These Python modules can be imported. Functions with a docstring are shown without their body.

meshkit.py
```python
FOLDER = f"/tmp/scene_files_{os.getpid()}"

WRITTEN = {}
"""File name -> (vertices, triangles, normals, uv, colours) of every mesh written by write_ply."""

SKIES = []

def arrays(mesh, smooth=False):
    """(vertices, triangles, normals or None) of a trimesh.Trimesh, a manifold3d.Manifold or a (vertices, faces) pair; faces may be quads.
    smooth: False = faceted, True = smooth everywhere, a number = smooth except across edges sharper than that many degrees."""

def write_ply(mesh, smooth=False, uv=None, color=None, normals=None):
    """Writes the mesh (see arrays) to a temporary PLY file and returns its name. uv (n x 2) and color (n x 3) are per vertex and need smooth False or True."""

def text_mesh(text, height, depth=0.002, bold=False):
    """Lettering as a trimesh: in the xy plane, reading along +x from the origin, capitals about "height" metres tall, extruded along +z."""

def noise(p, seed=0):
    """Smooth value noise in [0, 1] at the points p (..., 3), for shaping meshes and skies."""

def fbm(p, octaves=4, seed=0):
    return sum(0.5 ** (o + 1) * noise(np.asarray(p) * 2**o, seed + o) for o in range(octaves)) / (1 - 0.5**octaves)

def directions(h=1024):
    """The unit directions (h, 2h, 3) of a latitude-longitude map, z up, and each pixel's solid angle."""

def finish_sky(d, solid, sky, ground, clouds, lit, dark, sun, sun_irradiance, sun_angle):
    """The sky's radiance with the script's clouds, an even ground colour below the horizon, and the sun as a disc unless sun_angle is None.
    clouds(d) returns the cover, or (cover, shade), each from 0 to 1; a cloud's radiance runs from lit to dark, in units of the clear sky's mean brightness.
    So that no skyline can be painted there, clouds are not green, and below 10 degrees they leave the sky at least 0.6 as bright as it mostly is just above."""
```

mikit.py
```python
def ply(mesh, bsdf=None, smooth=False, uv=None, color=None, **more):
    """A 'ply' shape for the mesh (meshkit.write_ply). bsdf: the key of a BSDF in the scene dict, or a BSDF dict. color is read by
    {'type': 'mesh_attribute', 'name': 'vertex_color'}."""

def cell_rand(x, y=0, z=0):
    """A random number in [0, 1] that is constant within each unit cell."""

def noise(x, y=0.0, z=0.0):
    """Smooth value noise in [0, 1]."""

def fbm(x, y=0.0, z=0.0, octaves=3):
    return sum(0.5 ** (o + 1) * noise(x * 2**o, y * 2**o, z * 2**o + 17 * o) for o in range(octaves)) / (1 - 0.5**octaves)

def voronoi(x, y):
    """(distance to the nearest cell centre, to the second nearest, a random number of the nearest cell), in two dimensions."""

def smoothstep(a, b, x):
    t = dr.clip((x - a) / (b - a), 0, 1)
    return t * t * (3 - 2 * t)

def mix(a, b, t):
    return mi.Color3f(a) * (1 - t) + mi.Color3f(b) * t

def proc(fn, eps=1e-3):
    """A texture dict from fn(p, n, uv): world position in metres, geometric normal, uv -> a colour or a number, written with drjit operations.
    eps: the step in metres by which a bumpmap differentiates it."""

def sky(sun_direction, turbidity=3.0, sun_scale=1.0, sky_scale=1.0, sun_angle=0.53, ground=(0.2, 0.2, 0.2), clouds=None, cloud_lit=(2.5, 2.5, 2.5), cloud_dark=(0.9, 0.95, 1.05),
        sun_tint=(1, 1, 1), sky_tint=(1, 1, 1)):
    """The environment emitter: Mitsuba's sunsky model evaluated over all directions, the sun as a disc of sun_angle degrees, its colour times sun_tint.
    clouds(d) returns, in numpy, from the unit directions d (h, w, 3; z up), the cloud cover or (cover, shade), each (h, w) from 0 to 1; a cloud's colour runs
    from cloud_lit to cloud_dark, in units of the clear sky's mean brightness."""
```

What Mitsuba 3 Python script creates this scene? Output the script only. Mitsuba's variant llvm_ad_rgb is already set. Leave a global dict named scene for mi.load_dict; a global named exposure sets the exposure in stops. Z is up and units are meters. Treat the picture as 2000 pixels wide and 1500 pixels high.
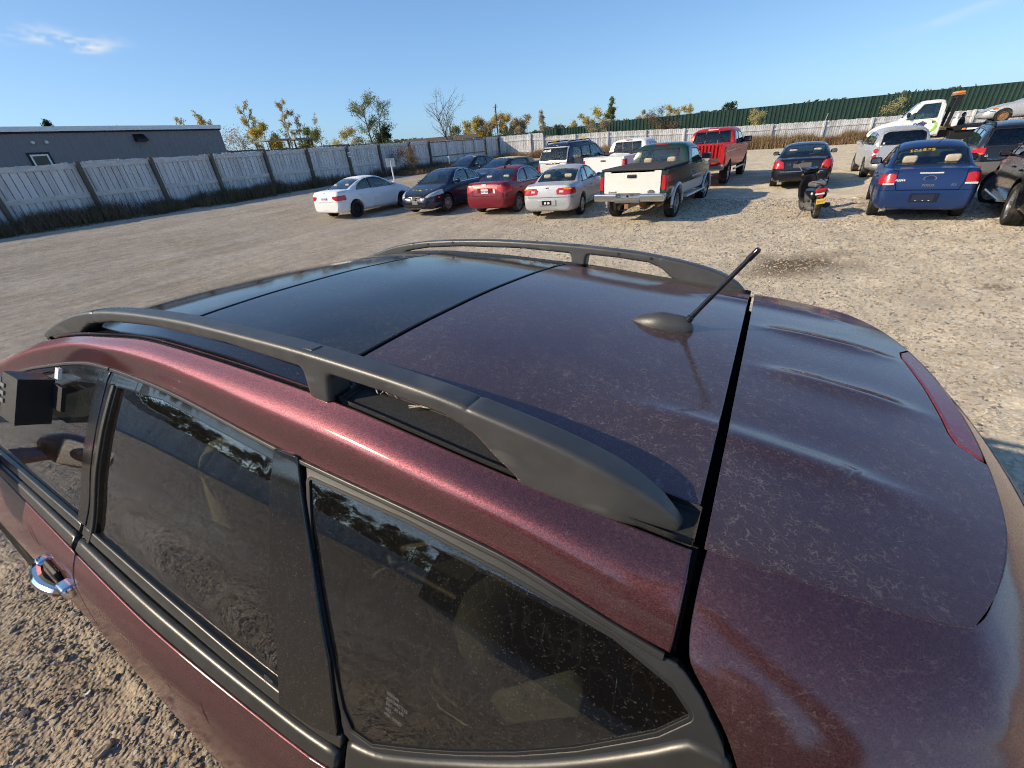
import math, random
import numpy as np, trimesh, drjit as dr, mitsuba as mi, mikit, meshkit
import manifold3d as m3
from manifold3d import Manifold, CrossSection
from shapely.geometry import Polygon, LineString, Point, box as sbox
from shapely import affinity, union_all
from scipy.interpolate import PchipInterpolator as PC, RBFInterpolator
from mikit import proc, noise, fbm, voronoi, cell_rand, smoothstep, mix

T = mi.ScalarTransform4f
scene, labels = {}, {}
A = np.array
# ------------------------------------------------------------------ camera, sky, exposure
EYE = A([0, 0, 2.2307])
FOC, HOR, SLO = 817.04, 280.22, -.0898            # pixels of a 2000 wide picture: focal length, horizon height and its slope
_roll = math.atan(SLO); _pit = math.atan((750 - HOR) * math.cos(_roll) / FOC)
FWD = A([0, math.cos(_pit), -math.sin(_pit)]); _R0 = A([1, 0, 0.]); _U0 = A([0, math.sin(_pit), math.cos(_pit)])
UP = -math.sin(_roll) * _R0 + math.cos(_roll) * _U0
scene['camera'] = {'type': 'perspective', 'fov': math.degrees(2 * math.atan(1000 / FOC)), 'fov_axis': 'x', 'near_clip': .02, 'far_clip': 6000.,
                   'to_world': T().look_at(origin=EYE.tolist(), target=(EYE + FWD).tolist(), up=UP.tolist())}
SUN = A([-.859, -.167, .485])


def clouds(d):
    az = np.degrees(np.arctan2(d[..., 0], d[..., 1])); el = np.degrees(np.arcsin(np.clip(d[..., 2], -1, 1)))
    n = meshkit.fbm(np.stack([az * .22, el * .9, el * 0], -1), 5, 3)
    n2 = meshkit.fbm(np.stack([az * .35 + el * .5, el * .6, el * 0 + 4], -1), 5, 8)
    n = meshkit.fbm(np.stack([az * .8 + el * .8, el * 3.4, el * 0], -1), 6, 3)
    e0 = 9.95 - .05 * (az + 36.6) + .22 * np.sin(az * 1.1)
    a = np.exp(-((az + 36.8) / 2.5) ** 2 - ((el - e0) / np.where(el > e0, .60, .30)) ** 2) * np.clip(n * 3.4 - 1.05, 0, 1) * 1.25
    e1 = 5.45 + .145 * (az - 36.9) + .12 * np.sin(az * .9)
    b = np.exp(-((az - 41.3) / 3.0) ** 2 - ((el - e1) / np.where(el > e1, .22, .5)) ** 2) * np.clip(n2 * 2.2 - .45, 0, 1) * .42
    return np.clip(a + b, 0, .95)


scene['sky'] = mikit.sky(SUN.tolist(), turbidity=2.8, clouds=clouds, ground=(.3, .26, .21), sun_tint=(.95, 1., 1.10), sky_scale=1.15, sky_tint=(.79, .96, 1.19))
exposure = 1.95

# ------------------------------------------------------------------ helpers


def B(name, d, two=True):
    scene[name] = {'type': 'twosided', 'bsdf': d} if two else d
    return name


def rgb(*c): return {'type': 'rgb', 'value': list(map(float, c))}


def princ(c, rough=.5, metal=0., spec=.5, coat=0., cg=.95, **k):
    return {'type': 'principled', 'base_color': c if isinstance(c, dict) else rgb(*c), 'roughness': rough, 'metallic': metal, 'specular': spec,
            'clearcoat': coat, 'clearcoat_gloss': cg, **k}


def numbered(k):
    if k not in USED: USED.add(k); return k
    i = 1
    while f'{k}_{i:03d}' in USED: i += 1
    k = f'{k}_{i:03d}'; USED.add(k); return k


USED = set()


def tag(k, label, cat=None, group=None, kind=None):
    labels[k] = {'label': label}
    if cat: labels[k]['category'] = cat
    if group: labels[k]['group'] = group
    if kind: labels[k]['kind'] = kind


def thing(name, label, cat, group=None):
    k = numbered(name); tag(k, label, cat, group); return k


def struct(k): labels[k] = {'label': k.replace('_', ' '), 'kind': 'structure'}


def obj(name, shape, parent=None, M=None, label=None):
    k = numbered(parent + '__' + name if parent else name)
    if M is not None: shape = {**shape, 'to_world': T(M)}
    scene[k] = shape
    if label: labels[k] = {'label': label}
    return k


def pose(x, y, z, yaw, pitch=0, roll=0):
    return np.array((T().translate([x, y, z]).rotate([0, 0, 1], yaw).rotate([0, 1, 0], -pitch).rotate([1, 0, 0], roll)).matrix, float).reshape(4, 4)


def nply(V, F, N, bsdf):
    return {'type': 'ply', 'filename': meshkit.write_ply((V, F), normals=N), 'face_normals': False, 'bsdf': {'type': 'ref', 'id': bsdf}}


def pl(mesh, bsdf, smooth=30): return mikit.ply(mesh, bsdf, smooth=smooth)


def cat(ms): return trimesh.util.concatenate([m for m in ms if m is not None])


def tm(m):
    if isinstance(m, Manifold):
        q = m.to_mesh(); return trimesh.Trimesh(q.vert_properties[:, :3], q.tri_verts, process=False)
    return m


def man(v, f): return Manifold(m3.Mesh(np.asarray(v, np.float32), np.asarray(f, np.uint32)))


def box(x0, x1, y0, y1, z0, z1): return Manifold.cube([x1 - x0, y1 - y0, z1 - z0]).translate([x0, y0, z0])


def rbox(x0, x1, y0, y1, z0, z1, r=.02, n=8):
    s = Manifold.sphere(r, n)
    return Manifold.batch_hull([s.translate([x, y, z]) for x in (x0 + r, x1 - r) for y in (y0 + r, y1 - r) for z in (z0 + r, z1 - r)])


def hullpts(pts): return Manifold.hull_points(np.asarray(pts, float))


def tube(pts, r, n=8, closed=False):
    pts = A(pts, float); rr = np.broadcast_to(r, len(pts)); k = len(pts)
    t = np.gradient(pts, axis=0); t /= np.linalg.norm(t, axis=1, keepdims=True) + 1e-12
    up = A([0, 0, 1.]) if abs(t[:, 2]).mean() < .8 else A([1., 0, 0]); a = np.cross(t, up); a /= np.linalg.norm(a, axis=1, keepdims=True) + 1e-12; b = np.cross(t, a)
    an = np.arange(n) * 2 * np.pi / n
    V = (pts[:, None] + rr[:, None, None] * (np.cos(an)[None, :, None] * a[:, None] + np.sin(an)[None, :, None] * b[:, None])).reshape(-1, 3)
    F = []
    for i in range(k - 1):
        for j in range(n):
            q = i * n + j, i * n + (j + 1) % n, (i + 1) * n + (j + 1) % n, (i + 1) * n + j
            F += [(q[0], q[1], q[2]), (q[0], q[2], q[3])]
    V = np.vstack([V, pts[:1], pts[-1:]]); c = k * n
    for j in range(n): F += [(c, (j + 1) % n, j), (c + 1, (k - 1) * n + j, (k - 1) * n + (j + 1) % n)]
    return trimesh.Trimesh(V, F, process=False)


def cs(poly):
    polys = list(getattr(poly, 'geoms', [poly])); L = []
    for p in polys:
        if p.is_empty: continue
        L.append(np.asarray(p.exterior.coords)[:-1]); L += [np.asarray(r.coords)[:-1] for r in p.interiors]
    return CrossSection(L, m3.FillRule.EvenOdd)


def prism_y(poly, y0, y1):      # polygon in (x,z) extruded along y
    m = Manifold.extrude(cs(poly), y1 - y0)
    return m.transform(np.array([[1, 0, 0, 0], [0, 0, -1, y1], [0, 1, 0, 0]], float))


def prism_x(poly, x0, x1):      # polygon in (y,z) extruded along x
    m = Manifold.extrude(cs(poly), x1 - x0)
    return m.transform(np.array([[0, 0, 1, x0], [1, 0, 0, 0], [0, 1, 0, 0]], float))


def prism_z(poly, z0, z1): return Manifold.extrude(cs(poly), z1 - z0).translate([0, 0, z0])


def rpoly(pts, r=.03):
    return Polygon(pts).buffer(0).buffer(-r).buffer(2 * r).buffer(-r)


def flat(poly, res):
    """triangles of a polygon refined to res: (uv, faces)"""
    m = Manifold.extrude(cs(poly), 1e-4).refine_to_length(res); q = m.to_mesh(); v, f = q.vert_properties[:, :3], q.tri_verts
    top = (v[f][:, :, 2] > 5e-5).all(1); f = f[top]; u, inv = np.unique(f, return_inverse=True)
    return v[u][:, :2].astype(float), inv.reshape(-1, 3)


def loops(F):
    e = np.vstack([F[:, [0, 1]], F[:, [1, 2]], F[:, [2, 0]]]); S = {(a, b) for a, b in e.tolist()}
    nx = {a: b for a, b in S if (b, a) not in S}; out = []
    while nx:
        s = next(iter(nx)); l = [s]; c = nx.pop(s)
        while c != s and c in nx: l.append(c); c = nx.pop(c)
        out.append(A(l))
    return out


def panel(fn, poly, res=.03, r=.003, depth=.012, flip=1, back=False):
    """a plate on the surface fn(uv)->xyz with rounded rim; returns (V,F,N)"""
    poly = poly.buffer(0)
    if poly.is_empty: return None
    inn = poly.buffer(-r); Vs, Fs, Ns, n0 = [], [], [], 0

    def frame(uv):
        h = 2e-3; p = fn(uv); du = fn(uv + [h, 0]) - fn(uv - [h, 0]); dv = fn(uv + [0, h]) - fn(uv - [0, h])
        n = np.cross(du, dv) * flip; n /= np.linalg.norm(n, axis=1, keepdims=True) + 1e-15
        return p, n, du / (2 * h), dv / (2 * h)
    uv, F = flat(inn, res); p, n, _, _ = frame(uv)
    Vs.append(p); Ns.append(n); Fs.append(F if flip > 0 else F[:, ::-1]); n0 = len(p)
    for l in loops(F):
        q = uv[l]; t = np.roll(q, -1, 0) - np.roll(q, 1, 0); t /= np.linalg.norm(t, axis=1, keepdims=True) + 1e-15; o = np.stack([t[:, 1], -t[:, 0]], 1)
        rings = []
        for th, dp in ((0, 0), (.55, None), (1.1, None), (1.571, None), (1.571, depth)):
            q2 = q + o * r * math.sin(th); p, n, du, dv = frame(q2); tt = du * o[:, :1] + dv * o[:, 1:]; tt -= n * (tt * n).sum(1, keepdims=True); tt /= np.linalg.norm(tt, axis=1, keepdims=True) + 1e-15
            rings.append((p - n * (r * (1 - math.cos(th)) if dp is None else dp), n * math.cos(th) + tt * math.sin(th)))
        k = len(l)
        for p, n in rings: Vs.append(p); Ns.append(n)
        for i in range(len(rings) - 1):
            a = n0 + i * k + np.arange(k); b = n0 + i * k + (np.arange(k) + 1) % k
            f = np.vstack([np.stack([a, a + k, b], 1), np.stack([b, a + k, b + k], 1)])
            Fs.append(f if flip > 0 else f[:, ::-1])
        n0 += len(rings) * k
    return np.vstack(Vs), np.vstack(Fs), np.vstack(Ns)


def join(ps):
    V, F, N, n = [], [], [], 0
    for p in ps:
        if p is None: continue
        V.append(p[0]); F.append(p[1] + n); N.append(p[2]); n += len(p[0])
    return np.vstack(V), np.vstack(F), np.vstack(N)


def mirror(p): return p[0] * [1, -1, 1], p[1][:, ::-1], p[2] * [1, -1, 1]


def slab(poly, place, w, r=.01, res=.06):
    """a thick plate: polygon in (u,v), thickness w along the third axis centred on 0, rounded rims; place maps (n,3) to (n,3)"""
    inn = poly.buffer(-r); uv, F = flat(inn, res); V = []; Fs = []; n = len(uv)
    V += [np.c_[uv, np.full(n, w / 2)], np.c_[uv, np.full(n, -w / 2)]]; Fs += [F, F[:, ::-1] + n]; n0 = 2 * n
    for l in loops(F):
        q = uv[l]; t = np.roll(q, -1, 0) - np.roll(q, 1, 0); t /= np.linalg.norm(t, axis=1, keepdims=True) + 1e-15; o = np.stack([t[:, 1], -t[:, 0]], 1); k = len(l)
        th = [0, .4, .8, 1.2, 1.571]; rg = [(math.sin(a) * r, w / 2 - r * (1 - math.cos(a))) for a in th]; rg += [(a, -b) for a, b in rg[::-1]]
        for a, b in rg: V.append(np.c_[q + o * a, np.full(k, b)])
        for i in range(len(rg) - 1):
            a = n0 + i * k + np.arange(k); b = n0 + i * k + (np.arange(k) + 1) % k
            Fs += [np.stack([a, a + k, b], 1), np.stack([b, a + k, b + k], 1)]
        n0 += len(rg) * k
    m = trimesh.Trimesh(place(np.vstack(V)), np.vstack(Fs), process=False); m.merge_vertices(digits_vertex=6)
    if m.volume < 0: m.invert()
    return m


# ------------------------------------------------------------------ terrain
MO = A([1.0549, .3592, .1984])
_y = 2.5834; _fx = A([math.cos(_y), math.sin(_y), .0102]); _ly = A([-math.sin(_y), math.cos(_y), .0726]); _fx /= np.linalg.norm(_fx); _ly -= _fx * (_ly @ _fx); _ly /= np.linalg.norm(_ly)
MR = np.stack([_fx, _ly, np.cross(_fx, _ly)], 1)
MM = np.eye(4); MM[:3, :3] = MR; MM[:3, 3] = MO
_cp = [(-.215, .212, .267), (.629, 1.566, .151), (-2.616, 1.711, .295), (-1.771, 3.065, .18), (0, 0, .28), (-2, -2, .4), (2, -2, .25), (-4, 0, .38), (4, 3, .03), (3, 6, 0), (-3, 6, .12), (-7, 5, .25), (0, 9, .02), (7, 7, 0),
       (9.7, 10.1, .02), (4.5, 13.6, -.03), (2.1, 15.3, 0), (-6.4, 19.4, .05), (.1, 17.4, -.03), (-1.3, 21, .02), (3.1, 21.5, .3), (5.2, 19.9, .14), (8.4, 18.6, .2), (11, 16.3, .06), (14.9, 17.1, .02), (15, 13.2, .08), (11, 8, 0), (26, 27.7, 0),
       (-19.6, 23.3, .55), (-17.1, 29.8, .6), (-13.3, 35.1, .62), (-7.6, 45.5, .64), (1, 58.2, .6), (4.6, 58.8, .55), (11, 56.4, .5), (16.8, 51.5, .25), (20.5, 50.5, .0), (28.4, 48.4, -.3), (33.8, 48.5, -.4), (48, 45, -.4), (60, 40, -.4),
       (-25, 10, .6), (-30, -10, .6), (-10, -20, .5), (10, -20, .3), (30, 0, 0), (50, 20, -.3), (0, 90, .5), (-60, 60, .6), (70, 80, -.3), (-70, -40, .6), (60, -60, 0)]
_rbf = RBFInterpolator(A([c[:2] for c in _cp]), A([c[2] for c in _cp]), kernel='linear', smoothing=.02)


from scipy.ndimage import gaussian_filter, map_coordinates
_gx, _gy = np.meshgrid(np.arange(-100, 131.), np.arange(-90, 131.), indexing='ij')
_gz = gaussian_filter(_rbf(np.c_[_gx.ravel(), _gy.ravel()]).reshape(_gx.shape), 1.1)
_gw = np.clip((np.hypot(_gx, _gy) - 62) / 24, 0, 1); _gz = _gz * (1 - _gw) + .3 * _gw


def gz(x, y):
    x, y = np.asarray(x, float), np.asarray(y, float)
    return map_coordinates(_gz, [(x + 100).ravel(), (y + 90).ravel()], order=1, mode='nearest').reshape(x.shape)


def gzs(x, y): return float(gz(A([x]), A([y]))[0])


# ------------------------------------------------------------------ materials
def dust_mask(p, n, amt=1.):
    wx = fbm(p.x * 14, p.y * 14, p.z * 14, 2) * .03; x, y = p.x + wx, p.y - wx
    brk = smoothstep(.48, .66, noise(p.x * 110, p.y * 110, p.z * 110)); pat = (.35 + .65 * smoothstep(.30, .62, fbm(p.x * 5, p.y * 5, p.z * 5, 3)))
    n1 = noise(x * 185, y * 185, p.z * 185); n2 = noise(x * 290 + 9, y * 290, p.z * 290)
    line = .6 * smoothstep(.05, .012, dr.abs(n1 - .5)) * brk + .6 * smoothstep(.065, .018, dr.abs(n2 - .5)) * smoothstep(.45, .65, noise(p.x * 120 + 5, p.y * 120, p.z * 120))
    spk = smoothstep(.93, .97, noise(p.x * 310, p.y * 310, p.z * 310))
    up = smoothstep(-.1, .75, n.z)
    return dr.clip((.025 + .055 * pat + line * (.08 + .20 * pat) + spk * .22) * (.42 + .58 * up) * amt, 0, .8)


def speck_mask(p, n, amt=1.):
    s = smoothstep(.76, .90, noise(p.x * 430, p.y * 430, p.z * 430)); s2 = smoothstep(.86, .94, noise(p.x * 210, p.y * 210, p.z * 210))
    sc = smoothstep(.46, .5, fbm(p.x * 60 + p.z * 9, p.y * 60, p.z * 9, 2)) * smoothstep(.54, .5, fbm(p.x * 60 + p.z * 9, p.y * 60, p.z * 9, 2))
    return dr.clip((.022 + .12 * s + .10 * s2 + .02 * sc) * amt, 0, .6)


DUST = {'type': 'diffuse', 'reflectance': rgb(.40, .36, .33)}


def dusty(name, inner, fn):
    scene[name] = {'type': 'twosided', 'bsdf': {'type': 'blendbsdf', 'weight': proc(fn), 'a': inner, 'b': DUST}}
    return name


def flake(p, n, uv):
    f = cell_rand(p.x * 700, p.y * 700, p.z * 700)
    return mi.Color3f(.62, .20, .235) * (.55 + .9 * f)


PAINT = {'type': 'blendbsdf', 'weight': .19, 'a': {'type': 'roughplastic', 'diffuse_reflectance': rgb(.022, .004, .008), 'int_ior': 1.85, 'alpha': .018, 'nonlinear': True},
         'b': {'type': 'principled', 'base_color': proc(flake), 'roughness': .48, 'metallic': 1.0}}
BPLAST = {'type': 'roughplastic', 'diffuse_reflectance': rgb(.004, .004, .005), 'int_ior': 1.55, 'alpha': .012}
dusty('m_paint_roof', PAINT, lambda p, n, uv: dust_mask(p, n, 1.0))
dusty('m_paint_side', PAINT, lambda p, n, uv: speck_mask(p, n, .55) + dust_mask(p, n, .18))
dusty('m_roofglass', BPLAST, lambda p, n, uv: dust_mask(p, n, .62))
dusty('m_gloss', {'type': 'roughplastic', 'diffuse_reflectance': rgb(.006, .006, .007), 'int_ior': 1.6, 'alpha': .02}, lambda p, n, uv: speck_mask(p, n, .8))
dusty('m_rearglass', {'type': 'roughplastic', 'diffuse_reflectance': rgb(.006, .006, .007), 'int_ior': 1.7, 'alpha': .03}, lambda p, n, uv: .30 + speck_mask(p, n, .8))
dusty('m_brakelens', {'type': 'roughplastic', 'diffuse_reflectance': rgb(.16, .004, .018), 'int_ior': 1.5, 'alpha': .05}, lambda p, n, uv: dust_mask(p, n, 1.1))


def satin_col(p, n, uv): return mi.Color3f(.046, .048, .049) * (.8 + .5 * fbm(p.x * 40, p.y * 40, p.z * 40, 3)) + mi.Color3f(.03, .029, .027) * smoothstep(.62, .8, fbm(p.x * 11, p.y * 11, p.z * 30, 3))


B('m_satin', princ(proc(satin_col), .42, spec=.6))
B('m_trim', princ(proc(lambda p, n, uv: mi.Color3f(.022, .023, .024) * (.8 + .4 * fbm(p.x * 50, p.y * 50, p.z * 50))), .45, spec=.5))
B('m_matte', princ(proc(lambda p, n, uv: mi.Color3f(.028, .028, .028) * (.7 + .7 * noise(p.x * 400, p.y * 400, p.z * 400))), .62, spec=.4))
B('m_moulding', princ(proc(lambda p, n, uv: mi.Color3f(.045, .044, .041) * (.75 + .5 * fbm(p.x * 30, p.y * 30, p.z * 30))), .36, .35, spec=.6))
B('m_rubber', princ((.012, .012, .013), .6, spec=.4))
B('m_black', princ((.008, .008, .009), .5, spec=.4))
B('m_chrome', princ((.8, .8, .82), .08, 1.))
B('m_lining', princ((.018, .017, .016), .9, spec=.2))
B('m_beige', princ((.46, .43, .33), .85, spec=.2))
B('m_leather', princ((.30, .27, .20), .6, spec=.3))
B('m_char', princ((.035, .035, .037), .8, spec=.2))


def glass(name, t, dust):
    scene[name] = {'type': 'blendbsdf', 'weight': proc(dust), 'a': {'type': 'thindielectric', 'int_ior': 1.52, 'specular_transmittance': rgb(*t)}, 'b': {'type': 'twosided', 'bsdf': DUST}}


glass('m_privacy', (.20, .215, .20), lambda p, n, uv: speck_mask(p, n, .55))
glass('m_frontglass', (.80, .88, .78), lambda p, n, uv: speck_mask(p, n, .5))
scene['m_carglass'] = {'type': 'thindielectric', 'int_ior': 1.52, 'specular_transmittance': rgb(.52, .60, .56)}
scene['m_darkglass'] = {'type': 'thindielectric', 'int_ior': 1.52, 'specular_transmittance': rgb(.09, .10, .10)}

# ground -----------------------------------------------------------
GD = (.42, .907)           # the way the lanes run


def lanes(p):
    u = p.x * GD[0] + p.y * GD[1]; v = -p.x * GD[1] + p.y * GD[0]
    return u, v


def ground_col(p, n, uv):
    u, v = lanes(p); r = dr.sqrt(p.x * p.x + p.y * p.y)
    w = fbm(p.x * .3, p.y * .3, 3.) - .5
    gravelly = smoothstep(-5., 4., p.x - .12 * p.y + 5 * w)
    a, b, c = voronoi(p.x * 34, p.y * 34); a2, b2, c2 = voronoi(p.x * 13 + 5, p.y * 13)
    st = fbm(u * .12, v * 2.2 + w * 2, 1., 4); st2 = fbm(u * .4, v * 9 + w * 5, 5., 3)
    dirt = mix(mi.Color3f(.36, .305, .235), mi.Color3f(.50, .44, .36), smoothstep(.2, .8, st * .35 + st2 * .3 + .35 * fbm(p.x * .7, p.y * .7, 8., 3)))
    dirt = dirt * (.80 + .45 * fbm(p.x * 7, p.y * 7, 2., 4)) * dr.select(c > .72, .75 + .45 * c2, 1.)
    grav = mix(mi.Color3f(.46, .385, .275), mi.Color3f(.77, .69, .54), .75 * c * dr.clip(1.3 - a, 0, 1) + .3 * c2) * (.74 + .5 * fbm(p.x * 2.2, p.y * 2.2, 7., 4))
    col = mix(dirt, grav, gravelly * smoothstep(.22, .52, fbm(p.x * .8, p.y * .8, 9., 3) + .15 * gravelly))
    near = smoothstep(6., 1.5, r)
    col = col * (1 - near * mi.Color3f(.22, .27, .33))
    # damp oil stain, and a little one
    ox, oy = p.x - 5.1, p.y - 7.2
    q = dr.sqrt(dr.square(ox * .8 + oy * .1) + dr.square(oy * 1.35 - ox * .3)) + 1.1 * (fbm(p.x * 2.2, p.y * 2.2, 4., 4) - .5)
    stain = smoothstep(1.5, .2, q) * .85
    ox, oy = p.x - 6.76, p.y - 5.35
    stain = dr.maximum(stain, smoothstep(.24, .14, dr.sqrt(ox * ox + oy * oy) + .2 * (noise(p.x * 9, p.y * 9) - .5)) * .6)
    col = col * (1 - stain * mi.Color3f(.86, .9, .93))
    grass = smoothstep(66., 80., r)
    return mix(col, mi.Color3f(.17, .15, .07), grass)


def ground_bump(p, n, uv):
    u, v = lanes(p)
    a, b, c = voronoi(p.x * 58, p.y * 58); a2, b2, c2 = voronoi(p.x * 26 + 5, p.y * 26)
    pb = smoothstep(.62, .2, a) * (.35 + .65 * c); pb2 = smoothstep(.5, .15, a2) * dr.select(c2 > .6, 1., 0.)
    return .0055 * pb + .009 * pb2 + .03 * fbm(p.x * 3, p.y * 3, 1., 3) + .02 * fbm(u * .5, v * 6, 2., 3)


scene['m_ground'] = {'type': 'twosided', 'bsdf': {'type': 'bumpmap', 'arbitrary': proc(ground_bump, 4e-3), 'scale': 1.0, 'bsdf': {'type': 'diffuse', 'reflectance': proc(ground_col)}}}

# ------------------------------------------------------------------ ground mesh
rng = np.random.default_rng(5)


def relief(x, y):
    u = x * GD[0] + y * GD[1]; v = -x * GD[1] + y * GD[0]; r = np.hypot(x, y); p3 = lambda a, b, c: np.stack([a, b, x * 0 + c], -1)
    k = np.clip(1.4 - r / 30, .25, 1)
    z = (meshkit.fbm(p3(x * .5, y * .5, 1), 4, 1) - .5) * .10 + (meshkit.fbm(p3(u * .25, v * 2.6, 2), 4, 2) - .5) * .04 + (meshkit.fbm(p3(x * 7, y * 7, 3), 3, 3) - .5) * .008
    c = x * MR[0, 0] + y * MR[1, 0]; d = x * MR[0, 1] + y * MR[1, 1]          # ruts beside the near car run along it
    z = z + np.exp(-(r / 4.5) ** 2) * ((meshkit.fbm(p3(c * 1.3, d * 7, 5), 4, 5) - .5) * .075 + (meshkit.fbm(p3(c * 6, d * 9, 6), 3, 6) - .5) * .008)
    return z * k


def gzr(x, y): return gz(x, y) + relief(np.asarray(x, float), np.asarray(y, float))


_th = np.concatenate([np.linspace(-62, 62, 620), np.linspace(62, 298, 181)[1:-1]]); _th = np.radians(_th)
_rr = np.concatenate([np.geomspace(.25, 90, 400), np.geomspace(90, 4000, 26)[1:]])
_TH, _RR = np.meshgrid(_th, _rr); _X, _Y = _RR * np.sin(_TH), _RR * np.cos(_TH); _Z = gzr(_X, _Y)
nr, nt = _X.shape
_i = np.arange(nr - 1)[:, None] * nt + np.arange(nt)[None]; _j = np.arange(nr - 1)[:, None] * nt + (np.arange(nt)[None] + 1) % nt
_F = np.stack([_i, _j, _j + nt, _i, _j + nt, _i + nt], -1).reshape(-1, 3)[:, ::-1]
_V = np.c_[_X.ravel(), _Y.ravel(), _Z.ravel()]; _V = np.vstack([_V, [[0, 0, gzs(0, 0)]]])
_F = np.vstack([_F, np.stack([np.arange(nt), np.full(nt, len(_V) - 1), (np.arange(nt) + 1) % nt], 1)[:, ::-1]])
_m = trimesh.Trimesh(_V, _F, process=False)
if _m.face_normals[0][2] < 0: _m.invert()
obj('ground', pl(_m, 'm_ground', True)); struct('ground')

# ------------------------------------------------------------------ the near car: surfaces
ZC = PC([-.2, .25, .5, .72, .9, 1.15, 1.39, 1.7, 1.93, 2.1, 2.3, 2.5, 2.75, 3.0, 3.4, 3.75, 4.0], [1.43, 1.535, 1.578, 1.607, 1.622, 1.645, 1.663, 1.677, 1.679, 1.672, 1.651, 1.615, 1.552, 1.468, 1.29, 1.10, .98])
DROP = PC([0, .25, .45, .56, .6, .64, .67], [0, .005, .016, .027, .034, .056, .09])


def bead(x, y):
    g = lambda c, s: np.exp(-((y - c) / s) ** 2)
    tp = lambda a, b, s: 1 / (1 + np.exp(-(x - a) / s)) / (1 + np.exp((x - b) / s))
    f = lambda c: (g(c, .019) + .6 * g(c, .045))
    return .0058 * tp(.46, .655, .022) * (f(.125) + f(-.145)) + .0072 * tp(.53, .84, .03) * (f(.395) + f(-.395))


def roof(uv):
    x, y = uv[:, 0], uv[:, 1]
    return np.c_[x, y, ZC(x) - DROP(np.minimum(np.abs(y), .67)) + bead(x, y)]


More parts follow.
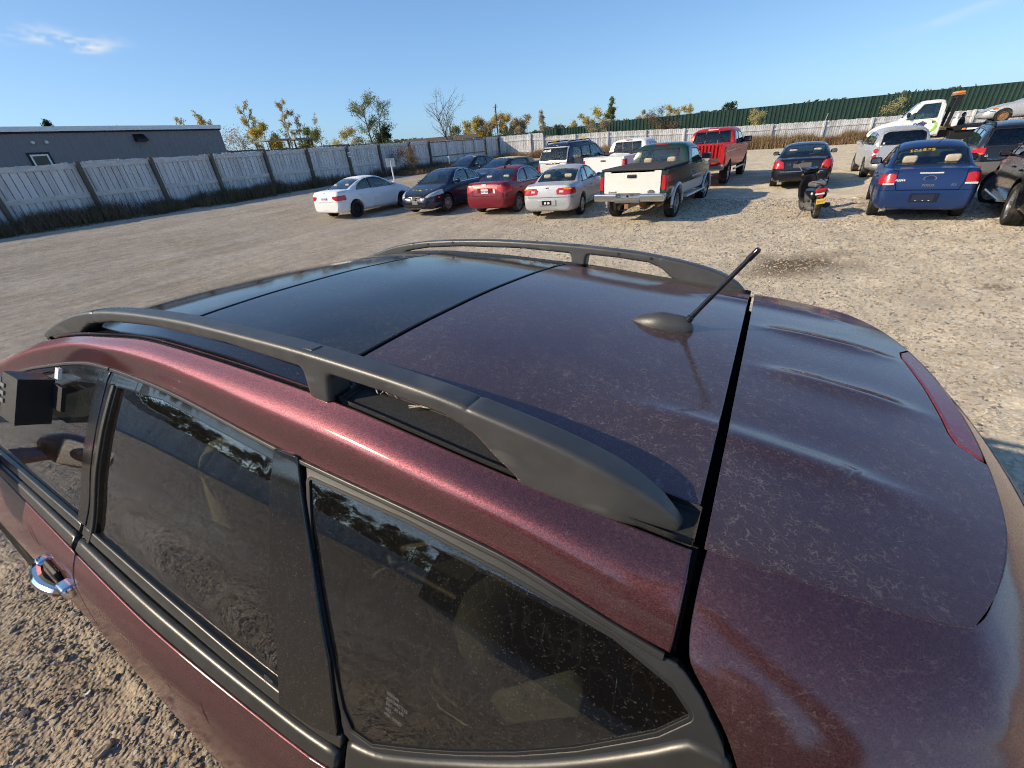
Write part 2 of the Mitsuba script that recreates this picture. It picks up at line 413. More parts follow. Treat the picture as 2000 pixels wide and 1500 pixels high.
KX = A([-.1, .72, .96, 1.38, 1.9, 2.2, 2.6, 3.0, 3.4, 3.75])
ZD = PC(KX, [1.47, 1.488, 1.515, 1.524, 1.547, 1.54, 1.475, 1.37, 1.215, 1.07])
ZO = PC(KX, [1.55, 1.571, 1.589, 1.625, 1.636, 1.614, 1.545, 1.43, 1.27, 1.09]); YO = PC(KX, [.60, .615, .618, .616, .625, .648, .665, .70, .77, .85])
PLN = lambda z: .683 + (1.517 - z) * .452
YB = PC([-.1, .5, 1.0, 1.3, 1.85, 2.75, 3.75, 4.4], [.82, .872, .882, .887, .90, .89, .88, .84])


def nodes(x):
    x = np.asarray(x, float); o = np.ones_like(x); zd, zo, yo = ZD(x), ZO(x), YO(x); yb = YB(x)
    z5 = np.minimum(1.12, zd - .06); z4 = np.minimum(1.067, zd - .10); y5 = np.minimum(PLN(z5), yb - .012)
    z7 = zd - .03; z6 = (z5 + z7) / 2; y6 = (y5 + PLN(z7)) / 2 + .010; yd = PLN(zd) - .004
    tap = np.clip((x - 3.6) / 1.2, 0, 1) ** 2 * .12
    Y = np.stack([.86 * o - tap, .925 * o - tap, .948 * o - tap, yb + .040, yb, y5, y6, PLN(z7) + .001, yd, (yd + yo) / 2 + .014, yo], -1)
    Z = np.stack([.27 * o, .42 * o, .75 * o, .96 * o, z4, z5, z6, z7, zd, (zd + zo) / 2 + .012, zo], -1)
    return Y, Z


_Yr, _Zr = nodes(A([1.4])); AN = np.r_[0, np.cumsum(np.hypot(np.diff(_Yr[0]), np.diff(_Zr[0])))]


def hermite(a, V):
    h = np.diff(AN); d = np.diff(V, axis=1) / h; m = np.zeros_like(V)
    w1, w2 = 2 * h[1:] + h[:-1], h[1:] + 2 * h[:-1]; dd = d[:, 1:] * d[:, :-1]
    with np.errstate(divide='ignore', invalid='ignore'):
        hm = (w1 + w2) / (w1 / d[:, :-1] + w2 / d[:, 1:])
    m[:, 1:-1] = np.where(dd > 0, hm, 0); m[:, 0] = d[:, 0]; m[:, -1] = d[:, -1]
    i = np.clip(np.searchsorted(AN, a, side='right') - 1, 0, len(h) - 1); r = np.arange(len(a)); t = (a - AN[i]) / h[i]; hh = h[i]
    v0, v1, m0, m1 = V[r, i], V[r, i + 1], m[r, i], m[r, i + 1]
    return v0 * (1 + 2 * t) * (1 - t) ** 2 + m0 * hh * t * (1 - t) ** 2 + v1 * t * t * (3 - 2 * t) + m1 * hh * t * t * (t - 1)


def side(uv):
    x, a = uv[:, 0], uv[:, 1]; Y, Z = nodes(x)
    return np.c_[x, hermite(a, Y), hermite(a, Z)]


def xz(pts, step=.04):
    """points (x,z) on the car's side -> (x,a), the outline made dense first"""
    l = LineString(pts).segmentize(step); q = A(l.coords); al = np.linspace(0, AN[9], 900); out = []
    for x, z in q:
        zz = side(np.c_[np.full(900, x), al])[:, 2]; out.append((x, np.interp(z, np.maximum.accumulate(zz), al)))
    return out


def arow(x0, x1, s, n=24): return [(x, AN[s]) for x in np.linspace(x0, x1, n)]


def sidepoly(pts, r=0):
    p = Polygon(xz(list(pts) + [pts[0]])).buffer(0)
    return p.buffer(-r).buffer(2 * r).buffer(-r) if r else p


# rear wrap: plan superellipse at each height
RZ = [.3, .55, .8, .95, 1.05, 1.15, 1.25, 1.35, 1.40, 1.44, 1.465, 1.49, 1.52, 1.555]
RXR = PC(RZ, [.06, -.03, -.04, -.03, -.01, .03, .09, .17, .213, .25, .274, .298, .327, .362]); RXS = PC(RZ, [.5, .5, .5, .5, .51, .53, .565, .612, .638, .664, .690, .716, .724, .727])
RW = PC(RZ, [.90, .935, .945, .925, .885, .85, .803, .758, .736, .718, .706, .692, .665, .612])


def rear(uv):
    t, z = uv[:, 0], uv[:, 1]; th = t * np.pi / 2; p = 2 / (2.6 + .9 * np.clip((z - 1.42) / .135, 0, 1))
    return np.c_[RXS(z) - (RXS(z) - RXR(z)) * np.abs(np.cos(th)) ** p, RW(z) * np.sign(t) * np.abs(np.sin(th)) ** p, z]


RIDGE = A([(.398, .40), (.432, .482), (.474, .566), (.50, .577), (.56, .590), (.65, .602), (.713, .607)])


_rx = np.r_[np.linspace(.3625, .398, 12)[:-1], np.linspace(.398, .713, 90)]
_te = PC([0, .07, .14, .21, .33, .40, .482, .566], [.362, .363, .366, .372, .388, .402, .430, .474])
_ry = np.r_[np.linspace(0, .39, 40), np.full(90, 0)]; _rx = np.r_[_te(_ry[:40]), np.linspace(.3995, .713, 90)]; _ry[40:] = PC([.3995, .430, .474, .50, .56, .65, .713], [.392, .482, .566, .577, .590, .602, .607])(_rx[40:])
_tt = np.linspace(0, 1, 22); _q = rear(np.c_[_tt, 0 * _tt + 1.555]); _ra = np.r_[0, np.cumsum(np.hypot(np.diff(_rx), np.diff(_ry)))]
_near = np.maximum.accumulate([_ra[np.argmin((_rx - q[0]) ** 2 + (_ry - q[1]) ** 2)] for q in _q]); _near[-1] = _ra[-1]; _rs = PC(_tt, _near)


def rear_top(uv):
    t, w = uv[:, 0], uv[:, 1]; sa = _rs(np.clip(t, 0, 1)); x, y = np.interp(sa, _ra, _rx), np.interp(sa, _ra, _ry)
    p0 = roof(np.c_[x, y]); w = w[:, None]; S = rear(np.c_[t, 1.555 - .255 * w[:, 0]])
    return S + (p0 - rear(np.c_[t, 0 * t + 1.555])) * (1 - w) ** 3


# ------------------------------------------------------------------ the near car: parts
MV = thing('burgundy_suv', 'dusty burgundy crossover SUV in the foreground with dark roof glass and roof rails', 'car')


def mpart(name, p, bsdf, parent=MV, label=None, sm=35):
    if p is None: return
    return obj(name, nply(*p, bsdf) if isinstance(p, tuple) else pl(p, bsdf, sm), parent, MM, label)


def both(fn, poly, **k):
    p = panel(fn, poly, **k); return p, mirror(p)


roofpoly = lambda x0, x1, w=.553: sbox(x0, -w, x1, w).buffer(-.006).buffer(.006)
mpart('roof_panel', panel(roof, roofpoly(.728, 1.374), res=.03), 'm_paint_roof')
mpart('sunroof_glass', panel(roof, roofpoly(1.386, 1.94, .553), res=.04), 'm_roofglass', label='dark rear pane of the two roof glass panes')
mpart('sunroof_glass', panel(roof, roofpoly(1.953, 2.42, .55), res=.04), 'm_roofglass', label='dark front pane of the two roof glass panes')
wsp = panel(roof, Polygon([(2.435, -.56), (2.435, .56), (3.0, .61), (3.72, .66), (3.72, -.66), (3.0, -.61)]), res=.08)
mpart('windshield', wsp, 'm_frontglass')
# under the seams: a dark bed
mpart('roof_gasket', join([panel(lambda q: roof(q) - [0, 0, .007], sbox(a, -.56, b, .56), res=.08, r=.001) for a, b in ((1.36, 1.40), (1.93, 1.97), (2.41, 2.445))]), 'm_rubber')
mpart('seam_liner', panel(lambda q: roof(q) - [0, 0, .06], sbox(.66, -.6, .80, .6), res=.08, r=.001), 'm_lining')


def strip(uv):          # ditch trim between roof edge (0) and the body side (1)
    x, t = uv[:, 0], uv[:, 1]; z0 = ZC(x) - DROP(.56)
    return np.c_[x, .558 + (YO(x) - .002 - .558) * t, z0 + (ZO(x) - z0) * t - .004]


for s in (1, -1):
    p = panel(strip, sbox(.727, .02, 1.30, .97), res=.03, flip=-1); p2 = panel(strip, sbox(1.30, .02, 2.58, .97), res=.04, flip=-1)
    if s < 0: p, p2 = mirror(p), mirror(p2)
    mpart('roof_trim', p, 'm_matte'); mpart('roof_trim', p2, 'm_gloss')

# body side over the windows, with the front pillar
drip = [(x, float(np.interp(x, [0], [0]) + ZD(x)) - .002) for x in np.linspace(.724, 3.7, 50)]
cant = Polygon(xz(drip) + [(x, AN[10] - .001) for x in np.linspace(3.7, .725, 60)])
wheel = lambda cx, r: Point(cx, .36).buffer(r, 24)
belt_lo = [(4.2, 1.02), (3.75, 1.055), (2.75, 1.062), (2.2, 1.062), (1.85, 1.061), (1.55, 1.062), (1.3, 1.068), (1.15, 1.085), (1.05, 1.13), (.95, 1.20), (.87, 1.262), (.80, 1.31), (.74, 1.345), (.69, 1.374), (.64, 1.393)]
gap = .0035
arch_r, arch_f = wheel(1.0, .40), wheel(3.83, .40)


def xzgeo(g):
    r = [xz(list(g.exterior.coords), .05)]
    return Polygon(r[0]).buffer(0)


bp = [(2.215, 1.08), (2.215, .80), (2.30, .55), (2.32, .30)]           # front/rear door gap
rd_back = [(1.145, 1.10), (1.20, .98), (1.38, .80), (1.46, .55), (1.48, .30)]
_bu = PC([p[0] for p in belt_lo[::-1]], [p[1] for p in belt_lo[::-1]])
b_up = lambda x: float(_bu(x))


def beltline(x0, x1, n=14, dz=0.): return [(x, b_up(x) + dz) for x in np.linspace(x0, x1, n)]


front_door = Polygon(beltline(2.215, 3.40) + [(3.44, .8), (3.36, .3), (2.32, .3), (2.30, .55), (2.215, .80)]).buffer(-gap)
rear_door = Polygon(beltline(1.15, 2.215) + [(2.215, .80), (2.30, .55), (2.32, .30), (1.48, .30), (1.46, .55), (1.38, .80), (1.20, .98)]).buffer(-gap).difference(wheel(1.0, .43))
quarter = Polygon(beltline(.636, 1.15) + [(1.20, .98), (1.38, .80), (1.46, .55), (1.48, .30), (.5, .30), (.51, .95), (.535, 1.15), (.60, 1.33)]).buffer(-gap).difference(arch_r)
fender = Polygon(beltline(3.40, 4.2) + [(4.5, .9), (4.62, .62), (4.5, .3), (3.36, .3), (3.44, .8)]).buffer(-gap).difference(arch_f)
bodyside = {}
for nm, g in (('cant', cant), ('front_door', front_door), ('rear_door', rear_door), ('quarter', quarter), ('fender', fender)):
    bodyside[nm] = panel(side, g if nm == 'cant' else xzgeo(g), res=.035 if nm != 'fender' else .06, r=.0035, flip=-1)
# glazing frames and panes in (x,z)
ftop = [(x, float(ZD(x)) - .006) for x in np.linspace(2.19, 3.55, 16)]
frame_f = Polygon([(2.14, 1.536), (2.16, 1.40), (2.185, 1.2), (2.205, 1.125), (3.60, 1.10)] + ftop[::-1])
glass_f = rpoly([(2.205, 1.495), (2.215, 1.40), (2.245, 1.2), (2.262, 1.118), (3.1, 1.118), (3.3, 1.16), (3.12, 1.27), (2.98, 1.335), (2.76, 1.412), (2.57, 1.462), (2.4, 1.488)], .012)
frame_r = Polygon([(2.132, 1.536), (2.155, 1.40), (2.178, 1.2), (2.197, 1.125), (1.24, 1.125), (1.255, 1.15), (1.29, 1.28), (1.345, 1.42), (1.372, 1.518)] + [(x, float(ZD(x)) - .006) for x in np.linspace(1.40, 2.12, 14)])
glass_r = rpoly([(2.078, 1.508), (2.10, 1.40), (2.128, 1.2), (2.14, 1.118), (1.322, 1.118), (1.35, 1.25), (1.40, 1.40), (1.432, 1.502), (1.6, 1.510), (1.85, 1.522)], .008)
cpil = Polygon([(1.428, 1.524), (1.40, 1.40), (1.35, 1.25), (1.318, 1.115), (1.225, 1.128), (1.168, 1.148), (1.205, 1.26), (1.28, 1.40), (1.36, 1.526)])
qtop = [(x, float(ZD(x)) - .006) for x in np.linspace(.715, 1.345, 16)]
glass_q = rpoly([(1.330, 1.502), (1.295, 1.42), (1.22, 1.285), (1.170, 1.19), (1.145, 1.168), (1.10, 1.172), (1.03, 1.21), (.95, 1.256), (.87, 1.305), (.80, 1.352), (.72, 1.412), (.690, 1.444), (.715, 1.462), (.785, 1.480), (.92, 1.493), (1.10, 1.502)], .006)
_gb = PC([.665, .690, .72, .80, .87, .95, 1.03, 1.10, 1.145, 1.2], [1.425, 1.441, 1.412, 1.352, 1.305, 1.256, 1.21, 1.172, 1.160, 1.150]) if False else PC([.64, .66, .69, .72, .80, .87, .95, 1.03, 1.10, 1.16], [1.4335, 1.433, 1.430, 1.408, 1.350, 1.303, 1.254, 1.206, 1.170, 1.156])
_qx = np.linspace(.648, 1.152, 34); band_q = Polygon([(x, b_up(x) + .005) for x in _qx] + [(x, float(_gb(x)) - .003) for x in _qx[::-1]]).buffer(0).buffer(-.006).buffer(.006)
frame_q = union_all([glass_q.buffer(.018), Polygon(qtop + [(1.272, 1.40), (1.198, 1.26), (1.160, 1.15), (1.145, 1.168), (1.32, 1.5)]).buffer(0), Polygon([(.716, 1.482), (.690, 1.466), (.668, 1.443), (.653, 1.424), (.70, 1.41), (.73, 1.43)])]).buffer(.004).buffer(-.004).intersection(Polygon(qtop + [(1.272, 1.40), (1.198, 1.26), (1.160, 1.14), (1.0, 1.14), (.60, 1.36), (.653, 1.423), (.668, 1.444), (.690, 1.467), (.716, 1.484)]).buffer(0))
off = lambda d: (lambda q: side(q) - [0, d * .91, d * .41])
P = lambda g, st=.04: xzgeo(g)
frames = {'frame_f': panel(off(.001), P(frame_f.difference(glass_f.buffer(.0))).difference(P(glass_f)), flip=-1, r=.002),
          'frame_r': panel(off(.001), P(frame_r).difference(P(glass_r)).difference(P(cpil).buffer(.004)), flip=-1, r=.002),
          'cpil': panel(off(-.006), P(cpil), flip=-1, r=.003, depth=.02), 'frame_q': panel(off(.0), P(frame_q).difference(P(glass_q)), flip=-1, r=.003)}
seal_q = panel(off(.0005), P(glass_q.buffer(.006)).difference(P(glass_q.buffer(-.003))), flip=-1, r=.001, res=.05)
panes = {k: panel(off(d), P(g.buffer(.004)), flip=-1, r=.0005, depth=.0006, res=.06) for k, g, d in (('f', glass_f, .012), ('r', glass_r, .010), ('q', glass_q, .004))}
# belt mouldings: two rolls, the lower one catches the sun
bz = lambda x, d: b_up(x) + d


def mould(x0, x1):
    xs = np.linspace(x0, x1, 30)
    lo = [(x, bz(x, .004)) for x in xs]; hi = [(x, bz(x, .040)) for x in xs[::-1]]; up = [(x, bz(x, .068)) for x in xs[::-1]]; mid = [(x, bz(x, .043)) for x in xs]
    return (panel(off(-.007), P(Polygon(lo + hi)), flip=-1, r=.012, depth=.02, res=.05), panel(off(-.002), P(Polygon(mid + up)), flip=-1, r=.006, depth=.012, res=.05))


mo_f, mo_r = mould(2.219, 3.30), mould(1.160, 2.208)
mo_q = (panel(off(-.006), P(band_q), flip=-1, r=.012, depth=.018, res=.04),)
driprail = [panel(off(-.004), P(Polygon([(x, float(ZD(x)) - .009) for x in np.linspace(a, b, 30)] + [(x, float(ZD(x)) - .001) for x in np.linspace(b, a, 30)])), flip=-1, r=.003, depth=.01, res=.06) for a, b in ((.728, 1.36), (1.365, 2.138), (2.142, 3.5))]
bpost = panel(off(.006), P(Polygon([(2.12, 1.53), (2.15, 1.53), (2.215, 1.09), (2.185, 1.09)])), flip=-1, r=.001)
runch = panel(off(-.004), P(Polygon([(2.085, 1.512), (2.108, 1.40), (2.136, 1.2), (2.148, 1.10), (2.166, 1.10), (2.155, 1.2), (2.128, 1.40), (2.102, 1.514)])), flip=-1, r=.005, depth=.014)
liner = panel(off(.03), P(Polygon([(.66, .5), (3.4, .5), (3.4, 1.06), (1.2, 1.06), (.66, 1.36)]).difference(arch_r)), flip=-1, r=.001, res=.1)
cantliner = panel(off(.02), Polygon([(x, AN[8] - .01) for x in np.linspace(.72, 3.0, 20)] + [(x, AN[10] - .002) for x in np.linspace(3.0, .72, 20)]), flip=-1, r=.001, res=.1)
for s in (1, -1):
    q = (lambda p: p) if s > 0 else mirror
    mpart('body_side', q(join([bodyside['cant'], bodyside['quarter'], bodyside['fender']])), 'm_paint_side')
    mpart('inner_lining', q(join([liner, cantliner])), 'm_lining')
    d = mpart('front_door', q(bodyside['front_door']), 'm_paint_side')
    mpart('window_frame', q(join([frames['frame_f']])), 'm_gloss', d); mpart('pane', q(panes['f']), 'm_frontglass', d)
    mpart('belt_moulding', q(join(mo_f)), 'm_moulding', d); mpart('drip_moulding', q(driprail[2]), 'm_moulding', d)
    d = mpart('rear_door', q(bodyside['rear_door']), 'm_paint_side')
    mpart('window_frame', q(frames['frame_r']), 'm_gloss', d); mpart('pane', q(panes['r']), 'm_privacy', d)
    mpart('pillar_cover', q(frames['cpil']), 'm_gloss', d); mpart('window_channel', q(join([runch, bpost])), 'm_rubber', d)
    mpart('belt_moulding', q(join(mo_r)), 'm_moulding', d); mpart('drip_moulding', q(driprail[1]), 'm_moulding', d)
    d = mpart('quarter_window', q(frames['frame_q']), 'm_trim')
    mpart('pane', q(panes['q']), 'm_privacy', d); mpart('seal', q(seal_q), 'm_rubber', d)
    mpart('belt_moulding', q(join(mo_q)), 'm_moulding', d); mpart('drip_moulding', q(driprail[0]), 'm_moulding', d)

# liftgate
_ty = np.linspace(0, .566, 20); te = list(zip(PC([0, .07, .14, .21, .33, .40, .482, .566], [.362, .363, .366, .372, .388, .402, .430, .474])(_ty), _ty))
ridge = [(.474, .566), (.50, .577), (.56, .590), (.65, .602), (.713, .607)]
lgp = Polygon(te + ridge + [(x, -y) for x, y in (te + ridge)[::-1]][:-1])
lens = Polygon([(.355, y) for y in np.linspace(-.25, .25, 5)] + [(.378, .232), (.400, .200), (.402, .17), (.399, .1), (.397, 0), (.399, -.1), (.402, -.17), (.396, -.215), (.378, -.245)])
gate = mpart('liftgate', join([panel(roof, lgp.buffer(.0018).difference(lens.buffer(.003)), res=.022, r=.0004, depth=.0008),
                               *[f(panel(rear, sbox(.36, 1.10, .9992, 1.30), res=.03, r=.0005, flip=-1)) for f in (lambda q: q, mirror)],
                               *[f(panel(rear_top, union_all([sbox(.36, .0, .9992, .999), sbox(.0, .0, .37, .206)]), res=.025, r=.0004, depth=.0008, flip=-1)) for f in (lambda q: q, mirror)],
                               panel(rear, sbox(-.97, .80, .97, 1.095), res=.05, r=.006, flip=-1)]), 'm_paint_roof')
mpart('rear_window', panel(lambda q: rear(q) + [.004, 0, 0], sbox(-.362, 1.10, .362, 1.503), res=.04, r=.003, flip=-1), 'm_rearglass', gate)
mpart('brake_light', panel(lambda q: roof(q) + [0, 0, .001], lens.intersection(lgp.buffer(.001)), res=.03, r=.004), 'm_brakelens', gate)
mpart('rear_bumper', panel(rear, sbox(-1, .32, 1, .795), res=.06, r=.008, flip=-1), 'm_paint_roof')
mpart('gate_liner', panel(lambda q: rear(q) * [1, .9, 1] + [.05, 0, -.01], sbox(-.9, .8, .9, 1.50), res=.1, r=.001), 'm_black')
for s in (1, -1):
    p = panel(lambda q: rear(q) - [.008, 0, 0], rpoly([(.55, .93), (.99, .90), (.99, 1.12), (.75, 1.10)], .02), res=.05, r=.008, flip=-1)
    mpart('tail_lamp', p if s > 0 else mirror(p), 'm_brakelens')

# etched maker's marks on the panes
B('m_etch', {'type': 'diffuse', 'reflectance': rgb(.15, .15, .15)})


def etch(lines, x0, z0, h, key):
    ms = []
    for i, l in enumerate(lines):
        t = meshkit.text_mesh(l, h, .0002); v = t.vertices; xx = x0 - v[:, 0]; zz = z0 - i * h * 1.7 + v[:, 1]; ms.append(trimesh.Trimesh(np.c_[xx, PLN(zz) + .009 + v[:, 2], zz], t.faces[:, ::-1], process=False))
    mpart('etched_mark', cat(ms), 'm_etch', key)


etch(['NISSAN', 'AUTOMOTIVE', 'DOT-20 M3', 'AS3', '43R-00582'], 1.082, 1.268, .0044, MV + '__quarter_window'); etch(['NISSAN', 'AS2'], 1.365, 1.150, .005, MV + '__rear_door')
# roof rails
RT = PC([.74, .775, .82, .90, 1.0, 1.1, 1.25, 1.45, 1.7, 1.93, 2.1, 2.24, 2.36, 2.46, 2.56, 2.66], [1.580, 1.612, 1.634, 1.657, 1.675, 1.689, 1.700, 1.708, 1.710, 1.702, 1.690, 1.672, 1.648, 1.620, 1.588, 1.556])
lowz = lambda x: min(float(ZC(x) - DROP(.6)), float(ZO(x)) + .014, float(RT(x)) - .012) - .012
xs = np.linspace(.742, 2.66, 70)
outer = Polygon([(x, float(RT(x))) for x in xs] + [(x, lowz(x)) for x in xs[::-1]])
hole1 = rpoly([(1.366, lowz(1.38)), (1.372, 1.672), (1.6, 1.681), (1.9, 1.675), (2.1, 1.660), (2.24, 1.638), (2.29, 1.618), (2.35, 1.585), (2.4, 1.52), (1.362, 1.52)], .012)
hole2 = rpoly([(.955, 1.59), (.985, 1.610), (1.02, 1.638), (1.07, 1.656), (1.18, 1.666), (1.305, 1.672), (1.312, 1.62), (1.318, 1.52), (.93, 1.52)], .012)
railp = outer.difference(hole1).difference(hole2).buffer(0)
RY = PC([.7, 1.0, 1.4, 1.9, 2.3, 2.7], [.588, .596, .600, .606, .622, .648])
for s in (1, -1):
    def rp(q, s=s):
        x, z, w = q.T; ss = lambda a, b, v: (lambda t: t * t * (3 - 2 * t))(np.clip((v - a) / (b - a), 0, 1)); k = ss(0, 1, 1 - (RT(np.clip(x, .74, 2.66)) - z) / .09)
        fl = 1 + .22 * ss(1.05, .80, x) * (1 - k) + .16 * (1 - k)
        tipw = np.sqrt(np.clip(.10 + (x - .742) / .085, 0, 1)) * np.sqrt(np.clip(.12 + (2.66 - x) / .16, 0, 1))
        return np.c_[x, s * (RY(x) + w * fl * tipw), z]
    caps = [railp.intersection(sbox(.5, 1, 1.040, 2)), railp.buffer(-.0003).intersection(sbox(1.020, 1, 2.207, 2)), railp.intersection(sbox(2.187, 1, 3, 2))]
    r = mpart('roof_rail', slab(caps[1], rp, .0444, .009, .016), 'm_satin', sm=True)
    mpart('end_cap', slab(caps[0], rp, .045, .009, .016), 'm_satin', r, sm=True); mpart('end_cap', slab(caps[2], rp, .045, .009, .02), 'm_satin', r, sm=True)
    mpart('cover_plug', tm(rbox(1.345, 1.375, RY(1.36) - .012, RY(1.36) + .012, 1.7, 1.7065, .003).translate([0, 0 if s > 0 else -2 * float(RY(1.36)), 0])), 'm_satin', r)
    if s < 0:
        mpart('bolt_hole', cat([tm(Manifold.cylinder(.012, .0055, .0055, 12).rotate([90, 0, 0]).translate([x, -float(RY(x)) + .0245, z])) for x, z in ((1.06, 1.672), (1.18, 1.682), (1.95, 1.690), (2.1, 1.676))]), 'm_rubber', r)

# antenna
_s = trimesh.creation.icosphere(4, 1.0).vertices; _f = trimesh.creation.icosphere(4, 1.0).faces
_v = _s.copy(); _x = _s[:, 0]; wd = np.where(_x > 0, 1 - .45 * _x ** 2, 1.0)
_v = np.c_[.900 + _x * .075, _s[:, 1] * .028 * wd, ZC(.9) - .004 + np.maximum(_s[:, 2], -.2) * .037 * (1 - .25 * np.clip(_x, 0, 1))]
_v[:, 2] += .006 * np.exp(-((_v[:, 0] - .845) / .02) ** 2) * np.exp(-(_v[:, 1] / .02) ** 2) - .022 * (_v[:, 0] - .9) * -.7 * 0
an = mpart('roof_antenna', trimesh.Trimesh(_v, _f, process=False), 'm_satin')
tip = A([.728, 0, 1.808]); b0 = A([.846, 0, 1.634]); d = (tip - b0) / np.linalg.norm(tip - b0)
mpart('mast', tube([b0, b0 + d * .02, b0 + d * .022, b0 + d * .05, tip - d * .03, tip - d * .028, tip - d * .004, tip], [.0095, .0085, .0066, .0056, .0050, .0062, .0062, .004], 12), 'm_gloss', an)

# door handles
def handle(x0):
    arc = [(x0 + .015 + .175 * t, .962 + .018 * math.sin(math.pi * (.06 + .9 * t)), .912 + .006 * t) for t in np.linspace(0, 1, 12)]
    return cat([tube(arc, [.014] + [.0155] * 10 + [.014], 10), tm(rbox(x0 - .03, x0 + .03, .93, .966, .893, .935, .01)), tm(rbox(x0 + .17, x0 + .215, .93, .964, .899, .935, .01))])


cup = tm(rbox(.01, .11, .935, .9535, .885, .950, .009))
for s in (1, -1):
    for x0 in (2.30, 1.24):
        h = handle(x0); c = cup.copy(); c.apply_translation([x0 + .04, 0, 0])
        if s < 0: h.apply_scale([1, -1, 1]); h.invert(); c.apply_scale([1, -1, 1]); c.invert()
        if x0 < 2: h.apply_translation([0, 0, -.09]); c.apply_translation([0, 0, -.09])
        k = mpart('door_handle', h, 'm_chrome')
        mpart('recess', c, 'm_rubber', k)
# side mirrors
for s in (1, -1):
    hs = trimesh.creation.icosphere(3, 1.0); hs.apply_scale([.09, .13, .085]); hs.apply_translation([2.98, s * 1.06, 1.17]); hs2 = tube([(2.98, s * .87, 1.1), (2.98, s * .98, 1.13)], .03)
    k = mpart('door_mirror', cat([hs, hs2]), 'm_paint_side'); mpart('mirror_glass', tm(rbox(2.9, 2.912, s * 1.06 - .09, s * 1.06 + .09, 1.11, 1.23, .005)), 'm_chrome', k)
# bonnet and nose
bon = Polygon([(3.74, -.80), (3.74, .80), (4.2, .76), (4.55, .66), (4.72, .4), (4.76, 0), (4.72, -.4), (4.55, -.66), (4.2, -.76)])
BZ = PC([3.6, 3.74, 4.2, 4.55, 4.76, 4.8], [1.10, 1.08, 1.03, .93, .80, .7])
mpart('bonnet', panel(lambda q: np.c_[q[:, 0], q[:, 1], BZ(np.clip(q[:, 0], 3.6, 4.8)) - .06 * (q[:, 1] / .8) ** 2], bon, res=.08), 'm_paint_roof')
nose = lambda q: np.c_[4.76 - .45 * np.abs(q[:, 0]) ** 3 - .03 * np.abs(q[:, 1] - .6), q[:, 0] * .86, q[:, 1]]
mpart('front_bumper', panel(nose, sbox(-1, .28, 1, .9), res=.08, r=.01), 'm_paint_side')
# cabin
seat = lambda x, y, w=.24: cat([tm(rbox(x - .25, x + .28, y - w, y + w, .55, .72, .06)), tm(rbox(-.08, .08, -w, w, 0, .62, .06).rotate([0, -18, 0]).translate([x - .24, y, .66])), tm(rbox(-.05, .05, -.13, .13, 0, .19, .05).rotate([0, -12, 0]).translate([x - .46, y, 1.27]))])
for y in (.37, -.37): mpart('front_seat', seat(2.45, y), 'm_leather')
mpart('rear_seat', cat([seat(1.45, .36, .3), seat(1.45, -.36, .3)]), 'm_leather')
mpart('cabin_floor', cat([tm(box(.5, 3.6, -.82, .82, .40, .46)), tm(box(3.3, 3.75, -.8, .8, .46, 1.02)), tm(box(.55, 1.1, -.80, .80, .46, .80))]), 'm_lining')
mpart('headliner', panel(lambda q: roof(q) - [0, 0, .05], sbox(.75, -.55, 2.42, .55), res=.15, r=.001), 'm_beige')
mpart('cargo_trim', slab(rpoly([(.822, 1.275), (.828, 1.20), (.99, 1.0), (1.23, .735), (1.25, .80), (1.0, 1.085), (.85, 1.285)], .015), lambda q: np.c_[q[:, 0], .655 + q[:, 2], q[:, 1]], .02, .006), 'm_beige')
sw = trimesh.creation.torus(.185, .015, 24, 8); sw.apply_transform(trimesh.transformations.rotation_matrix(math.radians(65), [0, 1, 0])); sw.apply_translation([2.98, .37, 1.03]); mpart('steering_wheel', sw, 'm_char')

# ------------------------------------------------------------------ other vehicles
def carpaint(name, c, metal=.0, rough=.35, coat=1.):
    return B(name, princ(c, rough, metal, .5, coat, .96))


B('m_tyre', princ(proc(lambda p, n, uv: mi.Color3f(.022, .022, .022) + mi.Color3f(.06, .05, .037) * smoothstep(.45, .8, fbm(p.x * 6, p.y * 6, p.z * 6, 3))), .85, spec=.2))
B('m_alloy', princ((.55, .55, .57), .3, .9)); B('m_steel', princ((.35, .35, .36), .4, .8)); B('m_rust', princ((.26, .14, .07), .8))
B('m_red', princ((.45, .012, .018), .15, coat=1.)); B('m_clearlens', princ((.62, .62, .62), .12, coat=1.)); B('m_amber', princ((.75, .22, .02), .15, coat=1.)); B('m_darkred', princ((.22, .008, .014), .12, coat=1.))
B('m_plate', princ((.72, .74, .76), .4)); B('m_cloth', princ((.26, .25, .23), .9)); B('m_tan', princ((.46, .40, .31), .9)); B('m_grey', princ((.2, .2, .2), .6)); B('m_white', princ((.78, .78, .76), .4)); B('m_yellow', princ((.72, .48, .06), .5)); B('m_blueprint', princ((.03, .05, .2), .5)); B('m_greenprint', princ((.3, .6, .08), .5))
B('m_bumperchrome', princ((.62, .61, .58), .16, .95)); B('m_headlamp', princ((.5, .52, .52), .12, .3, coat=1.)); B('m_greyplast', princ((.11, .11, .11), .55))


def revolve(prof, n=28):
    """profile of (radius, y) turned about the y axis"""
    p = A(prof, float); k = len(p); an = np.arange(n) * 2 * np.pi / n
    V = np.stack([p[:, 0, None] * np.cos(an), np.repeat(p[:, 1, None], n, 1), p[:, 0, None] * np.sin(an)], -1).reshape(-1, 3)
    i = (np.arange(k - 1)[:, None] * n + np.arange(n)[None]).ravel(); j = (np.arange(k - 1)[:, None] * n + (np.arange(n)[None] + 1) % n).ravel()
    return trimesh.Trimesh(V, np.vstack([np.stack([i, i + n, j], 1), np.stack([j, i + n, j + n], 1)]), process=False)


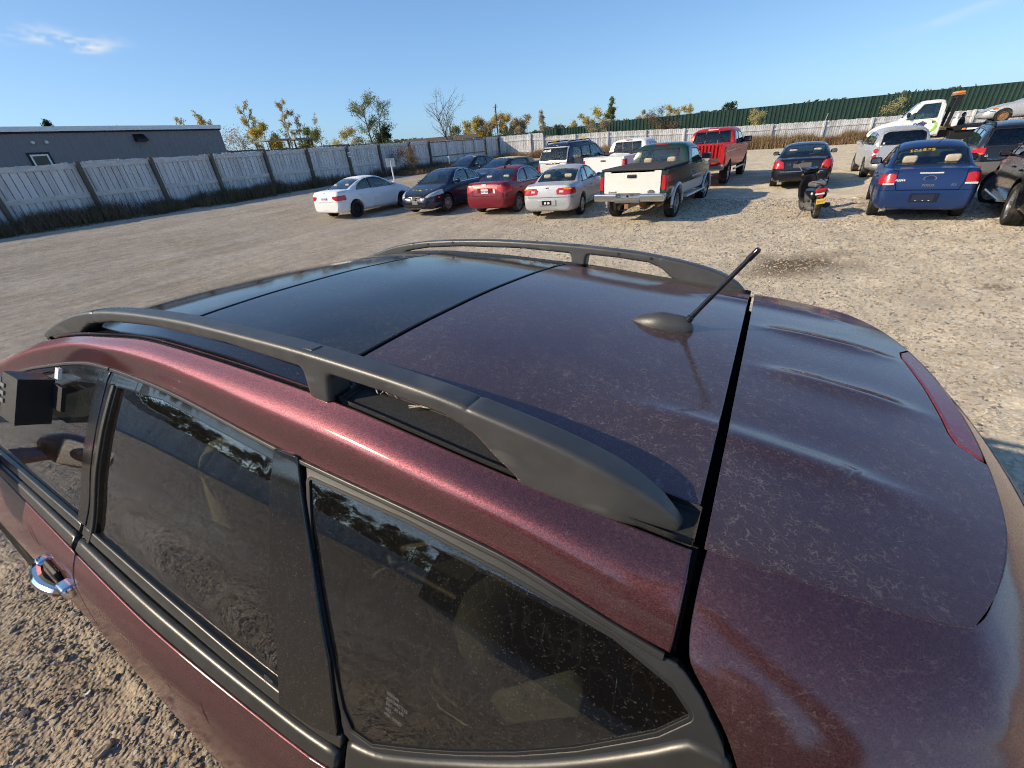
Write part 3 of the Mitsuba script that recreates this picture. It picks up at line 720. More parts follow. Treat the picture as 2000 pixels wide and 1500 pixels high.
def tyre_mesh(r, w, rim):
    h = w / 2; t = r - rim
    return revolve([(rim, -h * .8), (rim + .3 * t, -h), (r - .25 * t, -h), (r - .05 * t, -h * .86), (r, -h * .7), (r, -h * .42), (r - .009, -h * .38), (r - .009, -h * .3), (r, -h * .26), (r, h * .26), (r - .009, h * .3), (r - .009, h * .38), (r, h * .42), (r, h * .7),
                    (r - .05 * t, h * .86), (r - .25 * t, h), (rim + .3 * t, h), (rim, h * .8)])


def rim_mesh(r, w, spokes=5, kind='alloy'):
    """the outer face looks along +y"""
    h = w / 2; parts = [revolve([(r, -h * .8), (r * 1.02, h * .82), (r * .93, h * .80), (r * .90, h * .5), (r * .88, -h * .6), (0.001, -h * .6)], 28)]
    if kind == 'alloy':
        for i in range(spokes):
            a = i * 2 * math.pi / spokes; d = .30 if spokes < 7 else .2
            q = hullpts([(r * .12, h * .30, -r * d * .62), (r * .12, h * .30, r * d * .62), (r * .93, h * .72, -r * d * .40), (r * .93, h * .72, r * d * .40), (r * .12, h * .62, -r * d * .55), (r * .12, h * .62, r * d * .55), (r * .93, h * .45, -r * d * .4), (r * .93, h * .45, r * d * .4)])
            parts.append(tm(q.rotate([0, math.degrees(a), 0])))
        parts.append(revolve([(r * .2, h * .2), (r * .2, h * .62), (r * .16, h * .68), (.001, h * .68)], 16))
    elif kind == 'cover':
        parts.append(revolve([(r * .95, h * .7), (r * .8, h * .86), (r * .5, h * .74), (r * .25, h * .9), (.001, h * .92)], 28))
        for i in range(12):
            a = i * 30; parts.append(tm(box(r * .52, r * .86, h * .78, h * .89, -r * .035, r * .035).rotate([0, a, 0])))
    else:
        parts.append(revolve([(r * .95, h * .2), (r * .8, h * .35), (r * .55, h * .2), (r * .42, h * .5), (r * .2, h * .5), (.001, h * .55)], 28))
        for i in range(8): parts.append(tm(Manifold.cylinder(.02, r * .09, r * .09, 8).rotate([90, 0, 0]).translate([r * .68, h * .36, 0]).rotate([0, i * 45, 0])))
    return cat(parts)


_TYRE = {}


def add_wheel(car, M, x, y, r, w, kind='alloy', spokes=5, rimmat='m_alloy', steer=0, rimr=None, cz=None, sink=0.):
    rimr = rimr or r * .66; key = (r, w, kind, spokes, rimr)
    if key not in _TYRE: _TYRE[key] = (pl(tyre_mesh(r, w, rimr), 'm_tyre', 40), mikit.ply(rim_mesh(rimr, w, spokes, kind), None, smooth=35))
    t, q = _TYRE[key]; s = 1 if y > 0 else -1
    m = M @ np.array((T().translate([x, y, (r if cz is None else cz) - sink]).rotate([0, 0, 1], (0 if s > 0 else 180) + steer)).matrix, float).reshape(4, 4)
    wk = numbered(car + '__wheel')
    obj('tyre', t, wk, m); obj('rim', {**q, 'bsdf': {'type': 'ref', 'id': rimmat}}, wk, m)


def ring_loft(rings):
    """closed mesh through rings (k,3) of equal length -> Manifold"""
    k = len(rings[0]); V = np.vstack(rings); F = []
    for i in range(len(rings) - 1):
        a = i * k + np.arange(k); b = i * k + (np.arange(k) + 1) % k
        F += [np.stack([a, b, a + k], 1), np.stack([b, b + k, a + k], 1)]
    c0, c1 = len(V), len(V) + 1; V = np.vstack([V, rings[0].mean(0), rings[-1].mean(0)]); e = (len(rings) - 1) * k
    F += [np.stack([np.full(k, c0), (np.arange(k) + 1) % k, np.arange(k)], 1), np.stack([np.full(k, c1), e + np.arange(k), e + (np.arange(k) + 1) % k], 1)]
    m = man(V, np.vstack(F))
    if m.volume() < 0: m = man(V, np.vstack(F)[:, ::-1])
    return m


def spl(pts, n):
    p = A(pts, float); d = np.r_[0, np.cumsum(np.linalg.norm(np.diff(p, axis=0), axis=1) + 1e-6)]; t = np.linspace(0, d[-1], n)
    return np.stack([PC(d, p[:, i])(t) for i in range(2)], 1)


def halfring(x, h):
    """h: (n,2) of (y,z) from the bottom centre round to the top centre"""
    m = h[::-1] * [-1, 1]; q = np.vstack([h, m[1:-1]]); return np.c_[np.full(len(q), x), q]


def body_loft(top, W, zb, xs, shoulder=.90, crown=.02, n=20):
    rings = []
    for x in xs:
        zt, w, b = float(top(x)), float(W(x)), float(zb(x)); H = max(zt - b, .05)
        c = [(0, b), (.70 * w, b), (.90 * w, b + .035), (.975 * w, b + .16 * H), (w, b + .42 * H), (.995 * w, b + .62 * H), (.97 * w, b + .80 * H), (shoulder * w + .01, zt - .03 * min(1, H)), ((shoulder - .05) * w, zt - .004), (.5 * w, zt + crown * .6), (0, zt + crown)]
        rings.append(halfring(x, spl(c, n)))
    return ring_loft(rings)


def house_loft(roof, xs, belt, wb, k, off=0., bot=None, crown=.03, rr=.10, n=16):
    """greenhouse: tumblehome k, corner radius rr; off = how far inside the outer surface"""
    rings = []
    for x in xs:
        zt = float(roof(x)) - off; zb_ = (belt - .10) if bot is None else bot; zt = max(zt, zb_ + .03); w = float(wb(x)) - off; y = lambda z: w - k * max(z - belt, -.02)
        r = min(rr, max(.01, (zt - belt) * .5)) if zt > belt else .01
        c = [(0, zb_), (w * .6, zb_), (w, zb_ + .002), (y(zt - r), zt - r), (y(zt - r * .45) - r * .14, zt - r * .45), (y(zt) - r * .55, zt - r * .1), (y(zt) - r * 1.5, zt + crown * .35), (w * .3, zt + crown * .85), (0, zt + crown)]
        rings.append(halfring(x, spl(c, n)))
    return ring_loft(rings)


def both_sides(m): return m + m.mirror([0, 1, 0])


def build_car(name, label, sp, M, group=None):
    """sp: the measures of one model; x forward from the rear axle, y left"""
    car = thing(name, label, sp.get('cat', 'car'), group); pm, gl = sp['paint'], sp.get('glass', 'm_carglass')
    top = PC(*A(sp['top']).T); W = PC(*A(sp['W']).T); zb = PC(*A(sp['zb']).T); roof_ = PC(*A(sp['roof']).T)
    x0, x1 = sp['W'][0][0], sp['W'][-1][0]; g0, g1 = sp['roof'][0][0], sp['roof'][-1][0]; belt, k = sp['belt'], sp['k']
    e = lambda a, b, n: a + (b - a) * (.5 - .5 * np.cos(np.linspace(0, np.pi, n))) * .6 + (b - a) * np.linspace(0, 1, n) * .4
    xs, gs = e(x0, x1, 46), np.linspace(g0, g1, 40); wbf = lambda x: float(W(x)) * sp.get('wbk', .90)
    low = body_loft(top, W, zb, xs, sp.get('shoulder', .90), sp.get('crown', .02)); hl = lambda off, bot=None: house_loft(roof_, gs, belt, wbf, k, off, bot, rr=sp.get('rr', .10))
    out = low + hl(0.)
    cx0, cx1 = sp.get('cabin', (g0 + .35, g1 - .05)); cav = house_loft(lambda x: float(roof_(x)), np.linspace(cx0, cx1, 24), belt, wbf, k, .055, .48, rr=.08)
    body = out - cav
    for c in sp.get('cut', []): body -= c
    wr = sp.get('wr', .32); wy = sp.get('wy', float(W(0)) - .02)
    for ax in sp['axles']: body -= Manifold.cylinder(4, wr * 1.17, wr * 1.17, 32).rotate([90, 0, 0]).translate([ax, 2, sp.get('wz', wr) + .015]) ^ (box(ax - 1, ax + 1, wy - .30, 2, -1, 2) + box(ax - 1, ax + 1, -2, -wy + .30, -1, 2))
    shell = hl(.007) - hl(.016)
    P_ = lambda nm, m, mat, parent=car, lab=None, sm=30: obj(nm, pl(tm(m), mat, sm), parent, M, lab) if not (isinstance(m, Manifold) and m.is_empty()) else None
    # glass
    trim = []
    openings = [(('rear_window'), sp['rear_glass'], sp.get('rear_axis', 'z')), ('windshield', sp['front_glass'], 'z')]
    for nm, poly, ax in openings:
        if poly is None: continue
        poly = rpoly(poly, .02)
        f = (lambda p: prism_z(p, belt - .02, 3)) if ax == 'z' else (lambda p: prism_x(p, x0 - .2, sp.get('rear_depth', x0 + .9)))
        pr, big = f(poly), f(poly.buffer(.022)); P_(nm, shell ^ pr, sp.get('rearmat', gl) if nm == 'rear_window' else gl); trim.append(((hl(-.003) - hl(.02)) ^ (big - pr)) if ax == 'z' or sp.get('reartrim', True) else None); body -= pr
    side = [rpoly(p, .02) for p in sp['side_glass']]
    for p in side:
        pr = prism_y(p, .3, 2)
        for s in (1, -1):
            q = pr if s > 0 else pr.mirror([0, 1, 0]); P_('side_window', shell ^ q, sp.get('sidemat', gl)); body -= q
    sun = union_all([p.buffer(.03) for p in side]); sun = sun.buffer(.03).buffer(-.045); hole = union_all(side); tr = prism_y(sun.difference(hole), .3, 2); sk = hl(-.003) - hl(.03); trim.append(sk ^ both_sides(tr))
    trim = [t for t in trim if t is not None and not t.is_empty()]
    if trim: P_('window_trim', sum(trim[1:], trim[0]), sp.get('trimmat', 'm_rubber'))
    if sp.get('chrome'): c = prism_y(sun.buffer(.016).difference(sun), .3, 2); P_('window_surround', (hl(-.006) - hl(.01)) ^ both_sides(c), 'm_chrome')
    # carved parts: (name, cutter, material)
    for nm, ax, poly, u, v, mat, gp in sp.get('carve', []):
        f = {'x': prism_x, 'y': prism_y, 'z': prism_z}[ax]; part = body ^ f(poly.buffer(-gp / 2), u, v)
        if part.is_empty(): continue
        body -= f(poly.buffer(gp / 2), u, v); P_(nm, part, mat)
    for nm, poly, mat in sp.get('doors', []):
        pol = Polygon(poly).buffer(0)
        for s in (1, -1):
            big, sm_ = prism_y(pol, .42, 2), prism_y(pol.buffer(-.006), .42, 2)
            if s < 0: big, sm_ = big.mirror([0, 1, 0]), sm_.mirror([0, 1, 0])
            d = P_(nm, body ^ sm_, mat); body -= big
            if d:
                hx = pol.bounds[0] + .10; hz = sp.get('handle_z', belt - .17); hy = float(W(hx)) * .985
                P_('handle', tm(rbox(hx, hx + .2, s * hy - .012, s * hy + .022, hz, hz + .035, .01) if s > 0 else rbox(hx, hx + .2, s * hy - .022, s * hy + .012, hz, hz + .035, .01)), sp.get('handlemat', pm), d)
    P_('body', body, pm)
    fl = box(x0 + .45, x1 - .5, -float(W(0)) + .34, float(W(0)) - .34, float(zb(0)) + .03, .44); P_('underbody', fl, 'm_black')
    # seats
    sm_ = sp.get('seatmat', 'm_cloth')
    if sp.get('seats', True):
        for sx in sp['seatrows']:
            for y in (.36, -.36):
                P_('seat', cat([tm(rbox(sx - .2, sx + .3, y - .24, y + .24, .45, .62, .06)), tm(rbox(-.07, .07, -.24, .24, 0, belt + .12 - .55, .05).rotate([0, -16, 0]).translate([sx - .2, y, .55])), tm(rbox(-.05, .05, -.13, .13, 0, .17, .05).rotate([0, -10, 0]).translate([sx - .2 - .30 * (belt - .2), y, belt + .10]))]), sm_)
        P_('dashboard', rbox(cx1 - .75, cx1 - .12, -float(W(1)) + .14, float(W(1)) - .14, belt - .35, belt - .06, .05), 'm_char')
        st = trimesh.creation.torus(.18, .016, 20, 6); st.apply_transform(trimesh.transformations.rotation_matrix(math.radians(66), [0, 1, 0])); st.apply_translation([cx1 - .82, .37, belt - .02]); P_('steering_wheel', st, 'm_char')
    if 'shelf' in sp: P_('parcel_shelf', box(sp['shelf'][0], sp['shelf'][1], -.6, .6, belt - .10, belt - .06), sm_)
    # mirrors
    mx, mz = sp.get('mirror', (g1 - .55, belt + .06))
    for s in (1, -1):
        y = s * (wbf(mx) + .13); ms = sp.get('mirror_size', 1.)
        q = P_('door_mirror', cat([tm(rbox(mx - .06, mx + .07, y - .10 * ms, y + .10 * ms, mz - .06 * ms, mz + .07 * ms, .045)), tube([(mx + .01, s * (wbf(mx) - .03), mz - .05), (mx, y, mz - .02)], .022)]), sp.get('mirrormat', pm))
        P_('mirror_glass', box(mx - .064, mx - .058, y - .075 * ms, y + .075 * ms, mz - .035 * ms, mz + .048 * ms), 'm_chrome', q)
    for ax in sp['axles']:
        for s in (1, -1): add_wheel(car, M, ax, s * (wy - sp.get('ww', .2) / 2 + .01), wr, sp.get('ww', .2), sp.get('wkind', 'alloy'), sp.get('spokes', 5), sp.get('rimmat', 'm_alloy'), sp.get('steer', 0) if ax > 1 else 0, sp.get('rimr'), sp.get('wz'))
    for nm, m, mat in sp.get('extra', []): P_(nm, m, mat)
    return car, P_, out


def surf_x(out, y, z, x0, d=.02):
    """where the rear of the solid lies at (y,z)"""
    b = out ^ box(x0 - .5, x0 + 1.2, y - d / 2, y + d / 2, z - d / 2, z + d / 2)
    return b.bounding_box()[0] if not b.is_empty() else x0


def text_rear(txt, h, x, y, z, depth=.004, tilt=0., bold=True):
    """letters on a rear face, read by someone standing behind (left is +y)"""
    t = meshkit.text_mesh(txt, h, depth, bold); w = t.bounds[1][0] - t.bounds[0][0]; v = t.vertices.copy()
    q = np.c_[-v[:, 2], -(v[:, 0] - w / 2), v[:, 1] - h / 2]; a = math.radians(tilt); q = np.c_[q[:, 0] * math.cos(a) + q[:, 2] * math.sin(a), q[:, 1], -q[:, 0] * math.sin(a) + q[:, 2] * math.cos(a)]
    return trimesh.Trimesh(q + [x, y, z], t.faces, process=False)


def sedan(xr, xf, w, **k):
    """plan and underside common to the saloons"""
    W = [(xr, w * .80), (xr + .05, w * .875), (xr + .18, w * .94), (xr + .5, w * .985), (0.6, w), (2.0, w), (xf - .9, w * .985), (xf - .45, w * .92), (xf - .18, w * .80), (xf - .05, w * .66), (xf, w * .52)]
    zb = [(xr, .30), (xr + .15, .25), (0, .20), (2.5, .19), (xf - .3, .20), (xf, .27)]
    return dict(W=W, zb=zb, **k)


def lamp2(nm, poly, x0, x1, mat, gap=.004):
    p = rpoly(poly, .015); return [(nm, 'x', p, x0, x1, mat, gap), (nm, 'x', affinity.scale(p, -1, 1, origin=(0, 0)), x0, x1, mat, gap)]


def at(x, y, yaw, dz=0., roll=0): return pose(x, y, gzs(x, y) + dz, yaw, 0, roll)


P4 = lambda *a: Polygon(a)
carpaint('m_whitecar', (.74, .75, .76)); carpaint('m_navy', (.006, .008, .035), .2, .18); carpaint('m_redcar', (.19, .008, .018), .3, .3); carpaint('m_silver', (.50, .51, .51), .45, .38); carpaint('m_darkgreen', (.012, .040, .034), .15, .15)
carpaint('m_cream', (.70, .69, .62)); carpaint('m_slate', (.018, .024, .055), .2, .2); carpaint('m_pickupwhite', (.72, .72, .70)); carpaint('m_brightred', (.48, .012, .016), .2, .3); carpaint('m_blackcar', (.006, .006, .009), .1, .13); carpaint('m_bluecar', (.010, .036, .135), .35, .28); carpaint('m_bluegrey', (.022, .028, .04), .2, .2)
carpaint('m_silverwagon', (.48, .49, .49), .4, .35); carpaint('m_bed', (.014, .014, .014)); B('m_tonneau', princ(proc(lambda p, n, uv: mi.Color3f(.035, .034, .033) * (.8 + .9 * fbm(p.x * 5, p.y * 5, p.z, 4))), .7, spec=.3)); B('m_dirtysteel', princ(proc(lambda p, n, uv: mix(mi.Color3f(.42, .41, .38), mi.Color3f(.30, .25, .18), fbm(p.x * 6, p.y * 6, p.z * 6))), .35, .5))
B('m_tailgate', princ(proc(lambda p, n, uv: mix(mi.Color3f(.76, .76, .73), mi.Color3f(.34, .19, .09), smoothstep(.60, .74, fbm(p.x * 9, p.y * 9, p.z * 9, 4)) * smoothstep(.90, .74, p.z) + .12 * fbm(p.x * 4, p.y * 4, p.z * 4, 4))), .45))
B('m_softtop', princ((.42, .36, .26), .95)); B('m_rubberfloor', princ((.05, .045, .04), .9))


def plate(out, x0, y, z, txt='', bg='m_plate', ink='m_blueprint', w=.30, h=.15):
    x = surf_x(out, y, z, x0, .06) - .012; r = [('licence_plate', tm(rbox(x - .004, x + .006, y - w / 2, y + w / 2, z - h / 2, z + h / 2, .003)), bg)]
    if txt: r.append(('licence_plate__number', text_rear(txt, h * .42, x - .006, y, z - .005, .002), ink))
    return r


def badge(out, x0, y, z, txt, h, mat='m_chrome'):
    x = surf_x(out, y, z, x0, .03); return text_rear(txt, h, x - .003, y, z, .004), mat


def put(P_, lst):
    ks = {}
    for nm, m, mat in lst:
        if '__' in nm: a, b = nm.split('__'); P_(b, m, mat, ks[a])
        else: ks[nm] = P_(nm, m, mat)


# white saloon ------------------------------------------------------
wh = sedan(-.87, 3.62, .875, paint='m_whitecar', axles=(0, 2.70), belt=.98, k=.46, wr=.315, wkind='steel', rimmat='m_black', seatmat='m_tan', seatrows=(1.65, .62), shelf=(-.15, .2),
           top=[(-.87, .60), (-.855, .78), (-.80, .97), (-.72, 1.035), (-.3, 1.06), (.3, 1.02), (1.5, 1.0), (2.3, 1.0), (2.6, .99), (3.1, .88), (3.42, .75), (3.58, .62), (3.62, .54)],
           roof=[(-.32, .95), (-.1, 1.07), (.3, 1.26), (.62, 1.375), (.95, 1.43), (1.35, 1.435), (1.7, 1.39), (2.1, 1.24), (2.5, 1.06), (2.75, .93)],
           rear_glass=[(-.12, -.60), (-.12, .60), (.60, .53), (.60, -.53)], front_glass=[(1.78, -.52), (1.78, .52), (2.56, .64), (2.56, -.64)],
           side_glass=[[(.20, 1.0), (.98, 1.0), (.98, 1.375), (.72, 1.33), (.36, 1.17)], [(1.05, 1.0), (2.22, 1.0), (1.95, 1.19), (1.62, 1.345), (1.36, 1.38), (1.05, 1.38)]],
           doors=[('rear_door', [(.50, .30), (.42, .55), (.16, .92), (.14, 1.02), (.34, 1.20), (.70, 1.355), (1.012, 1.395), (1.012, .30)], 'm_whitecar'), ('front_door', [(1.02, .30), (1.02, 1.395), (1.38, 1.395), (1.64, 1.365), (2.0, 1.21), (2.30, 1.0), (2.30, .7), (2.2, .30)], 'm_whitecar')],
           carve=lamp2('tail_lamp', [(.47, .86), (.95, .90), (.95, .72), (.72, .70), (.50, .78)], -1, -.45, 'm_red') + [('rear_bumper', 'y', P4((-1, .1), (-1, .655), (-.6, .66), (-.36, .62), (-.34, .1)), -1, 1, 'm_whitecar', .006), ('boot_lid', 'x', rpoly([(-.45, .665), (.45, .665), (.46, .80), (.62, .90), (.62, 1.2), (-.62, 1.2), (-.62, .90), (-.46, .80)], .03), -1, -.16, 'm_whitecar', .008)] + lamp2('headlamp', [(.40, .62), (.95, .64), (.95, .80), (.5, .74)], 3.1, 3.8, 'm_headlamp'))
car, P_, out = build_car('white_sedan', 'white saloon car at the left end of the front row, seen from behind', wh, at(-6.43, 19.44, 56.5))
put(P_, plate(out, -.9, 0, .79, '494 HXC')); P_('badge', tm(rbox(-.80, -.79, -.06, .06, .96, 1.0, .004).translate([.0, 0, 0])), 'm_black')

# dark blue saloon facing us ---------------------------------------------
nv = sedan(-1.13, 3.79, .92, paint='m_navy', axles=(0, 2.79), belt=1.0, k=.44, wr=.33, spokes=7, seatmat='m_char', seatrows=(1.6, .55), shelf=(-.3, .1), chrome=True, mirror=(2.02, 1.06),
           top=[(-1.13, .62), (-1.10, .85), (-1.05, 1.06), (-.95, 1.10), (-.4, 1.07), (.4, 1.0), (2.2, 1.0), (2.5, .99), (3.0, .90), (3.4, .80), (3.65, .70), (3.76, .58), (3.79, .48)],
           roof=[(-.6, .98), (-.3, 1.10), (.2, 1.30), (.55, 1.41), (.9, 1.46), (1.25, 1.47), (1.6, 1.43), (1.95, 1.31), (2.35, 1.08), (2.6, .93)],
           rear_glass=[(-.40, -.58), (-.40, .58), (.42, .52), (.42, -.52)], front_glass=[(1.62, -.55), (1.62, .55), (2.42, .69), (2.42, -.69)],
           side_glass=[[(.10, 1.03), (.90, 1.02), (.90, 1.40), (.60, 1.37), (.25, 1.20)], [(.98, 1.02), (2.12, 1.02), (1.84, 1.24), (1.55, 1.375), (1.3, 1.41), (.98, 1.41)]],
           doors=[('rear_door', [(.48, .28), (.40, .55), (.12, .95), (.05, 1.04), (.3, 1.25), (.62, 1.40), (.94, 1.43), (.94, .28)], 'm_navy'), ('front_door', [(.95, .28), (.95, 1.43), (1.3, 1.43), (1.58, 1.395), (1.9, 1.25), (2.2, 1.02), (2.22, .7), (2.12, .28)], 'm_navy')],
           carve=lamp2('headlamp', [(.44, .62), (.60, .60), (.95, .72), (.95, .86), (.80, .86), (.56, .74)], 3.0, 3.9, 'm_headlamp', .008) + [('grille', 'x', rpoly([(-.36, .70), (.36, .70), (.26, .60), (.10, .54), (-.10, .54), (-.26, .60)], .02), 3.4, 3.9, 'm_black', .012), ('lower_grille', 'x', rpoly([(-.55, .42), (.55, .42), (.5, .30), (-.5, .30)], .02), 3.5, 3.9, 'm_black', .01), ('front_bumper', 'y', P4((3.30, .1), (3.30, .56), (3.62, .70), (3.9, .70), (3.9, .1)), -1, 1, 'm_navy', .006), ('bonnet', 'z', rpoly([(2.46, -.70), (2.46, .70), (3.0, .66), (3.66, .42), (3.70, 0), (3.66, -.42), (3.0, -.66)], .04), .70, 1.2, 'm_bluegrey', .008)])
car, P_, out = build_car('dark_blue_sedan', 'dark blue saloon car facing the camera between the white and the red saloon', nv, at(-1.29, 21.02, 240.8))
P_('emblem', tm(Manifold.cylinder(.02, .075, .075, 20).rotate([0, 90, 0]).translate([3.775, 0, .625])), 'm_chrome')
P_('grille_bar', cat([tube([(3.735, -.30, .665), (3.775, 0, .635), (3.735, .30, .665)], .010), tube([(3.73, -.24, .61), (3.775, 0, .59), (3.73, .24, .61)], .008)]), 'm_chrome')
P_('bumper_patch', cat([tm(rbox(3.775, 3.81, -.10, .16, .40, .52, .01)), tm(rbox(3.70, 3.72, .35, .5, .36, .44, .005))]), 'm_grey')
for y, w in ((-.42, .08), (-.22, .06), (.0, .14), (.26, .07), (.46, .05)): P_('paint_blister', tm(rbox(3.28 - abs(y) * .3, 3.33 - abs(y) * .3, y - w / 2, y + w / 2, .842 + abs(y) * .035, .862 + abs(y) * .035, .006)), 'm_yellow')
P_('side_marker', tm(rbox(3.30, 3.38, .845, .90, .58, .62, .01)), 'm_amber')

# red saloon -------------------------------------------------------------
rd = sedan(-1.0, 3.73, .90, paint='m_redcar', axles=(0, 2.72), belt=.99, k=.44, wr=.325, spokes=10, seatmat='m_tan', seatrows=(1.6, .55), shelf=(-.2, .2), chrome=True,
           top=[(-1.0, .55), (-.985, .68), (-.93, .95), (-.86, 1.07), (-.5, 1.09), (.3, 1.02), (2.2, 1.0), (2.5, .99), (3.0, .90), (3.5, .76), (3.68, .62), (3.73, .5)],
           roof=[(-.40, .97), (-.15, 1.09), (.3, 1.31), (.6, 1.42), (.95, 1.475), (1.35, 1.48), (1.7, 1.43), (2.05, 1.28), (2.4, 1.08), (2.62, .93)],
           rear_glass=[(-.20, -.62), (-.20, .62), (.56, .56), (.56, -.56)], front_glass=[(1.75, -.53), (1.75, .53), (2.46, .66), (2.46, -.66)],
           side_glass=[[(.12, 1.02), (.92, 1.01), (.92, 1.41), (.62, 1.36), (.3, 1.21)], [(1.0, 1.01), (2.18, 1.01), (1.9, 1.22), (1.6, 1.37), (1.35, 1.415), (1.0, 1.42)]],
           doors=[('rear_door', [(.48, .28), (.40, .55), (.12, .95), (.08, 1.03), (.28, 1.23), (.62, 1.39), (.96, 1.435), (.96, .28)], 'm_redcar'), ('front_door', [(.97, .28), (.97, 1.435), (1.35, 1.435), (1.62, 1.39), (1.96, 1.23), (2.25, 1.01), (2.25, .7), (2.15, .28)], 'm_redcar')],
           carve=lamp2('tail_lamp', [(.52, .96), (.97, .98), (.97, .78), (.80, .74), (.52, .82)], -1.1, -.5, 'm_red') + [('rear_bumper', 'y', P4((-1.1, .1), (-1.1, .66), (-.6, .68), (-.39, .62), (-.37, .1)), -1, 1, 'm_redcar', .006), ('boot_lid', 'x', rpoly([(-.52, .67), (.52, .67), (.52, .98), (.64, 1.0), (.64, 1.3), (-.64, 1.3), (-.64, 1.0), (-.52, .98)], .03), -1.1, -.23, 'm_redcar', .008)])
car, P_, out = build_car('red_sedan', 'dark red saloon car between the dark blue and the silver saloon', rd, at(.13, 17.3, 59.3))
put(P_, plate(out, -1.0, 0, .82, '287 MBE') + [('plate_recess', tm(rbox(surf_x(out, 0, .82, -1) - .006, surf_x(out, 0, .82, -1) + .01, -.30, .30, .72, .92, .004)), 'm_darkred')])
P_('sticker', tm(rbox(surf_x(out, .02, 1.0, -1) - .006, surf_x(out, .02, 1.0, -1) + .02, -.05, .13, .98, 1.05, .004)), 'm_white'); P_('sticker', tm(rbox(surf_x(out, -.38, .80, -1) - .005, surf_x(out, -.38, .80, -1) + .01, -.43, -.36, .74, .90, .003)), 'm_white')
P_('roof_antenna', hullpts([(.62, -.03, 1.45), (.62, .03, 1.45), (.82, 0, 1.47), (.64, 0, 1.55)]), 'm_redcar')

# silver saloon -----------------------------------------------------------
sv = sedan(-1.1, 3.74, .88, paint='m_silver', axles=(0, 2.72), belt=.98, k=.42, wr=.32, wkind='cover', seatmat='m_tan', seatrows=(1.55, .5), shelf=(-.2, .2), rr=.13,
           top=[(-1.1, .55), (-1.085, .64), (-1.04, .90), (-.98, 1.0), (-.5, 1.03), (.3, 1.0), (2.2, .99), (2.5, .98), (3.0, .88), (3.5, .74), (3.7, .6), (3.74, .5)],
           roof=[(-.34, .94), (-.1, 1.08), (.2, 1.26), (.45, 1.36), (.8, 1.42), (1.25, 1.43), (1.6, 1.39), (1.95, 1.24), (2.3, 1.05), (2.5, .93)],
           rear_glass=[(-.17, -.62), (-.17, .62), (.40, .56), (.40, -.56)], front_glass=[(1.66, -.53), (1.66, .53), (2.34, .66), (2.34, -.66)],
           side_glass=[[(.16, 1.0), (.30, 1.0), (.34, 1.22)], [(.34, 1.0), (.88, 1.0), (.88, 1.37), (.60, 1.34), (.38, 1.23)], [(.95, 1.0), (2.08, 1.0), (1.8, 1.2), (1.5, 1.345), (1.25, 1.375), (.95, 1.375)]],
           doors=[('rear_door', [(.46, .28), (.40, .52), (.12, .92), (.12, 1.0), (.30, 1.22), (.55, 1.34), (.91, 1.395), (.91, .28)], 'm_silver'), ('front_door', [(.92, .28), (.92, 1.395), (1.25, 1.395), (1.52, 1.365), (1.85, 1.21), (2.15, 1.0), (2.15, .7), (2.05, .28)], 'm_silver')],
           carve=lamp2('tail_lamp', [(.30, .86), (.36, .92), (.66, .93), (.95, .90), (.95, .76), (.60, .73), (.33, .745)], -1.2, -.72, 'm_red') + [('rear_bumper', 'y', P4((-1.2, .1), (-1.2, .66), (-.6, .67), (-.38, .62), (-.36, .1)), -1, 1, 'm_silver', .008), ('boot_lid', 'x', rpoly([(-.64, .675), (.64, .675), (.64, 1.2), (-.64, 1.2)], .03), -1.2, -.2, 'm_silver', .008)])
car, P_, out = build_car('silver_sedan', 'silver saloon car with red and amber tail lamps, left of the green pickup', sv, at(2.11, 15.3, 63.4))
_xp = surf_x(out, 0, .52, -1.1); P_('plate_bracket', tm(rbox(_xp - .03, _xp + .02, -.30, .30, .43, .60, .02)), 'm_silver'); P_('plate_holder', cat([tm(rbox(_xp - .036, _xp + .0, -.16, .16, .45, .58, .004))]), 'm_black')
for y in (.05, -.06): P_('plate_screw_plate', tm(rbox(_xp - .040, _xp - .02, y - .035, y + .035, .48, .54, .004)), 'm_white')
for s in (1, -1):
    P_('turn_lamp', tm(rbox(surf_x(out, s * .66, .895, -1.1) - .005, surf_x(out, s * .66, .895, -1.1) + .03, s * .66 - .13, s * .66 + .13, .875, .915, .012)), 'm_amber')
    P_('reversing_lamp', tm(rbox(surf_x(out, s * .47, .83, -1.1) - .004, surf_x(out, s * .47, .83, -1.1) + .03, s * .47 - .07, s * .47 + .07, .79, .86, .012)), 'm_clearlens')
P_('emblem', tm(rbox(surf_x(out, 0, .93, -1.1) - .008, surf_x(out, 0, .93, -1.1) + .01, -.05, .05, .92, .945, .004)), 'm_black')
P_('aerial', tube([(-.35, -.60, .98), (-.42, -.62, 1.3), (-.44, -.625, 1.38)], .004, 6), 'm_black')

# dark saloon further back, facing us ---------------------------------------
bk = dict(nv); bk.update(paint='m_blackcar', chrome=False, doors=[(a, b, 'm_blackcar') for a, b, c in nv['doors']], carve=[(a, b, c, d, e, 'm_blackcar' if f in ('m_navy', 'm_bluegrey') else f, g) for a, b, c, d, e, f, g in nv['carve']])
build_car('black_sedan', 'black saloon car half hidden behind the dark blue saloon', bk, at(-.35, 29.2, 232))
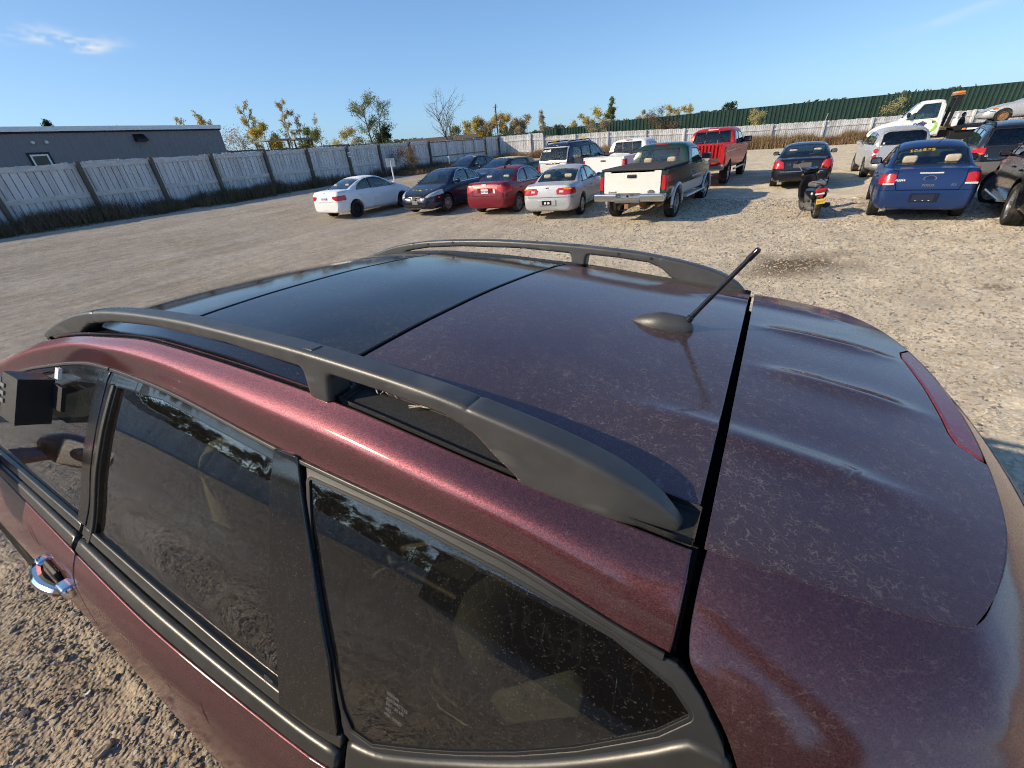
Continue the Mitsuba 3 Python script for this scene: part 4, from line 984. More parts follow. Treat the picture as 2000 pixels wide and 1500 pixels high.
# convertible with a beige soft top ----------------------------------------------
cv = dict(bk); cv.update(roof=[(-.75, .98), (-.6, 1.12), (-.35, 1.27), (.1, 1.34), (.9, 1.37), (1.3, 1.35), (1.65, 1.26), (2.1, 1.06), (2.4, .93)], paint='m_blackcar', front_glass=[(1.40, -.53), (1.40, .53), (2.22, .66), (2.22, -.66)], side_glass=[[(.2, 1.03), (1.9, 1.02), (1.6, 1.2), (1.3, 1.29), (.3, 1.27)]], rear_glass=[(-.66, -.4), (-.66, .4), (-.45, .4), (-.45, -.4)],
                         doors=[('front_door', [(.5, .28), (.3, .95), (.3, 1.0), (2.2, 1.0), (2.22, .7), (2.12, .28)], 'm_blackcar')], carve=[('soft_top', 'y', P4((-.9, 1.03), (.0, 1.03), (.05, 1.28), (1.36, 1.30), (1.36, 1.6), (-.9, 1.6)), -1, 1, 'm_softtop', .006)] + bk['carve'], seatrows=(1.4, .5))
build_car('convertible_car', 'dark convertible with a beige soft top behind the red saloon', cv, at(1.35, 25.4, 232))


# pickups -------------------------------------------------------------------
def pickup(xf, wb, w, bedtop, cab0, roof, hood, **k):
    W = [(-1.13, w * .965), (-1.10, w * .98), (-.9, w), (1., w), (2.5, w), (xf - .9, w), (xf - .4, w * .96), (xf - .12, w * .88), (xf, w * .76)]
    top = [(-1.13, bedtop - .03), (-1.08, bedtop), (cab0, bedtop), (cab0 + .2, bedtop - .02)] + hood
    return dict(W=W, zb=[(-1.13, .56), (0, .52), (3, .45), (xf - .2, .42), (xf, .5)], top=top, roof=roof, shoulder=.975, crown=.008, cat='pickup truck', **k)


gt = pickup(4.45, 3.52, .965, 1.36, 1.25, [(1.16, 1.20), (1.19, 1.42), (1.25, 1.68), (1.36, 1.82), (1.6, 1.865), (2.0, 1.87), (2.35, 1.82), (2.75, 1.55), (3.1, 1.28)], [(3.0, 1.27), (3.6, 1.22), (4.2, 1.10), (4.4, .98), (4.45, .9)],
            paint='m_darkgreen', axles=(0, 3.52), belt=1.25, k=.26, wbk=.955, wr=.385, ww=.27, wy=.97, rr=.16, spokes=5, cabin=(1.24, 3.0), seatmat='m_tan', seatrows=(1.75,), mirror=(2.72, 1.42), mirror_size=1.35, mirrormat='m_greyplast',
            rear_glass=[(-.62, 1.30), (.62, 1.30), (.56, 1.74), (-.56, 1.74)], rear_axis='x', rear_depth=1.9, front_glass=[(2.42, -.56), (2.42, .56), (2.98, .72), (2.98, -.72)],
            side_glass=[[(1.52, 1.27), (2.72, 1.25), (2.62, 1.40), (2.32, 1.68), (1.62, 1.70)]],
            doors=[('door', [(1.42, .52), (1.40, 1.3), (1.52, 1.76), (2.34, 1.765), (2.74, 1.42), (2.78, 1.2), (2.74, .52)], 'm_darkgreen')], handle_z=1.08,
            carve=lamp2('tail_lamp', [(.83, 1.22), (1.05, 1.22), (1.05, .86), (.83, .86)], -1.3, -.93, 'm_red') + [('tailgate', 'x', rpoly([(-.80, .70), (.80, .70), (.80, 1.34), (-.80, 1.34)], .02), -1.3, -1.04, 'm_tailgate', .012), ('lower_panel', 'y', P4((-1.3, .3), (-1.3, .80), (4.0, .80), (4.0, .3)), -1, 1, 'm_silver', .0)])
del gt['carve'][-1]
gt['carve'].append(('lower_panel', 'y', P4((-.60, .3), (-.60, .84), (2.9, .84), (2.9, .3)), -1, 1, 'm_silver', .0))
car, P_, out = build_car('green_pickup', 'dark green pickup with a white tailgate and a black bed cover', gt, at(4.45, 13.5, 53.2))
P_('bed_cover', cat([tm(rbox(-1.12, 1.17, -.90, .90, 1.35, 1.40, .02)), tm(rbox(-1.14, -1.08, -.88, .88, 1.345, 1.405, .02))]), 'm_tonneau')
P_('rear_bumper', tm(rbox(-1.40, -1.16, -1.0, 1.0, .60, .80, .045) - rbox(-1.5, -1.22, -.34, .34, .70, .95, .02)), 'm_bumperchrome')
P_('bumper_step', tm(rbox(-1.42, -1.18, -.36, .36, .56, .69, .03)), 'm_greyplast'); P_('tow_hitch', cat([tm(rbox(-1.44, -1.2, -.06, .06, .42, .54, .01))]), 'm_rust'); P_('tow_ball', trimesh.creation.icosphere(2, .035).apply_translation([-1.40, 0, .74]), 'm_black')
P_('tailgate_handle', rbox(-1.165, -1.12, -.13, .13, 1.17, 1.255, .02), 'm_black')
P_('exhaust_pipe', tube([(-.4, -.7, .45), (-1.0, -.75, .45)], .035), 'm_rust'); P_('rear_axle', cat([tube([(0, -.8, .38), (0, .8, .38)], .05), trimesh.creation.icosphere(2, .14).apply_translation([0, 0, .38])]), 'm_rust'); P_('chassis', cat([tm(box(-1.0, 4.0, y - .04, y + .04, .45, .56)) for y in (.45, -.45)]), 'm_black')
P_('lettering', text_rear('F150', .065, -1.142, .55, .80, .006), 'm_greyplast'); _e = tm(Manifold.cylinder(.012, .05, .05, 20).scale([1, 1.9, 1]).rotate([0, 90, 0]).translate([-1.147, -.56, .82])); P_('emblem', _e, 'm_greyplast')
for s in (1, -1):
    for ax in (0, 3.52):
        P_('wheel_flare', tube([(ax + .50 * math.cos(a), s * .965, .40 + .50 * math.sin(a)) for a in np.linspace(-.15, math.pi + .15, 22)], .042, 8), 'm_silver')
    P_('running_board', tm(rbox(.65, 2.8, s * .99 - .10, s * .99 + .10, .44, .50, .02)), 'm_bumperchrome'); P_('side_moulding', tm(rbox(1.46, 2.66, s * .962 - .012, s * .962 + .012, .93, .97, .008)), 'm_silver')
P_('high_brake_light', tm(rbox(1.34, 1.44, -.20, .20, 1.835, 1.875, .012)), 'm_darkred'); P_('window_sticker', tm(rbox(surf_x(out, -.50, 1.36, .9) - .004, surf_x(out, -.50, 1.36, .9) + .004, -.55, -.45, 1.335, 1.39, .002)), 'm_white')

wp = dict(gt); wp.update(paint='m_pickupwhite', doors=[('door', gt['doors'][0][1], 'm_pickupwhite')], rearmat='m_darkglass', seatmat='m_char', mirrormat='m_black', wr=.36, cut=[box(-1.03, 1.12, -.78, .78, .80, 2)], roof=[(1.16, 1.10), (1.19, 1.34), (1.25, 1.60), (1.36, 1.72), (1.6, 1.765), (2.0, 1.77), (2.35, 1.72), (2.75, 1.48), (3.1, 1.20)], rear_glass=[(-.64, 1.28), (.64, 1.28), (.58, 1.66), (-.58, 1.66)],
                         W=gt['W'], top=[(a, b - .10 if a < 1.3 else b - .06) for a, b in gt['top']], belt=1.19, side_glass=[[(1.52, 1.20), (2.72, 1.18), (2.62, 1.33), (2.32, 1.58), (1.62, 1.60)]],
                         carve=lamp2('tail_lamp', [(.83, 1.14), (1.05, 1.14), (1.05, .78), (.83, .78)], -1.3, -.93, 'm_red') + [('tailgate', 'x', rpoly([(-.80, .62), (.80, .62), (.80, 1.245), (-.80, 1.245)], .02), -1.3, -1.04, 'm_pickupwhite', .012)])
car, P_, out = build_car('white_pickup', 'white pickup with an open black lined bed behind the silver saloon', wp, at(5.22, 19.94, 50.4, .05))
P_('bed_liner', cat([tm(box(-1.02, 1.11, -.77, .77, .80, .86)), tm(box(1.08, 1.115, -.77, .77, .86, 1.24)), tm(box(-1.02, 1.11, .745, .775, .86, 1.25)), tm(box(-1.02, 1.11, -.775, -.745, .86, 1.25))]), 'm_rubberfloor')
P_('tool_box', tm(rbox(.72, 1.08, -.76, .76, 1.02, 1.33, .03)), 'm_black'); P_('tailgate_handle', rbox(-1.16, -1.12, -.11, .11, 1.08, 1.14, .02), 'm_greyplast'); P_('high_brake_light', tm(rbox(1.30, 1.38, -.14, .14, 1.735, 1.765, .01)), 'm_darkred')
for y in (.22, -.22): P_('window_bar', tm(rbox(1.20, 1.26, y - .012, y + .012, 1.28, 1.67, .004).rotate([0, 0, 0])), 'm_steel')
P_('rear_bumper', tm(rbox(-1.36, -1.16, -.96, .96, .52, .70, .04)), 'm_bumperchrome'); P_('bundled_rag', tm(hullpts(np.random.default_rng(3).normal(0, 1, (24, 3)) * [.12, .2, .04] + [.25, .05, 1.25])), 'm_white')

rp_ = dict(gt); rp_.update(paint='m_brightred', wr=.40, ww=.29, axles=(0, 3.68), rearmat='m_darkglass', seatmat='m_char', mirrormat='m_black', mirror=(2.80, 1.44), mirror_size=1.6, cut=[box(-1.4, .74, -.78, .78, .84, 2)], cabin=(.86, 3.1), spokes=6,
                           W=[(a + (.15 if a > 2.6 else 0), b) for a, b in gt['W']], top=[(-1.13, 1.36), (-1.08, 1.40), (.8, 1.42), (1.1, 1.38), (3.1, 1.32), (3.8, 1.28), (4.3, 1.18), (4.55, 1.0), (4.6, .9)], belt=1.32,
                           roof=[(.78, 1.25), (.82, 1.46), (.92, 1.76), (1.05, 1.88), (1.35, 1.93), (2.0, 1.935), (2.4, 1.88), (2.8, 1.6), (3.15, 1.33)], rear_glass=[(-.72, 1.42), (.72, 1.42), (.64, 1.82), (-.64, 1.82)],
                           front_glass=[(2.45, -.56), (2.45, .56), (3.02, .72), (3.02, -.72)], side_glass=[[(1.12, 1.36), (1.62, 1.36), (1.62, 1.78), (1.22, 1.78)], [(1.70, 1.36), (2.80, 1.34), (2.70, 1.48), (2.40, 1.74), (1.70, 1.78)]],
                           doors=[('rear_door', [(1.08, .56), (1.04, 1.4), (1.16, 1.82), (1.655, 1.83), (1.655, .56)], 'm_brightred'), ('front_door', [(1.665, .56), (1.665, 1.83), (2.42, 1.82), (2.82, 1.50), (2.88, 1.2), (2.84, .56)], 'm_brightred')],
                           carve=lamp2('tail_lamp', [(.83, 1.28), (1.05, 1.28), (1.05, .88), (.83, .88)], -1.3, -.93, 'm_red') + [('bed_corner', 'x', P4((-1, .5), (-.8, .5), (-.8, .7), (-1, .7)), -1.3, -1.0, 'm_brightred', .0)])
rp_['W'][-1] = (4.6, rp_['W'][-1][1])
car, P_, out = build_car('red_pickup', 'red extended cab pickup with its tailgate lowered beside the green one', rp_, at(8.5, 18.7, 53.5, .02))
P_('bed_liner', cat([tm(box(-1.12, .73, -.77, .77, .84, .875))]), 'm_rubberfloor')
for i in range(11): P_('bed_rib', tube([(.70, -.70 + i * .14, .88), (.70, -.70 + i * .14, 1.36)], .028, 6), 'm_brightred')
P_('lowered_tailgate', rbox(-1.62, -1.14, -.78, .78, .80, .85, .02), 'm_brightred'); P_('debris', tm(hullpts(np.random.default_rng(4).normal(0, 1, (30, 3)) * [.10, .22, .05] + [-.75, .1, .92])), 'm_tan')
P_('rear_bumper', rbox(-1.36, -1.15, -.98, .98, .58, .77, .04), 'm_dirtysteel'); P_('roof_lamp_plate', tm(rbox(.98, 1.06, -.20, .20, 1.875, 1.91, .01)), 'm_white')
for y in (.24, -.24): P_('window_bar', tm(hullpts([(.80, y - .012, 1.42), (.80, y + .012, 1.42), (.83, y - .012, 1.42), (.83, y + .012, 1.42), (.93, y - .012, 1.83), (.93, y + .012, 1.83), (.96, y - .012, 1.83), (.96, y + .012, 1.83)])), 'm_greyplast')
for s in (1, -1): P_('step_bar', tube([(.9, s * .99, .46), (2.9, s * .99, .46)], .04), 'm_bumperchrome')
P_('side_stripe', both_sides(box(-1.0, .7, .962, .972, 1.16, 1.19)), 'm_silver')

# wagons and off-roaders -----------------------------------------------------
def wagon(xr, xf, w, h, belt, g0, roof, hoodz, **k):
    W = [(xr, w * .84), (xr + .05, w * .91), (xr + .2, w * .965), (xr + .5, w * .99), (.6, w), (2.2, w), (xf - .8, w * .98), (xf - .4, w * .92), (xf - .15, w * .82), (xf, w * .6)]
    return dict(W=W, zb=[(xr, .36), (xr + .15, .30), (0, .26), (2.5, .25), (xf - .3, .26), (xf, .34)], belt=belt, roof=roof, top=k.pop('top'), **k)


su = wagon(-.98, 3.75, .88, 1.78, 1.12, 0, [(-.95, 1.0), (-.90, 1.20), (-.80, 1.45), (-.66, 1.66), (-.45, 1.74), (0, 1.775), (1.2, 1.775), (1.6, 1.72), (2.0, 1.50), (2.45, 1.14)], 1.1, top=[(-.98, .60), (-.97, .72), (-.94, 1.05), (-.88, 1.14), (.5, 1.14), (2.3, 1.12), (2.8, 1.08), (3.5, .98), (3.7, .82), (3.75, .7)],
           paint='m_slate', axles=(0, 2.75), k=.25, wbk=.95, wr=.36, ww=.25, rr=.15, spokes=6, cabin=(-.70, 2.4), glass='m_carglass', sidemat='m_darkglass', rearmat='m_darkglass', seatmat='m_char', seatrows=(1.5, .5), cat='off-roader',
           rear_glass=[(-.70, 1.14), (.70, 1.14), (.62, 1.58), (-.62, 1.58)], rear_axis='x', rear_depth=-.3, front_glass=[(1.66, -.55), (1.66, .55), (2.3, .70), (2.3, -.70)],
           side_glass=[[(-.55, 1.16), (.18, 1.16), (.18, 1.58), (-.40, 1.58)], [(.28, 1.16), (.98, 1.16), (.98, 1.60), (.28, 1.60)], [(1.06, 1.16), (2.08, 1.15), (1.85, 1.42), (1.6, 1.60), (1.06, 1.61)]],
           doors=[('rear_door', [(.44, .32), (.36, .7), (.22, 1.0), (.22, 1.645), (1.015, 1.65), (1.015, .32)], 'm_slate'), ('front_door', [(1.025, .32), (1.025, 1.65), (1.6, 1.645), (1.92, 1.44), (2.15, 1.14), (2.15, .32)], 'm_slate')],
           carve=lamp2('tail_lamp', [(.70, 1.0), (.95, 1.0), (.95, .72), (.70, .72)], -1.1, -.72, 'm_red') + [('rear_bumper', 'y', P4((-1.2, .1), (-1.2, .66), (-.55, .66), (-.45, .60), (-.45, .1)), -1, 1, 'm_silver', .008), ('tailgate', 'x', rpoly([(-.66, .67), (.66, .67), (.74, 1.10), (.68, 1.64), (-.68, 1.64), (-.74, 1.10)], .03), -1.2, -.6, 'm_silverwagon', .008)])
car, P_, out = build_car('slate_suv', 'dark slate off-roader with a silver tailgate and roof bars behind the silver saloon', su, at(3.3, 21.6, 48.7, .08))
for s in (1, -1): P_('roof_bar', tube([(-.5, s * .56, 1.74), (-.42, s * .56, 1.82), (1.2, s * .56, 1.84), (1.4, s * .56, 1.75)], .022), 'm_black')
P_('high_brake_light', tm(rbox(-.66, -.56, -.16, .16, 1.66, 1.70, .012)), 'm_darkred'); P_('wiper', tube([(surf_x(out, .05, 1.16, -1) - .015, .05, 1.15), (surf_x(out, -.35, 1.20, -1) - .015, -.35, 1.22)], .012, 6), 'm_black')
_x = surf_x(out, .25, 1.52, -1); P_('window_writing', text_rear('6X2M5', .085, _x - .016, .38, 1.50, .004, 22), 'm_white'); P_('chrome_strip', tm(rbox(surf_x(out, 0, 1.0, -1) - .02, surf_x(out, 0, 1.0, -1) + .01, -.36, .36, .97, 1.03, .01)), 'm_chrome')

hh = wagon(-.92, 3.56, .875, 1.60, 1.06, 0, [(-.82, .98), (-.78, 1.16), (-.66, 1.42), (-.52, 1.56), (-.3, 1.60), (.4, 1.615), (1.0, 1.60), (1.4, 1.54), (1.8, 1.36), (2.3, 1.06)], 1.05, top=[(-.92, .55), (-.905, .68), (-.86, .92), (-.80, 1.08), (.5, 1.10), (2.1, 1.06), (2.6, 1.0), (3.2, .90), (3.5, .72), (3.56, .6)],
           paint='m_silverwagon', axles=(0, 2.63), k=.34, wbk=.92, wr=.325, ww=.22, rr=.17, spokes=5, cabin=(-.58, 2.2), rearmat='m_darkglass', seatmat='m_char', seatrows=(1.5, .5), cat='car',
           rear_glass=[(-.60, 1.11), (.60, 1.11), (.56, 1.42), (.44, 1.485), (-.44, 1.485), (-.56, 1.42)], rear_axis='x', rear_depth=-.2, front_glass=[(1.45, -.52), (1.45, .52), (2.15, .66), (2.15, -.66)],
           side_glass=[[(-.40, 1.12), (.15, 1.10), (.15, 1.44), (-.3, 1.40)], [(.24, 1.10), (.95, 1.09), (.95, 1.46), (.24, 1.45)], [(1.02, 1.09), (1.95, 1.08), (1.70, 1.30), (1.4, 1.44), (1.02, 1.46)]],
           doors=[('rear_door', [(.46, .32), (.38, .6), (.2, .95), (.2, 1.49), (.985, 1.51), (.985, .32)], 'm_silverwagon'), ('front_door', [(.995, .32), (.995, 1.51), (1.42, 1.49), (1.75, 1.32), (2.02, 1.07), (2.02, .32)], 'm_silverwagon')],
           carve=lamp2('tail_lamp', Point(.70, .93).buffer(.075).exterior.coords, -1.1, -.5, 'm_red') + lamp2('lower_tail_lamp', Point(.72, .76).buffer(.065).exterior.coords, -1.1, -.5, 'm_red') + [('rear_bumper', 'y', P4((-1.2, .1), (-1.2, .60), (-.5, .63), (-.39, .58), (-.38, .1)), -1, 1, 'm_silverwagon', .008), ('tailgate', 'x', rpoly([(-.58, .61), (.58, .61), (.62, 1.08), (.58, 1.53), (-.58, 1.53), (-.62, 1.08)], .04), -1.2, -.45, 'm_silverwagon', .008)])
car, P_, out = build_car('silver_hatchback', 'silver high roofed hatchback with round tail lamps behind the blue saloon', hh, at(14.92, 17.09, 58.7, 0))
P_('bumper_sticker', tm(rbox(surf_x(out, .62, .50, -1) - .004, surf_x(out, .62, .50, -1) + .02, .55, .70, .44, .54, .004)), 'm_white'); P_('window_sticker', tm(rbox(surf_x(out, .53, 1.15, -1) - .006, surf_x(out, .53, 1.15, -1) + .01, .50, .56, 1.13, 1.18, .002)), 'm_white'); put(P_, plate(out, -.9, -.05, .86, '', 'm_white'))

ob = wagon(-1.0, 3.78, .885, 1.60, .99, 0, [(-.92, .90), (-.86, 1.06), (-.70, 1.32), (-.52, 1.48), (-.3, 1.535), (.4, 1.575), (1.2, 1.56), (1.6, 1.48), (2.0, 1.28), (2.5, .96)], .95, top=[(-1.0, .55), (-.99, .66), (-.95, .88), (-.90, 1.0), (.5, 1.02), (2.2, 1.0), (2.7, .96), (3.3, .88), (3.7, .70), (3.78, .58)],
           paint='m_bluegrey', axles=(0, 2.67), k=.36, wbk=.93, wr=.33, ww=.215, rr=.13, spokes=7, cabin=(-.66, 2.4), rearmat='m_darkglass', seatmat='m_cloth', seatrows=(1.5, .5), cat='car',
           rear_glass=[(-.64, 1.04), (.64, 1.04), (.54, 1.43), (-.54, 1.43)], rear_axis='x', rear_depth=-.2, front_glass=[(1.65, -.52), (1.65, .52), (2.35, .66), (2.35, -.66)],
           side_glass=[[(-.55, 1.05), (.12, 1.04), (.12, 1.42), (-.36, 1.38)], [(.20, 1.04), (.95, 1.03), (.95, 1.44), (.20, 1.43)], [(1.02, 1.03), (2.12, 1.02), (1.85, 1.23), (1.55, 1.40), (1.02, 1.44)]],
           doors=[('rear_door', [(.46, .3), (.38, .58), (.16, .92), (.16, 1.47), (.985, 1.49), (.985, .3)], 'm_bluegrey'), ('front_door', [(.995, .3), (.995, 1.49), (1.58, 1.45), (1.9, 1.25), (2.2, 1.01), (2.2, .3)], 'm_bluegrey')],
           carve=lamp2('tail_lamp', [(.60, 1.0), (.95, 1.0), (.95, .82), (.74, .80), (.60, .84)], -1.1, -.5, 'm_red') + [('rear_bumper', 'y', P4((-1.2, .1), (-1.2, .64), (-.5, .66), (-.39, .60), (-.38, .1)), -1, 1, 'm_greyplast', .008), ('tailgate', 'x', rpoly([(-.64, .66), (.64, .66), (.66, 1.0), (.58, 1.50), (-.58, 1.50), (-.66, 1.0)], .04), -1.2, -.45, 'm_blackcar', .008)])
car, P_, out = build_car('blue_grey_wagon', 'blue grey estate car with roof bars at the right edge, behind the blue saloon', ob, at(15.1, 13.4, 51.5, .02))
for s in (1, -1):
    P_('roof_bar', tube([(-.5, s * .55, 1.50), (-.40, s * .55, 1.585), (1.2, s * .55, 1.62), (1.42, s * .55, 1.53)], .026), 'm_black'); P_('turn_lamp', tm(rbox(surf_x(out, s * .70, .86, -1.1) - .005, surf_x(out, s * .70, .86, -1.1) + .03, s * .70 - .07, s * .70 + .07, .825, .875, .01)), 'm_amber'); P_('reflector', tm(rbox(surf_x(out, s * .66, .52, -1.1) - .006, surf_x(out, s * .66, .52, -1.1) + .03, s * .66 - .10, s * .66 + .10, .48, .55, .01)), 'm_red')
put(P_, plate(out, -1.0, .0, .56, '')); P_('chrome_strip', tm(rbox(surf_x(out, 0, .72, -1.0) - .012, surf_x(out, 0, .72, -1.0) + .02, -.5, .5, .70, .735, .008)), 'm_chrome'); P_('wiper', tube([(surf_x(out, 0, 1.05, -1) - .012, 0, 1.05), (surf_x(out, -.35, 1.09, -1) - .012, -.35, 1.10)], .012, 6), 'm_greyplast'); P_('number_sticker', badge(out, -1, .55, .80, 'LL', .05)[0], 'm_white')

# black saloon (long, low) --------------------------------------------------
jg = sedan(-1.12, 3.9, .90, paint='m_blackcar', axles=(0, 2.87), belt=.93, k=.46, wr=.325, ww=.225, rr=.13, spokes=7, seatmat='m_tan', seatrows=(1.6, .6), shelf=(-.3, .2), chrome=True,
           top=[(-1.12, .50), (-1.11, .60), (-1.06, .80), (-.98, .92), (-.5, .97), (.3, .95), (2.2, .94), (2.5, .93), (3.1, .87), (3.6, .76), (3.84, .6), (3.9, .5)],
           roof=[(-.32, .90), (-.1, 1.02), (.25, 1.20), (.55, 1.29), (.9, 1.335), (1.3, 1.34), (1.65, 1.29), (2.0, 1.15), (2.35, .96), (2.5, .88)],
           rear_glass=[(-.14, -.62), (-.14, .62), (.48, .55), (.48, -.55)], front_glass=[(1.72, -.53), (1.72, .53), (2.34, .66), (2.34, -.66)],
           side_glass=[[(.16, .96), (.95, .95), (.95, 1.28), (.62, 1.25), (.35, 1.12)], [(1.02, .95), (2.1, .94), (1.85, 1.12), (1.55, 1.25), (1.02, 1.29)]],
           doors=[('rear_door', [(.5, .28), (.42, .52), (.1, .88), (.1, .97), (.32, 1.15), (.6, 1.275), (.985, 1.315), (.985, .28)], 'm_blackcar'), ('front_door', [(.995, .28), (.995, 1.315), (1.57, 1.28), (1.9, 1.13), (2.2, .94), (2.2, .28)], 'm_blackcar')],
           carve=lamp2('tail_lamp', [(.56, .88), (.70, .94), (.95, .90), (.95, .68), (.52, .68)], -1.2, -.75, 'm_red') + [('rear_bumper', 'y', P4((-1.3, .1), (-1.3, .62), (-.6, .63), (-.39, .58), (-.38, .1)), -1, 1, 'm_blackcar', .008), ('boot_lid', 'x', rpoly([(-.50, .635), (.50, .635), (.56, .90), (.64, .95), (.64, 1.1), (-.64, 1.1), (-.64, .95), (-.56, .90)], .03), -1.3, -.18, 'm_blackcar', .008)])
car, P_, out = build_car('black_long_sedan', 'long low black saloon car with cream head rests behind the scooter', jg, at(11.0, 16.35, 56.7, 0))
_x = surf_x(out, 0, .76, -1.1); P_('plate_recess', tm(rbox(_x - .01, _x + .02, -.26, .26, .68, .84, .01)), 'm_greyplast'); P_('exhaust_pipe', tube([(-1.2, .62, .30), (-.9, .62, .32)], .04), 'm_steel'); P_('exhaust_pipe', tube([(-1.2, -.62, .30), (-.9, -.62, .32)], .04), 'm_steel'); P_('bumper_strip', tm(rbox(surf_x(out, 0, .58, -1.1) - .015, surf_x(out, 0, .58, -1.1) + .01, -.62, .62, .57, .60, .008)), 'm_chrome'); P_('model_badge', badge(out, -1.1, .40, .80, 'XJ8', .05)[0], 'm_chrome'); P_('emblem', tm(rbox(-1.05, -1.03, -.03, .03, .86, .91, .005)), 'm_chrome')

# blue saloon ------------------------------------------------------------------
bl = sedan(-.97, 3.48, .86, paint='m_bluecar', axles=(0, 2.615), belt=1.0, k=.40, wr=.31, ww=.205, rr=.13, spokes=7, seatmat='m_tan', seatrows=(1.55, .5), shelf=(-.1, .2), mirrormat='m_black', mirror_size=1.2, mirror=(1.82, 1.06),
           top=[(-.97, .50), (-.955, .64), (-.92, .86), (-.86, 1.02), (-.80, 1.06), (-.3, 1.05), (.3, 1.02), (2.0, 1.0), (2.3, .99), (2.9, .89), (3.3, .74), (3.44, .62), (3.48, .5)],
           roof=[(-.24, .96), (-.02, 1.10), (.25, 1.28), (.45, 1.40), (.8, 1.475), (1.2, 1.49), (1.55, 1.44), (1.9, 1.27), (2.25, 1.05), (2.42, .94)],
           rear_glass=[(-.07, -.63), (-.07, .63), (.40, .57), (.40, -.57)], front_glass=[(1.60, -.54), (1.60, .54), (2.24, .66), (2.24, -.66)],
           side_glass=[[(.22, 1.02), (.86, 1.02), (.86, 1.41), (.60, 1.38), (.40, 1.25)], [(.94, 1.02), (2.0, 1.02), (1.75, 1.23), (1.45, 1.385), (1.2, 1.42), (.94, 1.42)]],
           doors=[('rear_door', [(.46, .28), (.40, .52), (.16, .92), (.16, 1.02), (.36, 1.24), (.55, 1.385), (.895, 1.44), (.895, .28)], 'm_bluecar'), ('front_door', [(.905, .28), (.905, 1.44), (1.2, 1.44), (1.48, 1.405), (1.8, 1.24), (2.08, 1.02), (2.08, .28)], 'm_bluecar')],
           carve=lamp2('tail_lamp', [(.56, .97), (.64, 1.0), (.95, .92), (.95, .76), (.56, .78)], -1.1, -.55, 'm_red') + [('rear_bumper', 'y', P4((-1.1, .1), (-1.1, .66), (-.6, .66), (-.37, .60), (-.36, .1)), -1, 1, 'm_bluecar', .008), ('boot_lid', 'x', rpoly([(-.50, .665), (.50, .665), (.545, .80), (.545, 1.03), (.64, 1.05), (.64, 1.25), (-.64, 1.25), (-.64, 1.05), (-.545, 1.03), (-.545, .80)], .025), -1.1, -.09, 'm_bluecar', .010)])
car, P_, out = build_car('blue_sedan', 'blue saloon car with yellow figures on its rear window', bl, at(9.8, 10.2, 52.1, 0))
_x = surf_x(out, 0, .50, -1.0); P_('plate_recess', rbox(_x - .006, _x + .05, -.24, .24, .42, .60, .01), 'm_navy'); P_('plate_panel', tm(rbox(_x - .011, _x, -.17, .19, .44, .575, .006)), 'm_slate')
for y in (-.1, .0, .12): P_('plate_screw', tm(rbox(_x - .014, _x, y - .012, y + .012, .452, .468, .002)), 'm_clearlens')
P_('lettering', badge(out, -1, 0, .755, 'FOCUS', .042)[0], 'm_chrome'); P_('trim_badge', badge(out, -1, -.40, .76, 'SES', .035)[0], 'm_steel'); P_('dealer_badge', badge(out, -1, .48, .865, 'Apple', .045)[0], 'm_white'); _x = surf_x(out, 0, .89, -1)
P_('emblem', tm(Manifold.cylinder(.012, .05, .05, 24).scale([1, 2.0, 1]).rotate([0, 90, 0]).translate([_x - .004, 0, .885])), 'm_bluecar'); P_('emblem_ring', trimesh.creation.torus(.05, .004, 28, 6).apply_transform(np.diag([1, 2., 1, 1.])).apply_transform(trimesh.transformations.rotation_matrix(math.pi / 2, [0, 1, 0])).apply_translation([_x - .005, 0, .885]), 'm_chrome')
P_('high_brake_light', tm(rbox(surf_x(out, 0, .985, -1) - .008, surf_x(out, 0, .985, -1) + .02, -.19, .19, .972, 1.0, .006)), 'm_clearlens'); P_('exhaust_pipe', tube([(-1.0, .60, .27), (-.7, .60, .28)], .035), 'm_steel'); P_('aerial', tube([(.62, -.05, 1.45), (.52, -.10, 1.52), (.44, -.14, 1.58)], .006, 6), 'm_black')
for s in (1, -1): P_('reversing_lamp', tm(rbox(surf_x(out, s * .66, .79, -1.1) - .006, surf_x(out, s * .66, .79, -1.1) + .03, s * .66 - .10, s * .66 + .10, .765, .805, .01)), 'm_clearlens')
_t = meshkit.text_mesh('106875', .085, .003); _tv = _t.vertices; _w = _tv[:, 0].max() / 2
def _glassz(x): return PC(*A(bl['roof']).T)(x)
_gx = .40 - _tv[:, 1] * 0 - (.14 - _tv[:, 1]) * .75; P_('window_writing', trimesh.Trimesh(np.c_[_gx, -(_tv[:, 0] - _w) + .18, _glassz(_gx) + .026 + _tv[:, 2] + .002 * 0 - .03 * ((-(_tv[:, 0] - _w) + .18) / .5) ** 2], _t.faces, process=False), 'm_yellow')

# black off-roader cut by the right edge ---------------------------------------------
bs = dict(su); bs.update(paint='m_blackcar', steer=28, rimmat='m_alloy', doors=[(a, b, 'm_blackcar') for a, b, c in su['doors']], carve=su['carve'][:2] + [(a, b, c, d, e, 'm_blackcar', g) for a, b, c, d, e, f, g in su['carve'][2:]], wr=.39, spokes=5, rimr=.275)
car, P_, out = build_car('black_suv', 'black off-roader with a turned front wheel cut by the right edge', bs, at(10.95, 8.1, 49.5, 0))
for s in (1, -1): P_('running_board', tm(rbox(.5, 2.3, s * .92 - .08, s * .92 + .08, .36, .42, .02)), 'm_bumperchrome')

